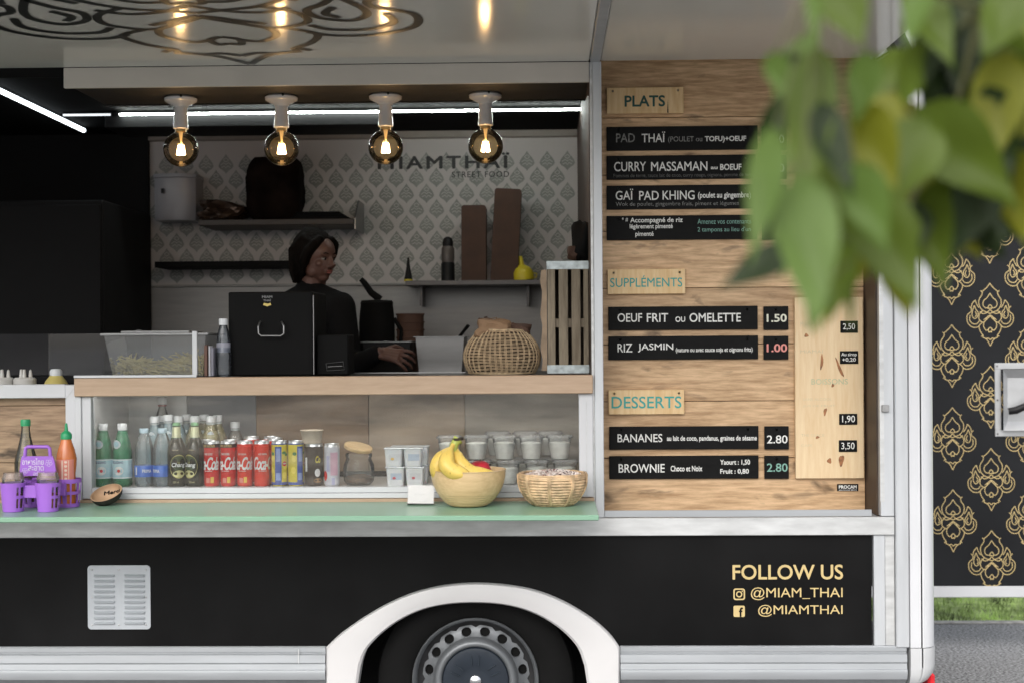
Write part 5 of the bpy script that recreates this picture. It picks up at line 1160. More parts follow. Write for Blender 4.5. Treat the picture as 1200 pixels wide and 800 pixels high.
g = MB(); a = W(414.5, 263, 1.58); g.add([(a.x, 1.60, a.z - .02), (a.x, 1.60, a.z + .03), (a.x, 1.72, a.z + .12), (a.x, YB - .006, a.z + .12), (a.x, YB - .006, a.z - .02)] + [(a.x + .006, y, z) for y, z in ((1.60, a.z - .02), (1.60, a.z + .03), (1.72, a.z + .12), (YB - .006, a.z + .12), (YB - .006, a.z - .02))], [(0, 1, 2, 3, 4), (9, 8, 7, 6, 5)] + [(i, (i + 1) % 5, (i + 1) % 5 + 5, i + 5) for i in range(5)]); g.build('end_bracket', STEEL, SH2)
SH3, zs3 = wallshelf(181, 350, 306, 313, 1.66, YB - .006, 'black narrow wall shelf low at the left behind the cook', BLKM, ())
def onsh(px, Y, z): return Vector((XA(px, z + .02, Y), Y, z))
def tallbox(px0, px1, pyt, tilt, lab):
    Y = 1.68; k = S(1, Y); p = onsh((px0 + px1) / 2, Y, zs1 + .001); hh = ZP((px0 + px1) / 2, pyt, Y) - p.z; wd = (px1 - px0) * k / 2
    t = thing('cardboard_stack', lab, 'cardboard', p, 'brown cardboard stacks on the shelf'); t.rotation_euler = (0, R(tilt), 0)
    P = [(-wd, 0), (wd, 0)] + [(wd - .012 + .012 * math.cos(R(a)), hh - .012 + .012 * math.sin(R(a))) for a in (0, 30, 60, 90)] + [(-wd + .012 - .012 * math.sin(R(a)), hh - .012 + .012 * math.cos(R(a))) for a in (0, 30, 60, 90)]
    for i in range(5): g = MB(); q = .004 * (i % 2); g.prism([(x * (1 - q * 2), z * (1 - q)) for x, z in P], i * .022, i * .022 + .019); g.build('tray', KRAFTD, t, world=False)
    return t
tallbox(540.5, 569.5, 240.5, .4, 'shorter upright stack of brown cardboard trays on the wall shelf')
tallbox(574.5, 606.0, 221, 3.2, 'taller leaning stack of brown cardboard trays on the wall shelf')
k = S(1, 1.7); p = onsh(525, 1.70, zs1)
t = thing('pepper_mill', 'dark pepper mill with pale middle on the wall shelf', 'pepper mill', p)
MB().lathe([(0, 0), (8 * k, 0), (8 * k, 20 * k), (7 * k, 22 * k)], 20).build('mill_base', BLK, t, smooth=40, world=False)
MB().lathe([(7 * k, 22 * k), (7.6 * k, 26 * k), (7.6 * k, 38 * k), (6 * k, 41 * k)], 20, caps=False).build('mill_body', mat('smoky_mill', (.12, .10, .09), .3), t, smooth=40, world=False)
MB().lathe([(6 * k, 41 * k), (6.5 * k, 45 * k), (5 * k, 50 * k), (2 * k, 52 * k), (0, 52 * k)], 20).build('mill_head', BLK, t, smooth=40, world=False)
p = onsh(614, 1.70, zs1)
t = thing('yellow_funnel', 'bright yellow upside down funnel at the right end of the wall shelf', 'funnel', p)
YF_ = mat('yellow_plastic', (.68, .55, .03), .35, 0, .03)
MB().lathe([(12 * k, 0), (12.5 * k, 3 * k), (12 * k, 10 * k), (9 * k, 15 * k), (4 * k, 18 * k), (3 * k, 20 * k), (2.2 * k, 29 * k), (1.8 * k, 29 * k)], 24).build('cone', YF_, t, smooth=50, world=False).rotation_euler = (0, R(-8), 0)
g = MB(); g.tube([(11 * k, 0, 3 * k), (14.5 * k, 0, 4 * k), (15 * k, 0, 8 * k), (11 * k, 0, 9 * k)], .8 * k, 6); g.build('loop', YF_, t, smooth=60, world=False)
p = onsh(478.5, 1.70, zs1)
t = thing('cone_bottle', 'slim dark cone bottle with yellow foot at the left end of the shelf', 'bottle', p)
MB().lathe([(0, 2.6 * k), (5 * k, 2.6 * k), (2.5 * k, 15 * k), (1 * k, 28 * k), (0, 28 * k)], 16).build('cone', BLK, t, smooth=50, world=False)
MB().lathe([(0, 0), (5.4 * k, 0), (5.2 * k, 2.5 * k), (0, 2.5 * k)], 16).build('foot', YF_, t, smooth=50, world=False)
# things on the left shelf
p = onsh(323, 1.70, zs2 + .001); t = thing('domed_bag', 'large dark brown rounded bag standing on the steel edged shelf', 'bag', p)
g = MB(); g.add(*crumple((p.x, p.y, p.z + 37 * k), (30 * k, .12, 36 * k), 21, .10, 4)); g.build('bag', mat('dark_brown_cloth', (.012, .0075, .006), .95, 0, .4, 9, spec=.05), t, smooth=60)
p = onsh(262, 1.68, zs2 + .001); t = thing('foil_packet', 'crumpled brown foil packets lying left on the steel edged shelf', 'packet', p)
g = MB(); g.add(*crumple((p.x, p.y, p.z + 11 * k), (20 * k, .07, 9 * k), 31, .9, 3)); g.build('packet', mat('brown_foil', (.08, .05, .035), .25, .5, .2, 20), t)
g = MB(); g.add(*crumple((p.x - 8 * k, p.y - .05, p.z + 6.5 * k), (11 * k, .04, 5 * k), 33, .9, 3)); g.build('packet_fold', mat('brown_foil', (.08, .05, .035), .25, .5, .2, 20), t)
p = onsh(378, 1.68, zs2 + .001); t = thing('dark_tray', 'dark flat trays stacked at the right of the steel edged shelf', 'tray', p)
for i in range(3): MB().box(p.x - (34 - 3 * i) * k, p.x + (33 - 5 * i) * k, 1.60, 1.8, p.z + i * 3 * k + .0005, p.z + (i * 3 + 2.6) * k, .003).build('tray', DARKIN, t)
# towel dispenser
p = W(203, 258, 1.72); k = S(1, 1.72)
t = thing('towel_dispenser', 'grey rounded paper towel dispenser on the wall at the left', 'dispenser', (p.x, YB, p.z))
DSP = mat('grey_dispenser_plastic', (.40, .40, .43), .25, 0, .03)
P = []
for i in range(13): a = R(-90 + 180 * (i / 12 - .5) * 1.0); P.append((p.x + 24.5 * k * max(-1, min(1, 1.25 * math.sin((i / 12 - .5) * PI * .9))), YB - .03 - .15 * math.cos((i / 12 - .5) * PI * .95) ** .45 if i not in (0, 12) else YB - .03))
P += [(p.x + 24.5 * k, YB - .001), (p.x - 24.5 * k, YB - .001)]
n = len(P); lv = [(0.97, p.z + 0 * k), (1, p.z + 3 * k), (1.0, p.z + 50 * k), (1.04, p.z + 51 * k), (1.04, p.z + 55 * k)]
vs = [((x - p.x) * s_ + p.x, YB - (YB - y) * s_, z) for s_, z in lv for x, y in P]
MB().add(vs, [(j * n + i, j * n + (i + 1) % n, (j + 1) * n + (i + 1) % n, (j + 1) * n + i) for j in range(4) for i in range(n)] + [tuple(range(n)), tuple(4 * n + n - 1 - i for i in range(n))]).build('dispenser_body', DSP, t, smooth=40)
q = W(190, 224, YB - .19); MB().box(q.x - .006, q.x + .006, YB - .188, YB - .12, q.z - .010, q.z + .012).build('lock', BLK, t)
# charcoal tall fridge added to fill the left end and shade the wallpaper
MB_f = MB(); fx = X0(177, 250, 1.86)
t = thing('added_fridge', 'tall black fridge added to darken the left end of the kitchen', 'fridge', (fx - .4, 1.4, .4))
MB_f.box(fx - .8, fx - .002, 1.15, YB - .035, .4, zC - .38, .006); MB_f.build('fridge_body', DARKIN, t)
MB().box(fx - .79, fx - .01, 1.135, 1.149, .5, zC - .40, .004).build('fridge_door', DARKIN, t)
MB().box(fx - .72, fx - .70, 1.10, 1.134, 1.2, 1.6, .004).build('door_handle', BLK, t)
# glossy dark machine at the far left of the worktop
t = thing('griddle_hood', 'low glossy dark metal machine left of the noodle tub', 'kitchen machine', (X0(40, 430, .55), .6, zt0))
g = MB(); xa_, xb_ = X0(-60, 430, .5), X0(120, 430, .5); g.add([(xa_, .50, zt0), (xb_, .50, zt0), (xb_, .56, ZP(60, 391, .56)), (xa_, .56, ZP(60, 391, .56)), (xa_, .8, zt0), (xb_, .8, zt0), (xb_, .8, ZP(60, 391, .56)), (xa_, .8, ZP(60, 391, .56))], [(0, 1, 2, 3), (4, 7, 6, 5), (0, 4, 5, 1), (3, 2, 6, 7), (0, 3, 7, 4), (1, 5, 6, 2)])
g.build('hood', mat('glossy_dark_metal', (.05, .05, .055), .22, .6, .1, 4), t)
t.name = 'kitchen_machine'
# dark canister and brown tub on the bench behind the cook
k = S(1, 1.25); p = Vector((XA(442, zB + .05, 1.25), 1.25, zB))
t = thing('black_canister', 'tall black canister with a slanted handle beside the cook', 'canister', p)
MB().lathe([(0, 0), (21 * k, 0), (21 * k, 58 * k), (19 * k, 78 * k), (19.5 * k, 80 * k), (18 * k, 83 * k), (0, 84 * k)], 28).build('canister_body', BLKM, t, smooth=40, world=False)
MB().tube([(4 * k, 0, 84 * k), (-6 * k, -.01, 92 * k), (-14 * k, -.02, 104 * k), (-18 * k, -.02, 108 * k)], [4.5 * k, 4 * k, 3.5 * k, 3 * k], 8).build('slanted_handle', BLKM, t, smooth=60, world=False)
MB().tube([(20 * k, 0, 62 * k), (29 * k, 0, 48 * k), (27 * k, 0, 20 * k), (20 * k, 0, 14 * k)], 2.5 * k, 8).build('side_handle', BLKM, t, smooth=60, world=False)
p = Vector((XA(481, zB + .08, 1.3), 1.3, zB)); k = S(1, 1.3)
t = thing('brown_paper_tub', 'stack of brown paper tubs left of the steel pan', 'paper tub', p)
for i in range(4): MB().lathe([(0, i * 3 * k), (14 * k, i * 3 * k), (16 * k, (38 + i * 9) * k), (17 * k, (38.5 + i * 9) * k), (17 * k, (40 + i * 9) * k), (15.5 * k, (40 + i * 9) * k), (13.5 * k, (i * 3 + 2) * k)], 26, caps=False).build('tub', mat('dark_brown_paper', (.10, .052, .035), .8), t, smooth=40, world=False)

# ================================================================== THE COOK
SKIN = mat('warm_skin', (.125, .062, .046), .5, 0, .06, 14, sub=.15)
KNIT = mat('black_jersey', (.006, .006, .0065), .9, 0, .1, 30, spec=.15)
cook = thing('person', 'person in a black top with dark hair tied up, reaching towards the pans', 'person', (W(368, 400, 1.08).x, 1.1, .40))
def cap(g, a, b, ra, rb, n=14):
    a = Vector(a); b = Vector(b); P = []; Rr = []
    for i in range(4): t_ = -1 + i / 4 * 1.0; P.append(a + (b - a).normalized() * ra * t_); Rr.append(max(.0005, ra * math.sqrt(max(0, 1 - t_ * t_))))
    P += [a, (a + b) / 2, b]; Rr += [ra, (ra + rb) / 2, rb]
    for i in range(1, 5): t_ = i / 4; P.append(b + (b - a).normalized() * rb * t_); Rr.append(max(.0005, rb * math.sqrt(max(0, 1 - t_ * t_))))
    g.tube(P, Rr, n)
NK = W(364, 338, 1.10); HD = W(372, 297, 1.07)
fw = Vector((.80, -.58, -.12)).normalized(); up = (Vector((0, 0, 1)) - fw * fw.z).normalized(); sd = fw.cross(up).normalized()   # sd: her right
def hp(f, s_, u_): return HD + fw * f + sd * s_ + up * u_
HD.z -= .022; HM = Matrix(((fw.x, sd.x, up.x, HD.x), (fw.y, sd.y, up.y, HD.y), (fw.z, sd.z, up.z, HD.z), (0, 0, 0, 1))) @ Matrix.Scale(.92, 4)
g = MB()
g.sphere((-.012, 0, .028), .088, 24, 18, sq=(1.08, .86, .98), M=HM)          # cranium
g.sphere((.020, 0, -.020), .066, 24, 18, sq=(.98, .88, 1.15), M=HM)          # face mass
g.sphere((.042, 0, -.078), .026, 16, 12, sq=(1.15, 1.05, .85), M=HM)         # chin
for s_ in (-1, 1):
    g.sphere((.008, s_ * .044, -.052), .030, 14, 10, sq=(1.2, .55, 1), M=HM)  # jaw corners
    g.sphere((.052, s_ * .036, -.018), .021, 14, 10, sq=(.9, 1, .9), M=HM)    # cheeks
    g.sphere((-.008, s_ * .076, -.012), .018, 12, 8, sq=(.7, .35, 1.4), M=HM) # ears
    g.sphere((.066, s_ * .026, .022), .014, 12, 8, sq=(.8, 1.7, .55), M=HM)   # brow ridge
g.tube([HM @ Vector(q) for q in ((.076, 0, .018), (.088, 0, -.004), (.102, 0, -.022), (.094, 0, -.032))], [.007, .009, .0125, .008], 10)
for s_ in (-1, 1): g.sphere((.087, s_ * .010, -.027), .0085, 10, 8, M=HM)
g.sphere((.076, 0, -.047), .012, 12, 8, sq=(.9, 2.0, .5), M=HM); g.sphere((.074, 0, -.057), .012, 12, 8, sq=(.9, 1.8, .55), M=HM)
cap(g, NK + Vector((0, .005, -.03)), HD + Vector((-.012, .02, -.05)), .056, .050)
shR, shL = W(333, 362, 1.20), W(398, 360, .98); elL, wrL = W(410, 432, .92), W(444, 413, .84); elR, wrR = W(326, 450, 1.15), W(360, 470, .98)
chest = NK + Vector((0, .01, -.20)); waist = NK + Vector((0, .02, -.42)); hip = NK + Vector((0, .03, -.60))
cap(g, shR + Vector((.03, 0, -.02)), shL + Vector((-.03, 0, -.02)), .058, .058); cap(g, NK + Vector((0, 0, -.10)), chest, .075, .115); cap(g, chest, waist, .118, .105); cap(g, waist, hip, .105, .125)
cap(g, chest + Vector((-.05, .03, .03)), chest + Vector((.06, -.03, .03)), .10, .10)
cap(g, shR, elR, .046, .036); cap(g, elR, wrR, .036, .024); cap(g, shL, elL, .046, .036); cap(g, elL, wrL, .036, .023)
zf = .415
for s_, dx_ in ((-1, -.085), (1, .085)):
    h_ = hip + Vector((dx_, -s_ * .03, -.04)); kn = Vector((h_.x + .01, h_.y - .02, zf + .42)); an_ = Vector((kn.x, kn.y + .03, zf + .07))
    cap(g, h_, kn, .082, .052); cap(g, kn, an_, .052, .034); cap(g, an_ + Vector((0, .03, -.035)), an_ + Vector((.05, -.13, -.045)), .034, .028)
# left hand reaching to the right, palm down, fingers unequal and bent; right hand resting low
def hand(g, wr, dirv, n_, side):
    d = dirv.normalized(); n_ = n_.normalized(); s_ = d.cross(n_).normalized() * side
    pc = wr + d * .045
    for q in (-.024, -.008, .008, .024): cap(g, wr + d * .012 + s_ * q * .7, wr + d * .078 + s_ * q, .013, .0115, 10)
    for i, (q, L_) in enumerate(((.036, .070), (.013, .080), (-.011, .075), (-.034, .060))):
        b0_ = wr + d * .076 + s_ * q * .8; b1_ = b0_ + (d * .95 - n_ * (.12 + .10 * i) + s_ * q * 7) * L_ * .45; b2_ = b1_ + (d * .80 - n_ * (.40 + .10 * i) + s_ * q * 4) * L_ * .36; b3_ = b2_ + (d * .50 - n_ * .75) * L_ * .28
        cap(g, b0_, b1_, .0086, .0078, 10); cap(g, b1_, b2_, .0078, .0070, 10); cap(g, b2_, b3_, .0070, .0058, 10)
    t0 = wr + d * .03 + s_ * .026; t1 = t0 + (d * .6 + s_ * .75 - n_ * .25) * .038; t2 = t1 + (d * .9 + s_ * .15 - n_ * .4) * .030
    cap(g, t0, t1, .0115, .0095, 10); cap(g, t1, t2, .0095, .0075, 10)
hand(g, wrL, Vector((.90, -.12, -.16)), Vector((.1, -.75, .65)), -1)
hand(g, wrR, wrR - elR, Vector((0, 0, 1)), 1)
body = remesh(g, 'body', SKIN, cook, .0036, 2)
def cut(m):   # the knit follows the body, slightly larger
    pass
g = MB()
cap(g, shR + Vector((.03, 0, -.02)), shL + Vector((-.03, 0, -.02)), .072, .072); cap(g, NK + Vector((0, 0, -.075)), chest, .085, .132); cap(g, chest, waist, .134, .124); cap(g, waist, hip + Vector((0, 0, .02)), .124, .142)
cap(g, NK + Vector((0, .0, -.06)), NK + Vector((-.001, .006, -.015)), .088, .069); cap(g, shR + Vector((.01, 0, .012)), NK + Vector((0, 0, -.035)), .058, .07); cap(g, shL + Vector((-.01, 0, .008)), NK + Vector((0, 0, -.035)), .058, .07); cap(g, chest + Vector((-.05, .03, .03)), chest + Vector((.06, -.03, .03)), .115, .115)
cap(g, shR, elR, .064, .050); cap(g, elR, elR + (wrR - elR) * .93, .050, .036); cap(g, shL, elL, .066, .052); cap(g, elL, elL + (wrL - elL) * .90, .052, .036)
remesh(g, 'sweater', KNIT, cook, .007, 4)
g = MB()
for dx_, s_ in ((-.085, -1), (.085, 1)):
    h_ = hip + Vector((dx_, -s_ * .03, -.04)); kn = Vector((h_.x + .01, h_.y - .02, zf + .42)); cap(g, h_, kn, .095, .066); cap(g, kn, Vector((kn.x, kn.y + .03, zf + .12)), .066, .052)
cap(g, hip + Vector((-.05, 0, 0)), hip + Vector((.05, 0, 0)), .138, .138); remesh(g, 'trousers', mat('black_trousers', (.012, .012, .014), .85), cook, .009, 3)
g = MB()
for dx_, s_ in ((-.085, -1), (.085, 1)):
    a_ = hip + Vector((dx_ + .01, -s_ * .03, 0)); a_.z = zf + .03; cap(g, a_ + Vector((0, .05, 0)), a_ + Vector((.04, -.12, -.005)), .045, .036)
remesh(g, 'shoes', BLK, cook, .009, 2)
HAIR = mat('dark_brown_hair', (.006, .004, .003), .7, 0, .3, 60, .8, 140, spec=.08, stretch=(1, 1, .3))
g = MB(); g.sphere((-.034, 0, .040), .098, 26, 20, sq=(1.02, .93, 1.0), M=HM); g.sphere((-.055, 0, -.02), .075, 20, 14, sq=(.85, 1.02, 1.3), M=HM)
g.sphere((-.115, 0, .035), .046, 18, 12, sq=(.9, 1.1, .95), M=HM)
for i in range(9): a_ = R(-80 + i * 20); g.tube([HM @ Vector((-.02, .07 * math.sin(a_), .10)), HM @ Vector((-.08, .088 * math.sin(a_), .03)), HM @ Vector((-.07, .085 * math.sin(a_), -.06)), HM @ Vector((-.055, .08 * math.sin(a_), -.12))], [.012, .016, .015, .006], 8)
for s_ in (-1, 1):
    g.tube([HM @ Vector(q) for q in ((.045, s_ * .028, .098), (.040, s_ * .060, .070), (.016, s_ * .078, .030), (-.008, s_ * .080, -.02), (-.02, s_ * .070, -.08))], [.014, .020, .020, .018, .012], 10)
for i in range(22):
    a_ = R(-100 + i * 9); g.tube([HM @ Vector((.048 + .0 * i, .062 * math.sin(a_), .100 - .03 * abs(math.sin(a_)))), HM @ Vector((-.03, .085 * math.sin(a_), .137 - .05 * abs(math.sin(a_)))), HM @ Vector((-.07, .03 * math.sin(a_), .135))], [.006, .006, .004], 6)
remesh(g, 'hair', HAIR, cook, .006, 2)
for s_ in (-1, 1):
    MB().sphere((.0665, s_ * .027, .004), .0115, 14, 10, sq=(.9, 1.15, .72), M=HM).build('eye', mat('eye_white', (.22, .20, .19), .2), cook, smooth=60)
    MB().sphere((.0755, s_ * .027, .003), .0052, 12, 8, sq=(.5, 1, 1), M=HM).build('iris', mat('dark_iris', (.012, .008, .006), .15), cook, smooth=60)
    MB().tube([HM @ Vector(q) for q in ((.079, s_ * .012, .026), (.078, s_ * .028, .031), (.066, s_ * .043, .025))], [.0022, .0030, .0014], 6).build('eyebrow', HAIR, cook, smooth=60)
    MB().tube([HM @ Vector(q) for q in ((.075, s_ * .016, .0065), (.0775, s_ * .027, .0125), (.069, s_ * .039, .0075))], .0019, 6).build('eyelid', HAIR, cook, smooth=60)
g = MB(); g.sphere((.0835, 0, -.0475), .0085, 14, 8, sq=(.6, 2.3, .42), M=HM); g.sphere((.082, 0, -.0565), .0085, 14, 8, sq=(.65, 2.0, .5), M=HM); g.build('lips', mat('muted_lips', (.30, .10, .085), .4), cook, smooth=60)
p = W(397, 376, .88); g = MB(); g.add([(p.x + a_ * .014, p.y - .0 + .004 * a_, p.z + b_ * .010) for a_, b_ in ((-1, -.4), (0, -1), (1, -.4), (.7, .5), (0, .1), (-.7, .5))], [tuple(range(6))]); 

# ================================================================== ON THE GREEN SHELF
def shY(py): return F * (H - zg) / (py - 400) - D
def onshelf(px, py): Y = shY(py + (px - 560) * .0076 * 0 - 0); return Vector((W(px, py, Y).x, Y, zg + .0005))
# --- bamboo bowl, bananas, apple
p = onshelf(549, 592); k = S(1, p.y)
BAM = wood('spun_bamboo', (.70, .51, .29), (.54, .37, .19), .4, 'X', 3, 0, 0)
t = thing('bamboo_bowl', 'pale spun bamboo bowl holding bananas and a red fruit', 'bowl', p)
pr = [(0, 0), (19 * k, 0), (22 * k, 1 * k)]
for i in range(15):
    u = i / 14; r = (23 + 21.0 * math.sin(u * PI * .5) ** .9) * k; z = (1.5 + 39.5 * u ** 1.25) * k
    pr += [(r - .0006, z), (r, z + .9 * k)]
pr += [(44.8 * k, 42.6 * k), (43.5 * k, 43 * k), (42.5 * k, 41.5 * k), (36 * k, 22 * k), (22 * k, 4 * k), (0, 3 * k)]
MB().lathe(pr, 64, caps=False).build('bowl', BAM, t, smooth=25, world=False)
BAN = mat('banana_skin', (.78, .56, .13), .45, 0, .07, 25, .1, 60)
def specks(m, thr, c, sc_):
    n = m.node_tree.nodes; l = m.node_tree.links; p = [x for x in n if x.type == 'BSDF_PRINCIPLED'][0]; src = p.inputs['Base Color'].links[0].from_socket
    z = n.new('ShaderNodeTexNoise'); z.inputs['Scale'].default_value = sc_; z.inputs['Detail'].default_value = 3; tc = n.new('ShaderNodeTexCoord'); l.new(tc.outputs['Object'], z.inputs['Vector'])
    r = n.new('ShaderNodeMapRange'); r.inputs[1].default_value = thr; r.inputs[2].default_value = thr + .06; l.new(z.outputs['Fac'], r.inputs[0])
    x = n.new('ShaderNodeMix'); x.data_type = 'RGBA'; x.inputs[7].default_value = tuple(c) + (1,); l.new(r.outputs[0], x.inputs[0]); l.new(src, x.inputs[6]); l.new(x.outputs[2], p.inputs['Base Color'])
specks(BAN, .66, (.25, .12, .03), 110)
bt = thing('banana_bunch', 'bunch of ripe yellow bananas with green stems in the bamboo bowl', 'bananas', (p.x, p.y, zg + 36 * k))
ST = Vector(W(531, 519, p.y - .02))
def banana(pts, rad, nm='banana'):
    P = [Vector(W(x, y, p.y + d)) for x, y, d in pts]
    Q = [(P[i], i) for i in range(len(P))]
    # smooth path
    xs = cr([(q.x, q.z) for q in P], 5); ys = cr([(q.y, 0) for q in P], 5); C_ = [Vector((a[0], b[0], a[1])) for a, b in zip(xs, ys)]
    n = len(C_); rs = []
    for i in range(n):
        u = i / (n - 1); rs.append(rad * k * (.30 + .70 * min(1, max(0, (u - .10) / .22)) ** .8 if u < .34 else (1 if u < .80 else max(.22, 1 - ((u - .80) / .20) ** 1.6 * .78))))
    o = MB(); o.tube(C_, rs, 20, lobe=.10); b = o.build('banana', BAN, bt, smooth=50)
    MB().tube([C_[-1], C_[-1] + (C_[-1] - C_[-2]).normalized() * .006], [rad * k * .23, rad * k * .14], 8).build('banana_tip', mat('dark_banana_tip', (.03, .02, .012), .8), b)
banana([(533, 521, -.01), (521, 533, -.03), (513, 545, -.045), (516, 556, -.035), (530, 563, -.01)], 8.4)
banana([(531, 521, -.03), (525, 533, -.07), (524, 545, -.095), (534, 553, -.10), (551, 556, -.095)], 8.8)
banana([(535, 521, -.0), (534, 532, -.02), (539, 542, -.05), (554, 553.5, -.055), (582, 556, -.04)], 8.0)
g = MB(); g.tube([W(537, 514.5, p.y - .01), W(533, 519, p.y - .015), W(529, 529, p.y - .03)], [6.5 * k, 4.6 * k, 5.5 * k], 10); g.build('crown_stem', mat('green_stem', (.42, .48, .10), .5), bt, smooth=60)
g = MB(); g.tube([W(536.5, 512.5, p.y - .01), W(536.8, 515.5, p.y - .01)], [6.6 * k, 6.8 * k], 10); g.build('cut_end', mat('dark_banana_tip', (.03, .02, .012), .8), bt, smooth=60)
c = W(562, 551.5, p.y + .02); t = thing('red_fruit', 'dark red fruit peeping over the rim behind the bananas', 'fruit', c)
MB().lathe([(0, -12 * k), (5 * k, -12.5 * k), (12 * k, -6 * k), (13.5 * k, 2 * k), (11 * k, 9 * k), (5 * k, 12 * k), (1.5 * k, 10.5 * k), (0, 9.5 * k)], 24).build('fruit_body', mat('dark_red_skin', (.42, .02, .035), .3, 0, .2, 20), t, smooth=60, world=False)
MB().tube([(0, 0, 9 * k), (1 * k, 0, 14 * k)], .8 * k, 6).build('stalk', mat('brown_stalk', (.08, .05, .03), .8), t, world=False)
# --- wicker bowl with flowers
p = onshelf(648, 591.5); k = S(1, p.y)
CANE = mat('split_cane', (.64, .45, .27), .55, 0, .22, 40, .2, 150, rnd=.0)
t = thing('wicker_bowl', 'low wicker bowl heaped with pale petals and dark red flakes', 'bowl', p)
def wr_(u): return (22 + 17.5 * math.sin(u * PI * .52) ** .85) * k
for i in range(11):
    u = i / 10; z = (1.6 + 31 * u ** 1.1) * k
    MB().tube([(wr_(u) * math.cos(2 * PI * j / 56), wr_(u) * math.sin(2 * PI * j / 56), z + .0006 * math.sin(j * 1.7 + i)) for j in range(57)], 1.75 * k, 6, caps=False).build('cane_coil', CANE, t, smooth=60, world=False, fix=False)
for dz in (34.5, 36.8): MB().tube([((40 - (dz - 34) * .3) * k * math.cos(2 * PI * j / 56), (40 - (dz - 34) * .3) * k * math.sin(2 * PI * j / 56), dz * k + .0007 * math.sin(j * .9)) for j in range(57)], 1.5 * k, 6, caps=False).build('cane_rim', CANE, t, smooth=60, world=False, fix=False)
for q in range(9):
    a_ = 2 * PI * q / 9 - PI / 2 - .10; g = MB()
    for o_ in (-.035, 0, .035): g.tube([((wr_(j / 8) + 1.8 * k) * math.cos(a_ + o_ * (1 + j * .0)), (wr_(j / 8) + 1.8 * k) * math.sin(a_ + o_), (1 + 31 * (j / 8) ** 1.1) * k) for j in range(9)] + [(41.5 * k * math.cos(a_ + o_), 41.5 * k * math.sin(a_ + o_), 37 * k)], .8 * k, 5)
    g.build('cane_stake', CANE, t, smooth=60, world=False, fix=False)
MB().lathe([(0, .5 * k), (22 * k, .5 * k), (22 * k, 2 * k)], 30, caps=False).build('bowl_bottom', CANE, t, world=False)
MB().lathe([(39 * k, 31 * k), (30 * k, 35.5 * k), (15 * k, 39 * k), (0, 40 * k)], 30, caps=False).build('petal_bed', mat('pale_petal_bed', (.62, .50, .44), .8, 0, .3, 60), t, smooth=60, world=False)
heap = tag(bpy.data.objects.new('petals', None), 'pale pink petals and dark red flakes heaped in the wicker bowl', 'petals')
bpy.data.objects.remove(heap)
rnd = random.Random(9); pale = MB(); dark = MB(); red = MB()
for i in range(620):
    a_ = rnd.uniform(0, 2 * PI); r = 38 * k * math.sqrt(rnd.random()); z = (40.3 - 7.5 * (r / (38 * k)) ** 2) * k + rnd.uniform(-.001, .0035); c = (r * math.cos(a_), r * math.sin(a_), z)
    L_ = rnd.uniform(.0035, .008); e = Matrix.Translation(c) @ Euler((rnd.uniform(-.9, .9), rnd.uniform(-.9, .9), rnd.uniform(0, 6))).to_matrix().to_4x4()
    tgt = pale if rnd.random() < .84 else (dark if rnd.random() < .6 else red)
    tgt.add([(-L_, 0, 0), (0, -L_ * .5, .0006), (L_, 0, 0), (0, L_ * .5, .0006), (0, 0, .002)], [(0, 1, 4), (1, 2, 4), (2, 3, 4), (3, 0, 4), (0, 3, 2, 1)], e)
for mb_, m, nm in ((pale, mat('pale_pink_petal', (.85, .77, .72), .7, 0, .1), 'pale_petals'), (dark, mat('near_black_flake', (.05, .012, .015), .6), 'dark_flakes'), (red, mat('deep_red_flake', (.28, .05, .04), .6), 'red_flakes')):
    tag(mb_.build(nm, m, t, world=False, fix=False), kind='stuff')
# --- little price card in a clear holder
p = onshelf(493, 590.5); t = thing('price_card', 'small blank white card in a clear holder between jar and bamboo bowl', 'card', p)
k = S(1, p.y); t.rotation_euler = (R(-14), 0, R(-6))
MB().box(-15.5 * k, 15 * k, -.0005, .0008, .5 * k, 22.5 * k).build('card', mat('white_card', (.74, .74, .72), .7), t, world=False)
MB().box(-16 * k, 16 * k, -.003, -.0012, 0, 23 * k).build('holder', clear('acrylic', (.95, .95, .95), rough=.04, body=.06), t, world=False)
MB().box(-16 * k, 16 * k, -.02, .02, 0, .0015).build('holder_foot', clear('acrylic', (.95, .95, .95), rough=.04, body=.06), t, world=False)
g = MB(); text_into(g, 'lait de coco', -8 * k, 6 * k, 11 * k, 13.5 * k, -.0010); g.build('lettering', mat('pale_grey_ink', (.5, .5, .5), .7), t, fix=False, world=False)
# --- coconut shell
p = onshelf(123, 589.5); k = S(1, p.y)
t = thing('coconut_shell', 'tilted half coconut shell with black writing inside, on the green shelf', 'coconut shell', p)
M_ = Matrix.Translation((1.5 * k, 0, 14.5 * k)) @ Matrix.Rotation(R(-11), 4, 'Y') @ Matrix.Rotation(R(26), 4, 'X')
def hemi(r, z0, n=12, sx=1.0): return [(r * math.sin(PI / 2 * i / n), z0 - r * .72 * math.cos(PI / 2 * i / n)) for i in range(n + 1)]
MB().lathe(hemi(19 * k, 0), 40, M=M_, caps=False).build('shell', mat('dark_coconut_husk', (.022, .016, .012), .7, 0, .3, 40, .4, 90), t, smooth=60, world=False)
g = MB(); g.lathe(hemi(17.6 * k, .2 * k) + [(19 * k, .2 * k)], 40, M=M_, caps=False); g.build('inner_shell', mat('tan_coconut_inner', (.50, .33, .20), .55, 0, .15, 20), t, smooth=60, world=False)
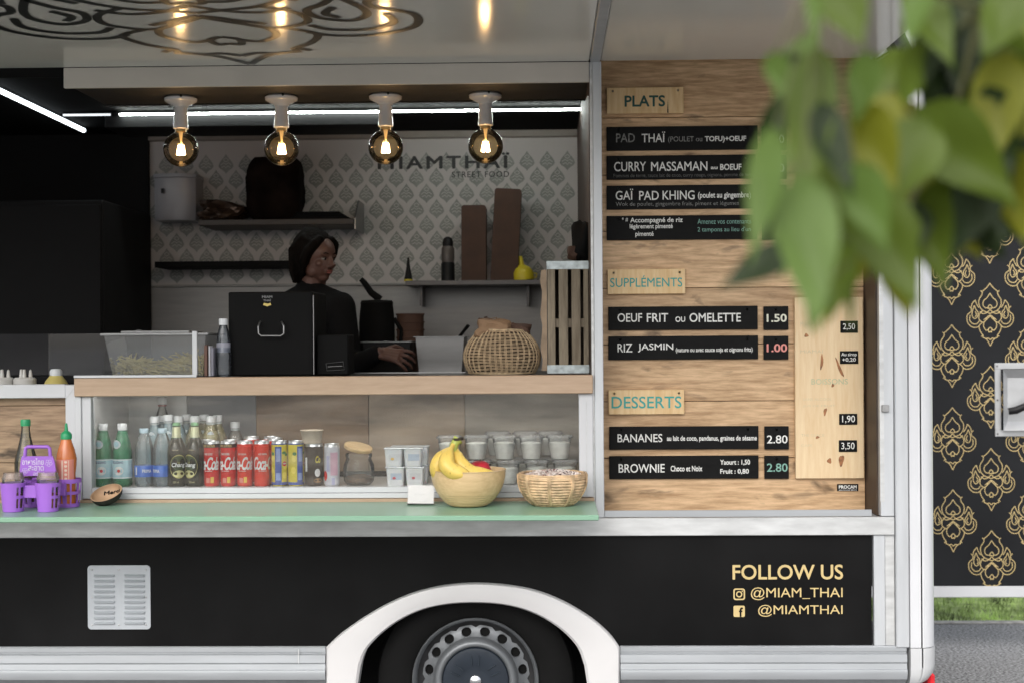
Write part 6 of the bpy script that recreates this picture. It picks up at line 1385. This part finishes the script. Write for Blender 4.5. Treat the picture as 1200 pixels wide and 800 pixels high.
vs, fs = textmesh('Merci', .03, .1); g = MB(); g.add([((a - .5) * 21 * k + 3 * k, math.sqrt(max(0, (17.2 * k) ** 2 - ((a - .5) * 21 * k + 3 * k) ** 2 - 0)) * .86 * (0.72 + .28 * b), -17.2 * k * .72 * math.sqrt(max(0.02, 1 - ((((a - .5) * 21 + 3) / 17.2) ** 2 + ((math.sqrt(max(0, 17.2 ** 2 - ((a - .5) * 21 + 3) ** 2)) * .86 * (0.72 + .28 * b)) / 17.2) ** 2))) + .3 * k + .0003 * q) for a, b, q in vs], fs, M_)
g.build('lettering', BLKM, t, fix=False, world=False)
# --- purple condiment caddy
PUR = mat('purple_plastic', (.33, .13, .58), .38, 0, .04, 6)
kf = onshelf(36, 596.5); k = S(1, kf.y)
t = thing('condiment_caddy', 'purple plastic four cup caddy with a handle panel of white Thai writing', 'caddy', Vector((W(45, 590, kf.y + .05).x, kf.y + .055, zg + .0005)))
def cup(px, Y, lab_i):
    c = Vector((W(px, 590, Y).x, Y, zg + .001)); r0_, r1_, hh = 12 * k, 15 * k, 34 * k; g = MB()
    def band(z0, z1, a0, a1, n=14):
        vs = []
        for i in range(n + 1):
            a = a0 + (a1 - a0) * i / n
            for r_, z in ((lambda z: r0_ + (r1_ - r0_) * z / hh)(z0), z0), ((lambda z: r0_ + (r1_ - r0_) * z / hh)(z1), z1): vs.append((c.x + r_ * math.sin(a), c.y - r_ * math.cos(a), c.z + z))
            for r_, z in ((r0_ + (r1_ - r0_) * z0 / hh - .0025, z0), (r0_ + (r1_ - r0_) * z1 / hh - .0025, z1)): vs.append((c.x + r_ * math.sin(a), c.y - r_ * math.cos(a), c.z + z))
        fs = []
        for i in range(n):
            b = 4 * i; fs += [(b, b + 4, b + 5, b + 1), (b + 2, b + 3, b + 7, b + 6), (b + 1, b + 5, b + 7, b + 3), (b, b + 2, b + 6, b + 4)]
        fs += [(0, 1, 3, 2), (4 * n, 4 * n + 2, 4 * n + 3, 4 * n + 1)]; g.add(vs, fs)
    A0, A1 = (-1.1, .62) if lab_i < 2 else (-.3, .1)
    band(0, hh, A0, A1)
    for z0, z1 in ((0, 4.5 * k), (15.5 * k, 19 * k), (29 * k, hh)): band(z0, z1, A1, A0 + 2 * PI, 30)
    for q in range(8):
        a = A1 + (A0 + 2 * PI - A1) * (q + .5) / 8; band(4 * k, 30 * k, a - .07, a + .07, 2)
    g.lathe([(0, .5 * k), (r0_ - .0026, .5 * k)], 20, c=c, caps=False)
    g.build('cup', PUR, t, smooth=50, fix=False); return c
Yr = kf.y + .125
cups = [cup(15.5, kf.y, 0), cup(56.5, kf.y, 1), cup(40, Yr, 2), cup(81, Yr, 3)]
g = MB()
for a, b in ((0, 1), (2, 3), (0, 2), (1, 3)):
    m_ = (cups[a] + cups[b]) / 2; g.box(m_.x - 8 * k, m_.x + 8 * k, m_.y - .004, m_.y + .004, zg + 16 * k, zg + 31 * k, .001)
m_ = sum(cups, Vector((0, 0, 0))) / 4; g.box(m_.x - 24 * k, m_.x + 26 * k, m_.y - .003, m_.y + .003, zg + 24 * k, zg + 31 * k, .001); g.build('cup_link', PUR, t)
Yp = m_.y
def PP(pts): return [(W(x, y, Yp).x, W(x, y, Yp).z) for x, y in pts]
g = MB(); g.prism(PP([(23, 557), (66.5, 557), (64, 540), (62, 534), (26, 534), (24.5, 540)]), Yp - .0035, Yp + .0035); pnl = g.build('handle_panel', PUR, t)
g = MB(); q = [W(x, y, Yp) for x, y in ((29, 535), (30, 524.5), (32.5, 523), (56, 523), (58, 524.5), (59, 535))]; g.tube(q, 2.2 * k, 8); g.build('handle', PUR, t, smooth=60)
g = MB(); ptext(g, 'อาหารไทย', 26, 51, 536.5, 544, Yp - .0045, bold=.01); ptext(g, 'สะอาด', 33, 51, 545, 551, Yp - .0045, bold=.01); ptext(g, 'อร่อย', 39, 52, 551.5, 556.5, Yp - .0045, bold=.01)
for fx_, fy_, fr in ((57, 542, 4.0), (29, 551.5, 3.6)):
    for q in range(5):
        c_ = W(fx_ + fr * .62 * math.cos(2 * PI * q / 5 + .3), fy_ + fr * .62 * math.sin(2 * PI * q / 5 + .3), Yp - .0045)
        v2, f2 = ribbon([(c_.x + fr * .42 * k * math.cos(2 * PI * i / 10), c_.z + fr * .42 * k * math.sin(2 * PI * i / 10)) for i in range(11)], .0009); g.add([(x, Yp - .0045 - q * .00004, z) for x, z in v2], f2)
g.build('thai_lettering', mat('white_marker', (.7, .65, .78), .7), t, fix=False)
for i, (c, lab, cc) in enumerate(((cups[0], 'small glass spice jar in the left front cup of the caddy', (.30, .10, .04)), (cups[1], 'small glass spice jar in the right front cup of the caddy', (.48, .15, .05)))):
    j = thing('spice_jar', lab, 'jar', c + Vector((0, 0, .002)), 'spice jars in the purple caddy')
    MB().lathe([(0, .001), (10 * k, .001), (11.3 * k, 30 * k), (12.6 * k, 35 * k), (12.6 * k, 37 * k)], 24, caps=False).build('jar_glass', clear('jar_glass', (.96, .97, .96), rough=.06, fres=1.28, body=.08, bodyc=(.8, .8, .78)), j, smooth=50, world=False)
    MB().lathe([(0, .002), (9.3 * k, .002), (10.4 * k, 20 * k), (0, 20 * k)], 20).build('spice', mat('spice_%d' % i, cc, .8, 0, .4, 120, .5, 200), j, world=False)
    MB().lathe([(0, 37.2 * k), (13 * k, 37.2 * k), (13.2 * k, 38.5 * k), (11.5 * k, 42 * k), (11.2 * k, 45 * k), (0, 45.5 * k)], 24).build('jar_lid', clear('brownish_lid', (.88, .8, .77), rough=.12, body=.30, bodyc=(.6, .5, .45)), j, smooth=40, world=False)
c = Vector((W(29, 590, Yr).x, Yr, zg + .001)); c = cups[2] + Vector((-10 * k * 0, 0, .003)); c.x = XA(29.5, zg + .15, Yr + .05); c.y = Yr + .055; c.z = zg + .0005
t = bottle('glass_bottle', 'clear glass bottle with green cap behind the purple caddy', 'bottle', c, None, [
    ('glass_body', [(0, .002), (12.5 * k, 0), (13.5 * k, 3 * k), (13.5 * k, 52 * k), (12.5 * k, 60 * k), (9 * k, 72 * k), (6.3 * k, 84 * k), (5.2 * k, 92 * k), (5 * k, 99 * k)], clear('faint_green_glass', (.86, .90, .84), rough=.04, fres=1.5, body=.07, bodyc=(.5, .5, .42)), {}),
    ('oil', [(0, .004), (12 * k, .004), (12.5 * k, 36 * k), (0, 36 * k)], clear('amber_sauce', (.45, .25, .10), body=.5, bodyc=(.14, .05, .02)), {}),
    ('cap', [(0, 97 * k), (5.9 * k, 97 * k), (6.1 * k, 103 * k), (5.4 * k, 105 * k), (0, 105 * k)], mat('bright_green_cap', (.02, .30, .12), .35), {})])
c = cups[3] + Vector((0, 0, .002)); c.x = XA(73.5, zg + .1, Yr + .01); c.x = cups[3].x - 3 * k
t = bottle('sauce_bottle', 'orange red chilli sauce bottle with green cone cap in the rear caddy cup', 'bottle', c, None, [
    ('plastic_body', [(0, .002), (9.5 * k, 0), (10.6 * k, 3 * k), (10.8 * k, 40 * k), (12 * k, 50 * k), (12.2 * k, 58 * k), (10 * k, 68 * k), (6.6 * k, 78 * k), (5.4 * k, 83 * k)], mat('orange_sauce', (.62, .17, .04), .25, 0, .1, 8, coat=.4), {}),
    ('cap', [(0, 81 * k), (6.6 * k, 81 * k), (6.8 * k, 86 * k), (5.5 * k, 89 * k), (2.4 * k, 91 * k), (1.4 * k, 100 * k), (0, 100.5 * k)], mat('bright_green_cap', (.02, .30, .12), .35), {})])
prt(t, mat('pale_red_label', (.62, .22, .17), .5), lambda g: patch(g, 12.35 * k, 30 * k, 57 * k, -.9, 1.1, 10), 'label')
prt(t, mat('cream_print', (.70, .55, .45), .5), lambda g: (patch(g, 12.5 * k, 31 * k, 56 * k, -.15, -.02, 3), patch(g, 12.5 * k, 31 * k, 56 * k, .5, .56, 2), [disc_patch(g, 12.5 * k, (34 + 5 * i) * k, .25, 1.8 * k, 1.6 * k, 8) for i in range(5)]), 'label_print')
# --- sauce bottles behind the low frame at far left
zl_ = Z0(450, 40) - .12
for px, lb in ((3, 'white sauce bottle with triple nozzle cut off by the left picture edge'), (29, 'white sauce bottle with triple nozzle cap')):
    p = Vector((XA(px, zl_ + .12, .12), .12, zl_)); k = S(1, .12); h0 = ZP(px, 442, .12) - zl_
    t = thing('sauce_bottle', lb, 'bottle', p, 'squeeze bottles with triple nozzles')
    WS = mat('off_white_cap', (.58, .57, .54), .4, 0, .03)
    MB().lathe([(0, 0), (11 * k, 0), (12 * k, 3 * k), (12 * k, h0 - 8 * k), (11 * k, h0 - 7 * k)], 24).build('bottle_body', mat('cream_bottle', (.5, .45, .38), .4), t, smooth=40, world=False)
    MB().lathe([(0, h0 - 8 * k), (13 * k, h0 - 8 * k), (13.2 * k, h0 - 2 * k), (11 * k, h0), (0, h0 + .5 * k)], 28).build('cap', WS, t, smooth=35, world=False)
    for dx in (-5, 0.5, 6): MB().lathe([(0, h0), (2.6 * k, h0), (1.5 * k, h0 + (9.5 if dx < 1 else 8) * k), (0, h0 + 9.7 * k)], 10, c=(dx * k, (-3 if dx == .5 else 2) * k, 0)).build('nozzle', WS, t, smooth=50, world=False)
p = Vector((XA(65.5, zl_ + .12, .12), .12, zl_)); h0 = ZP(65, 450, .12) - zl_
t = thing('mustard_bottle', 'yellow sauce bottle with white cap behind the low white frame', 'bottle', p)
MB().lathe([(0, 0), (13 * k, 0), (15 * k, 4 * k), (15 * k, h0 - 3 * k), (12 * k, h0 + 4 * k), (8 * k, h0 + 9 * k), (6.5 * k, h0 + 11 * k)], 26).build('bottle_body', mat('pale_mustard', (.60, .50, .16), .4), t, smooth=50, world=False)
MB().lathe([(0, h0 + 10 * k), (7 * k, h0 + 10 * k), (7.2 * k, h0 + 15 * k), (5.5 * k, h0 + 18 * k), (0, h0 + 18.5 * k)], 20).build('cap', mat('white_plastic_cap', (.72, .74, .76), .4), t, smooth=50, world=False)

# ================================================================== FOREGROUND BRANCH
def leafmat(name, c, tr):
    m, n, l, o = newmat(name)
    p = n.new('ShaderNodeBsdfPrincipled'); p.inputs['Roughness'].default_value = .5; p.inputs['Specular IOR Level'].default_value = .28
    t = n.new('ShaderNodeBsdfTranslucent'); mx = n.new('ShaderNodeMixShader'); mx.inputs[0].default_value = .38
    nz = n.new('ShaderNodeTexNoise'); nz.inputs['Scale'].default_value = 30; tc = n.new('ShaderNodeTexCoord'); l.new(tc.outputs['Object'], nz.inputs['Vector'])
    r = n.new('ShaderNodeMix'); r.data_type = 'RGBA'; r.inputs[6].default_value = tuple(x * .75 for x in c) + (1,); r.inputs[7].default_value = tuple(x * 1.2 for x in c) + (1,)
    l.new(nz.outputs['Fac'], r.inputs[0]); l.new(r.outputs[2], p.inputs['Base Color']); t.inputs[0].default_value = tuple(tr) + (1,)
    p.inputs['Roughness'].default_value = .45
    l.new(p.outputs[0], mx.inputs[1]); l.new(t.outputs[0], mx.inputs[2]); l.new(mx.outputs[0], o.inputs[0]); return m
LM = {'dark': leafmat('dark_leaf', (.018, .034, .006), (.03, .055, .006)), 'mid': leafmat('mid_green_leaf', (.080, .125, .012), (.18, .22, .02)),
      'yel': leafmat('yellow_green_leaf', (.17, .18, .015), (.38, .38, .02)), 'pale': leafmat('pale_leaf', (.10, .17, .035), (.22, .29, .05))}
br = thing('leafy_branch', 'out of focus leafy green branch hanging in from the top right close by', 'branch', W(1250, -60, -D + 1.2))
TW = []
def twig(pts, r0_, r1_):
    P = [W(x, y, -D + d) for x, y, d in pts]; n = len(P); g = MB(); g.tube(P, [r0_ + (r1_ - r0_) * i / (n - 1) for i in range(n)], 7)
    g.build('twig', mat('green_brown_twig', (.07, .07, .02), .7), br, smooth=60)
    for i in range(n - 1):
        for q in range(6): TW.append(P[i].lerp(P[i + 1], q / 6))
twig([(1290, -120, 1.25), (1150, 10, 1.22), (1060, 90, 1.3), (1000, 160, 1.28), (965, 240, 1.25)], .0032, .001)
twig([(1150, 10, 1.22), (1120, 130, 1.25), (1075, 220, 1.22), (1050, 280, 1.2)], .003, .0012)
twig([(1290, -120, 1.25), (1215, 90, 1.3), (1180, 180, 1.3), (1150, 260, 1.3)], .005, .0015)
twig([(1150, 10, 1.22), (1010, -30, 1.15), (950, -20, 1.1)], .003, .0012)
rl = random.Random(4)
def leaf(bx_, by_, tx_, ty_, wpx, kind, d, tilt=0, curl=.12):
    """blade from its base to its tip, given as points seen in the photograph at distance d"""
    A = W(bx_, by_, -D + d); B = W(tx_, ty_, -D + d - .01 + rl.uniform(-.02, .02)); ax = B - A; L_ = ax.length; ax.normalize()
    nrm = Vector((0, -1, 0)); s_ = ax.cross(nrm).normalized(); nrm = s_.cross(ax).normalized()
    Rm = Matrix.Rotation(R(tilt), 3, ax); s_ = Rm @ s_; nrm = Rm @ nrm; w_ = wpx * .70 * d / F / 2 / max(.6, math.cos(R(tilt)))
    vs = []; fs = []; nu, nv = 14, 6
    for i in range(nu + 1):
        u = i / nu; ww = w_ * (math.sin(PI * u ** .66) ** .95) * (1 - u) ** .22 * 1.16 if 0 < i < nu else w_ * .02
        for j in range(nv + 1):
            v = j / nv * 2 - 1
            q = A + ax * (L_ * u) + s_ * (ww * v) + nrm * (-.18 * ww * (1 - abs(v)) + curl * L_ * (u - .5) ** 2 + .05 * w_ * math.sin(u * 9 + v * 3))
            vs.append(q)
    for i in range(nu):
        for j in range(nv): b = i * (nv + 1) + j; fs.append((b, b + 1, b + nv + 2, b + nv + 1))
    lf = MB().add(vs, fs).build('leaf', LM[kind], br, smooth=60)
    P = min(TW, key=lambda q: (q - A).length)
    if (P - A).length > .004: MB().tube([P, P.lerp(A, .5) + Vector((0, 0, .004)), A + ax * .004], [.0012, .001, .0009], 5).build('leaf_stalk', mat('green_brown_twig', (.16, .13, .05), .7), lf) 
LV = [ # base x, y, tip x, y, width, kind, distance, tilt
 (908, 148, 880, 312, 60, 'pale', 1.00, 20), (958, 55, 938, 262, 78, 'mid', 1.10, 15), (922, 62, 992, 205, 60, 'dark', 1.12, 30), (940, 205, 958, 392, 100, 'pale', 1.02, 5),
 (925, 290, 842, 340, 52, 'dark', 1.08, 30), (985, 240, 1000, 392, 30, 'mid', 1.15, 40), (1010, 215, 1078, 366, 105, 'mid', 1.12, 10), (1085, 140, 1030, 250, 100, 'mid', 1.15, 20),
 (975, -30, 1012, 58, 80, 'mid', 1.05, 10), (950, -40, 958, 68, 24, 'pale', 1.0, 35), (1050, 110, 985, 205, 60, 'yel', 1.2, 30), (1010, 260, 965, 385, 60, 'yel', 1.18, 25),
 (1180, 60, 1158, 205, 85, 'yel', 1.22, 15), (1075, 125, 1195, 245, 110, 'mid', 1.2, 20), (1115, -20, 1078, 112, 60, 'dark', 1.25, 25), (1130, -20, 1125, 125, 95, 'dark', 1.27, 5),
 (1200, -20, 1150, 70, 80, 'mid', 1.2, 20), (1215, 60, 1185, 175, 70, 'dark', 1.3, 20), (1190, 130, 1170, 300, 100, 'dark', 1.3, 10), (1120, 160, 1110, 300, 95, 'dark', 1.3, 20),
 (1070, 200, 1110, 345, 80, 'mid', 1.26, 25), (1150, 190, 1140, 296, 80, 'mid', 1.32, 15), (1215, 180, 1205, 310, 70, 'dark', 1.3, 10), (1045, 180, 1035, 300, 90, 'dark', 1.28, 15),
 (1095, 150, 1060, 240, 80, 'yel', 1.25, 30), (1140, 110, 1105, 215, 80, 'mid', 1.28, 20), (1210, 120, 1130, 190, 60, 'yel', 1.26, 30), (1000, 150, 975, 300, 60, 'mid', 1.2, 30),
 (1190, -40, 1200, 60, 90, 'yel', 1.3, 10), (1085, -30, 1060, 60, 40, 'pale', 1.1, 30), (1020, 200, 1012, 330, 60, 'yel', 1.22, 20), (1160, 20, 1215, 110, 60, 'mid', 1.28, 20),
 (965, 330, 948, 392, 40, 'pale', 1.05, 20), (1040, 290, 1068, 378, 50, 'yel', 1.14, 20), (1130, 250, 1180, 305, 50, 'dark', 1.3, 30), (905, 60, 922, 120, 40, 'pale', 1.06, 20),
 (1090, 215, 1085, 310, 80, 'dark', 1.3, 0), (1180, 180, 1215, 290, 80, 'mid', 1.28, 15), (955, 170, 950, 290, 70, 'mid', 1.16, 10), (1060, 240, 1020, 330, 80, 'mid', 1.2, 20)]
for x_, y_, tx_, ty_, w_ in ((1010, 120, 1050, 240, 70), (960, 120, 1000, 230, 60), (900, 170, 905, 270, 50), (985, 280, 975, 375, 60), (930, 240, 915, 330, 50), (1020, 60, 1000, 150, 50), (1040, 230, 1062, 350, 60), (950, 40, 905, 120, 45), (1000, 190, 1040, 300, 70), (925, 110, 880, 200, 45)):
    LV.append((x_, y_, tx_, ty_, w_, rl.choice(('mid', 'yel', 'pale', 'dark')), rl.uniform(1.05, 1.3), rl.uniform(0, 40)))
for i in range(44):
    x = 1070 + 26 * (i % 6) + rl.uniform(-14, 14); y = -10 + 36 * (i // 6) + rl.uniform(-20, 20); q = rl.uniform(-.7, .5); ln = rl.uniform(80, 125)
    LV.append((x, y, x + ln * math.sin(q), min(y + ln * math.cos(q), 305), rl.uniform(50, 90), rl.choice(('dark', 'mid', 'mid', 'mid', 'dark', 'yel')), rl.uniform(1.22, 1.42), rl.uniform(-20, 45)))
for a in LV: leaf(*a)
# --- tree beyond the rear door
tr = thing('tree', 'green tree far behind the open rear door', 'tree', (5.6, 12.0, 0))
MB().tube([(5.6, 12, 0), (5.5, 12, 1.8), (5.65, 12.1, 3.4), (5.6, 12, 5.2)], [.22, .16, .12, .05], 12).build('trunk', mat('grey_bark', (.12, .10, .08), .9, 0, .3, 8, .5, 20), tr, smooth=50)
rt = random.Random(8); g = MB(); cl = [(5.6 + rt.uniform(-1.9, 1.9), 12 + rt.uniform(-1.2, 1.2), 4.9 + rt.uniform(-1.2, 1.6), rt.uniform(.5, 1.0)) for _ in range(16)]
for i in range(9000):
    c = cl[i % 16]; th, ph = rt.uniform(0, 2 * PI), math.acos(rt.uniform(-1, 1)); rr = c[3] * rt.random() ** .4
    q = Vector((c[0] + rr * math.sin(ph) * math.cos(th), c[1] + rr * math.sin(ph) * math.sin(th), c[2] + rr * math.cos(ph) * .8)); L_ = rt.uniform(.04, .08)
    e = Matrix.Translation(q) @ Euler((rt.uniform(0, 6), rt.uniform(0, 6), rt.uniform(0, 6))).to_matrix().to_4x4()
    g.add([(-L_, 0, 0), (0, -L_ * .4, .01), (L_, 0, 0), (0, L_ * .4, .01)], [(0, 1, 2, 3)], e)
tag(g.build('crown', leafmat('tree_leaf', (.08, .16, .03), (.12, .22, .03)), tr, fix=False), kind='stuff')
g = MB()
for c in cl[:9]: g.tube([(5.6, 12, 3.6), ((5.6 + c[0]) / 2, (12 + c[1]) / 2, (3.9 + c[2]) / 2), c[:3]], [.06, .04, .015], 6)
tag(g.build('limbs', mat('grey_bark', (.12, .10, .08), .9, 0, .3, 8, .5, 20), tr, smooth=50), kind='stuff')
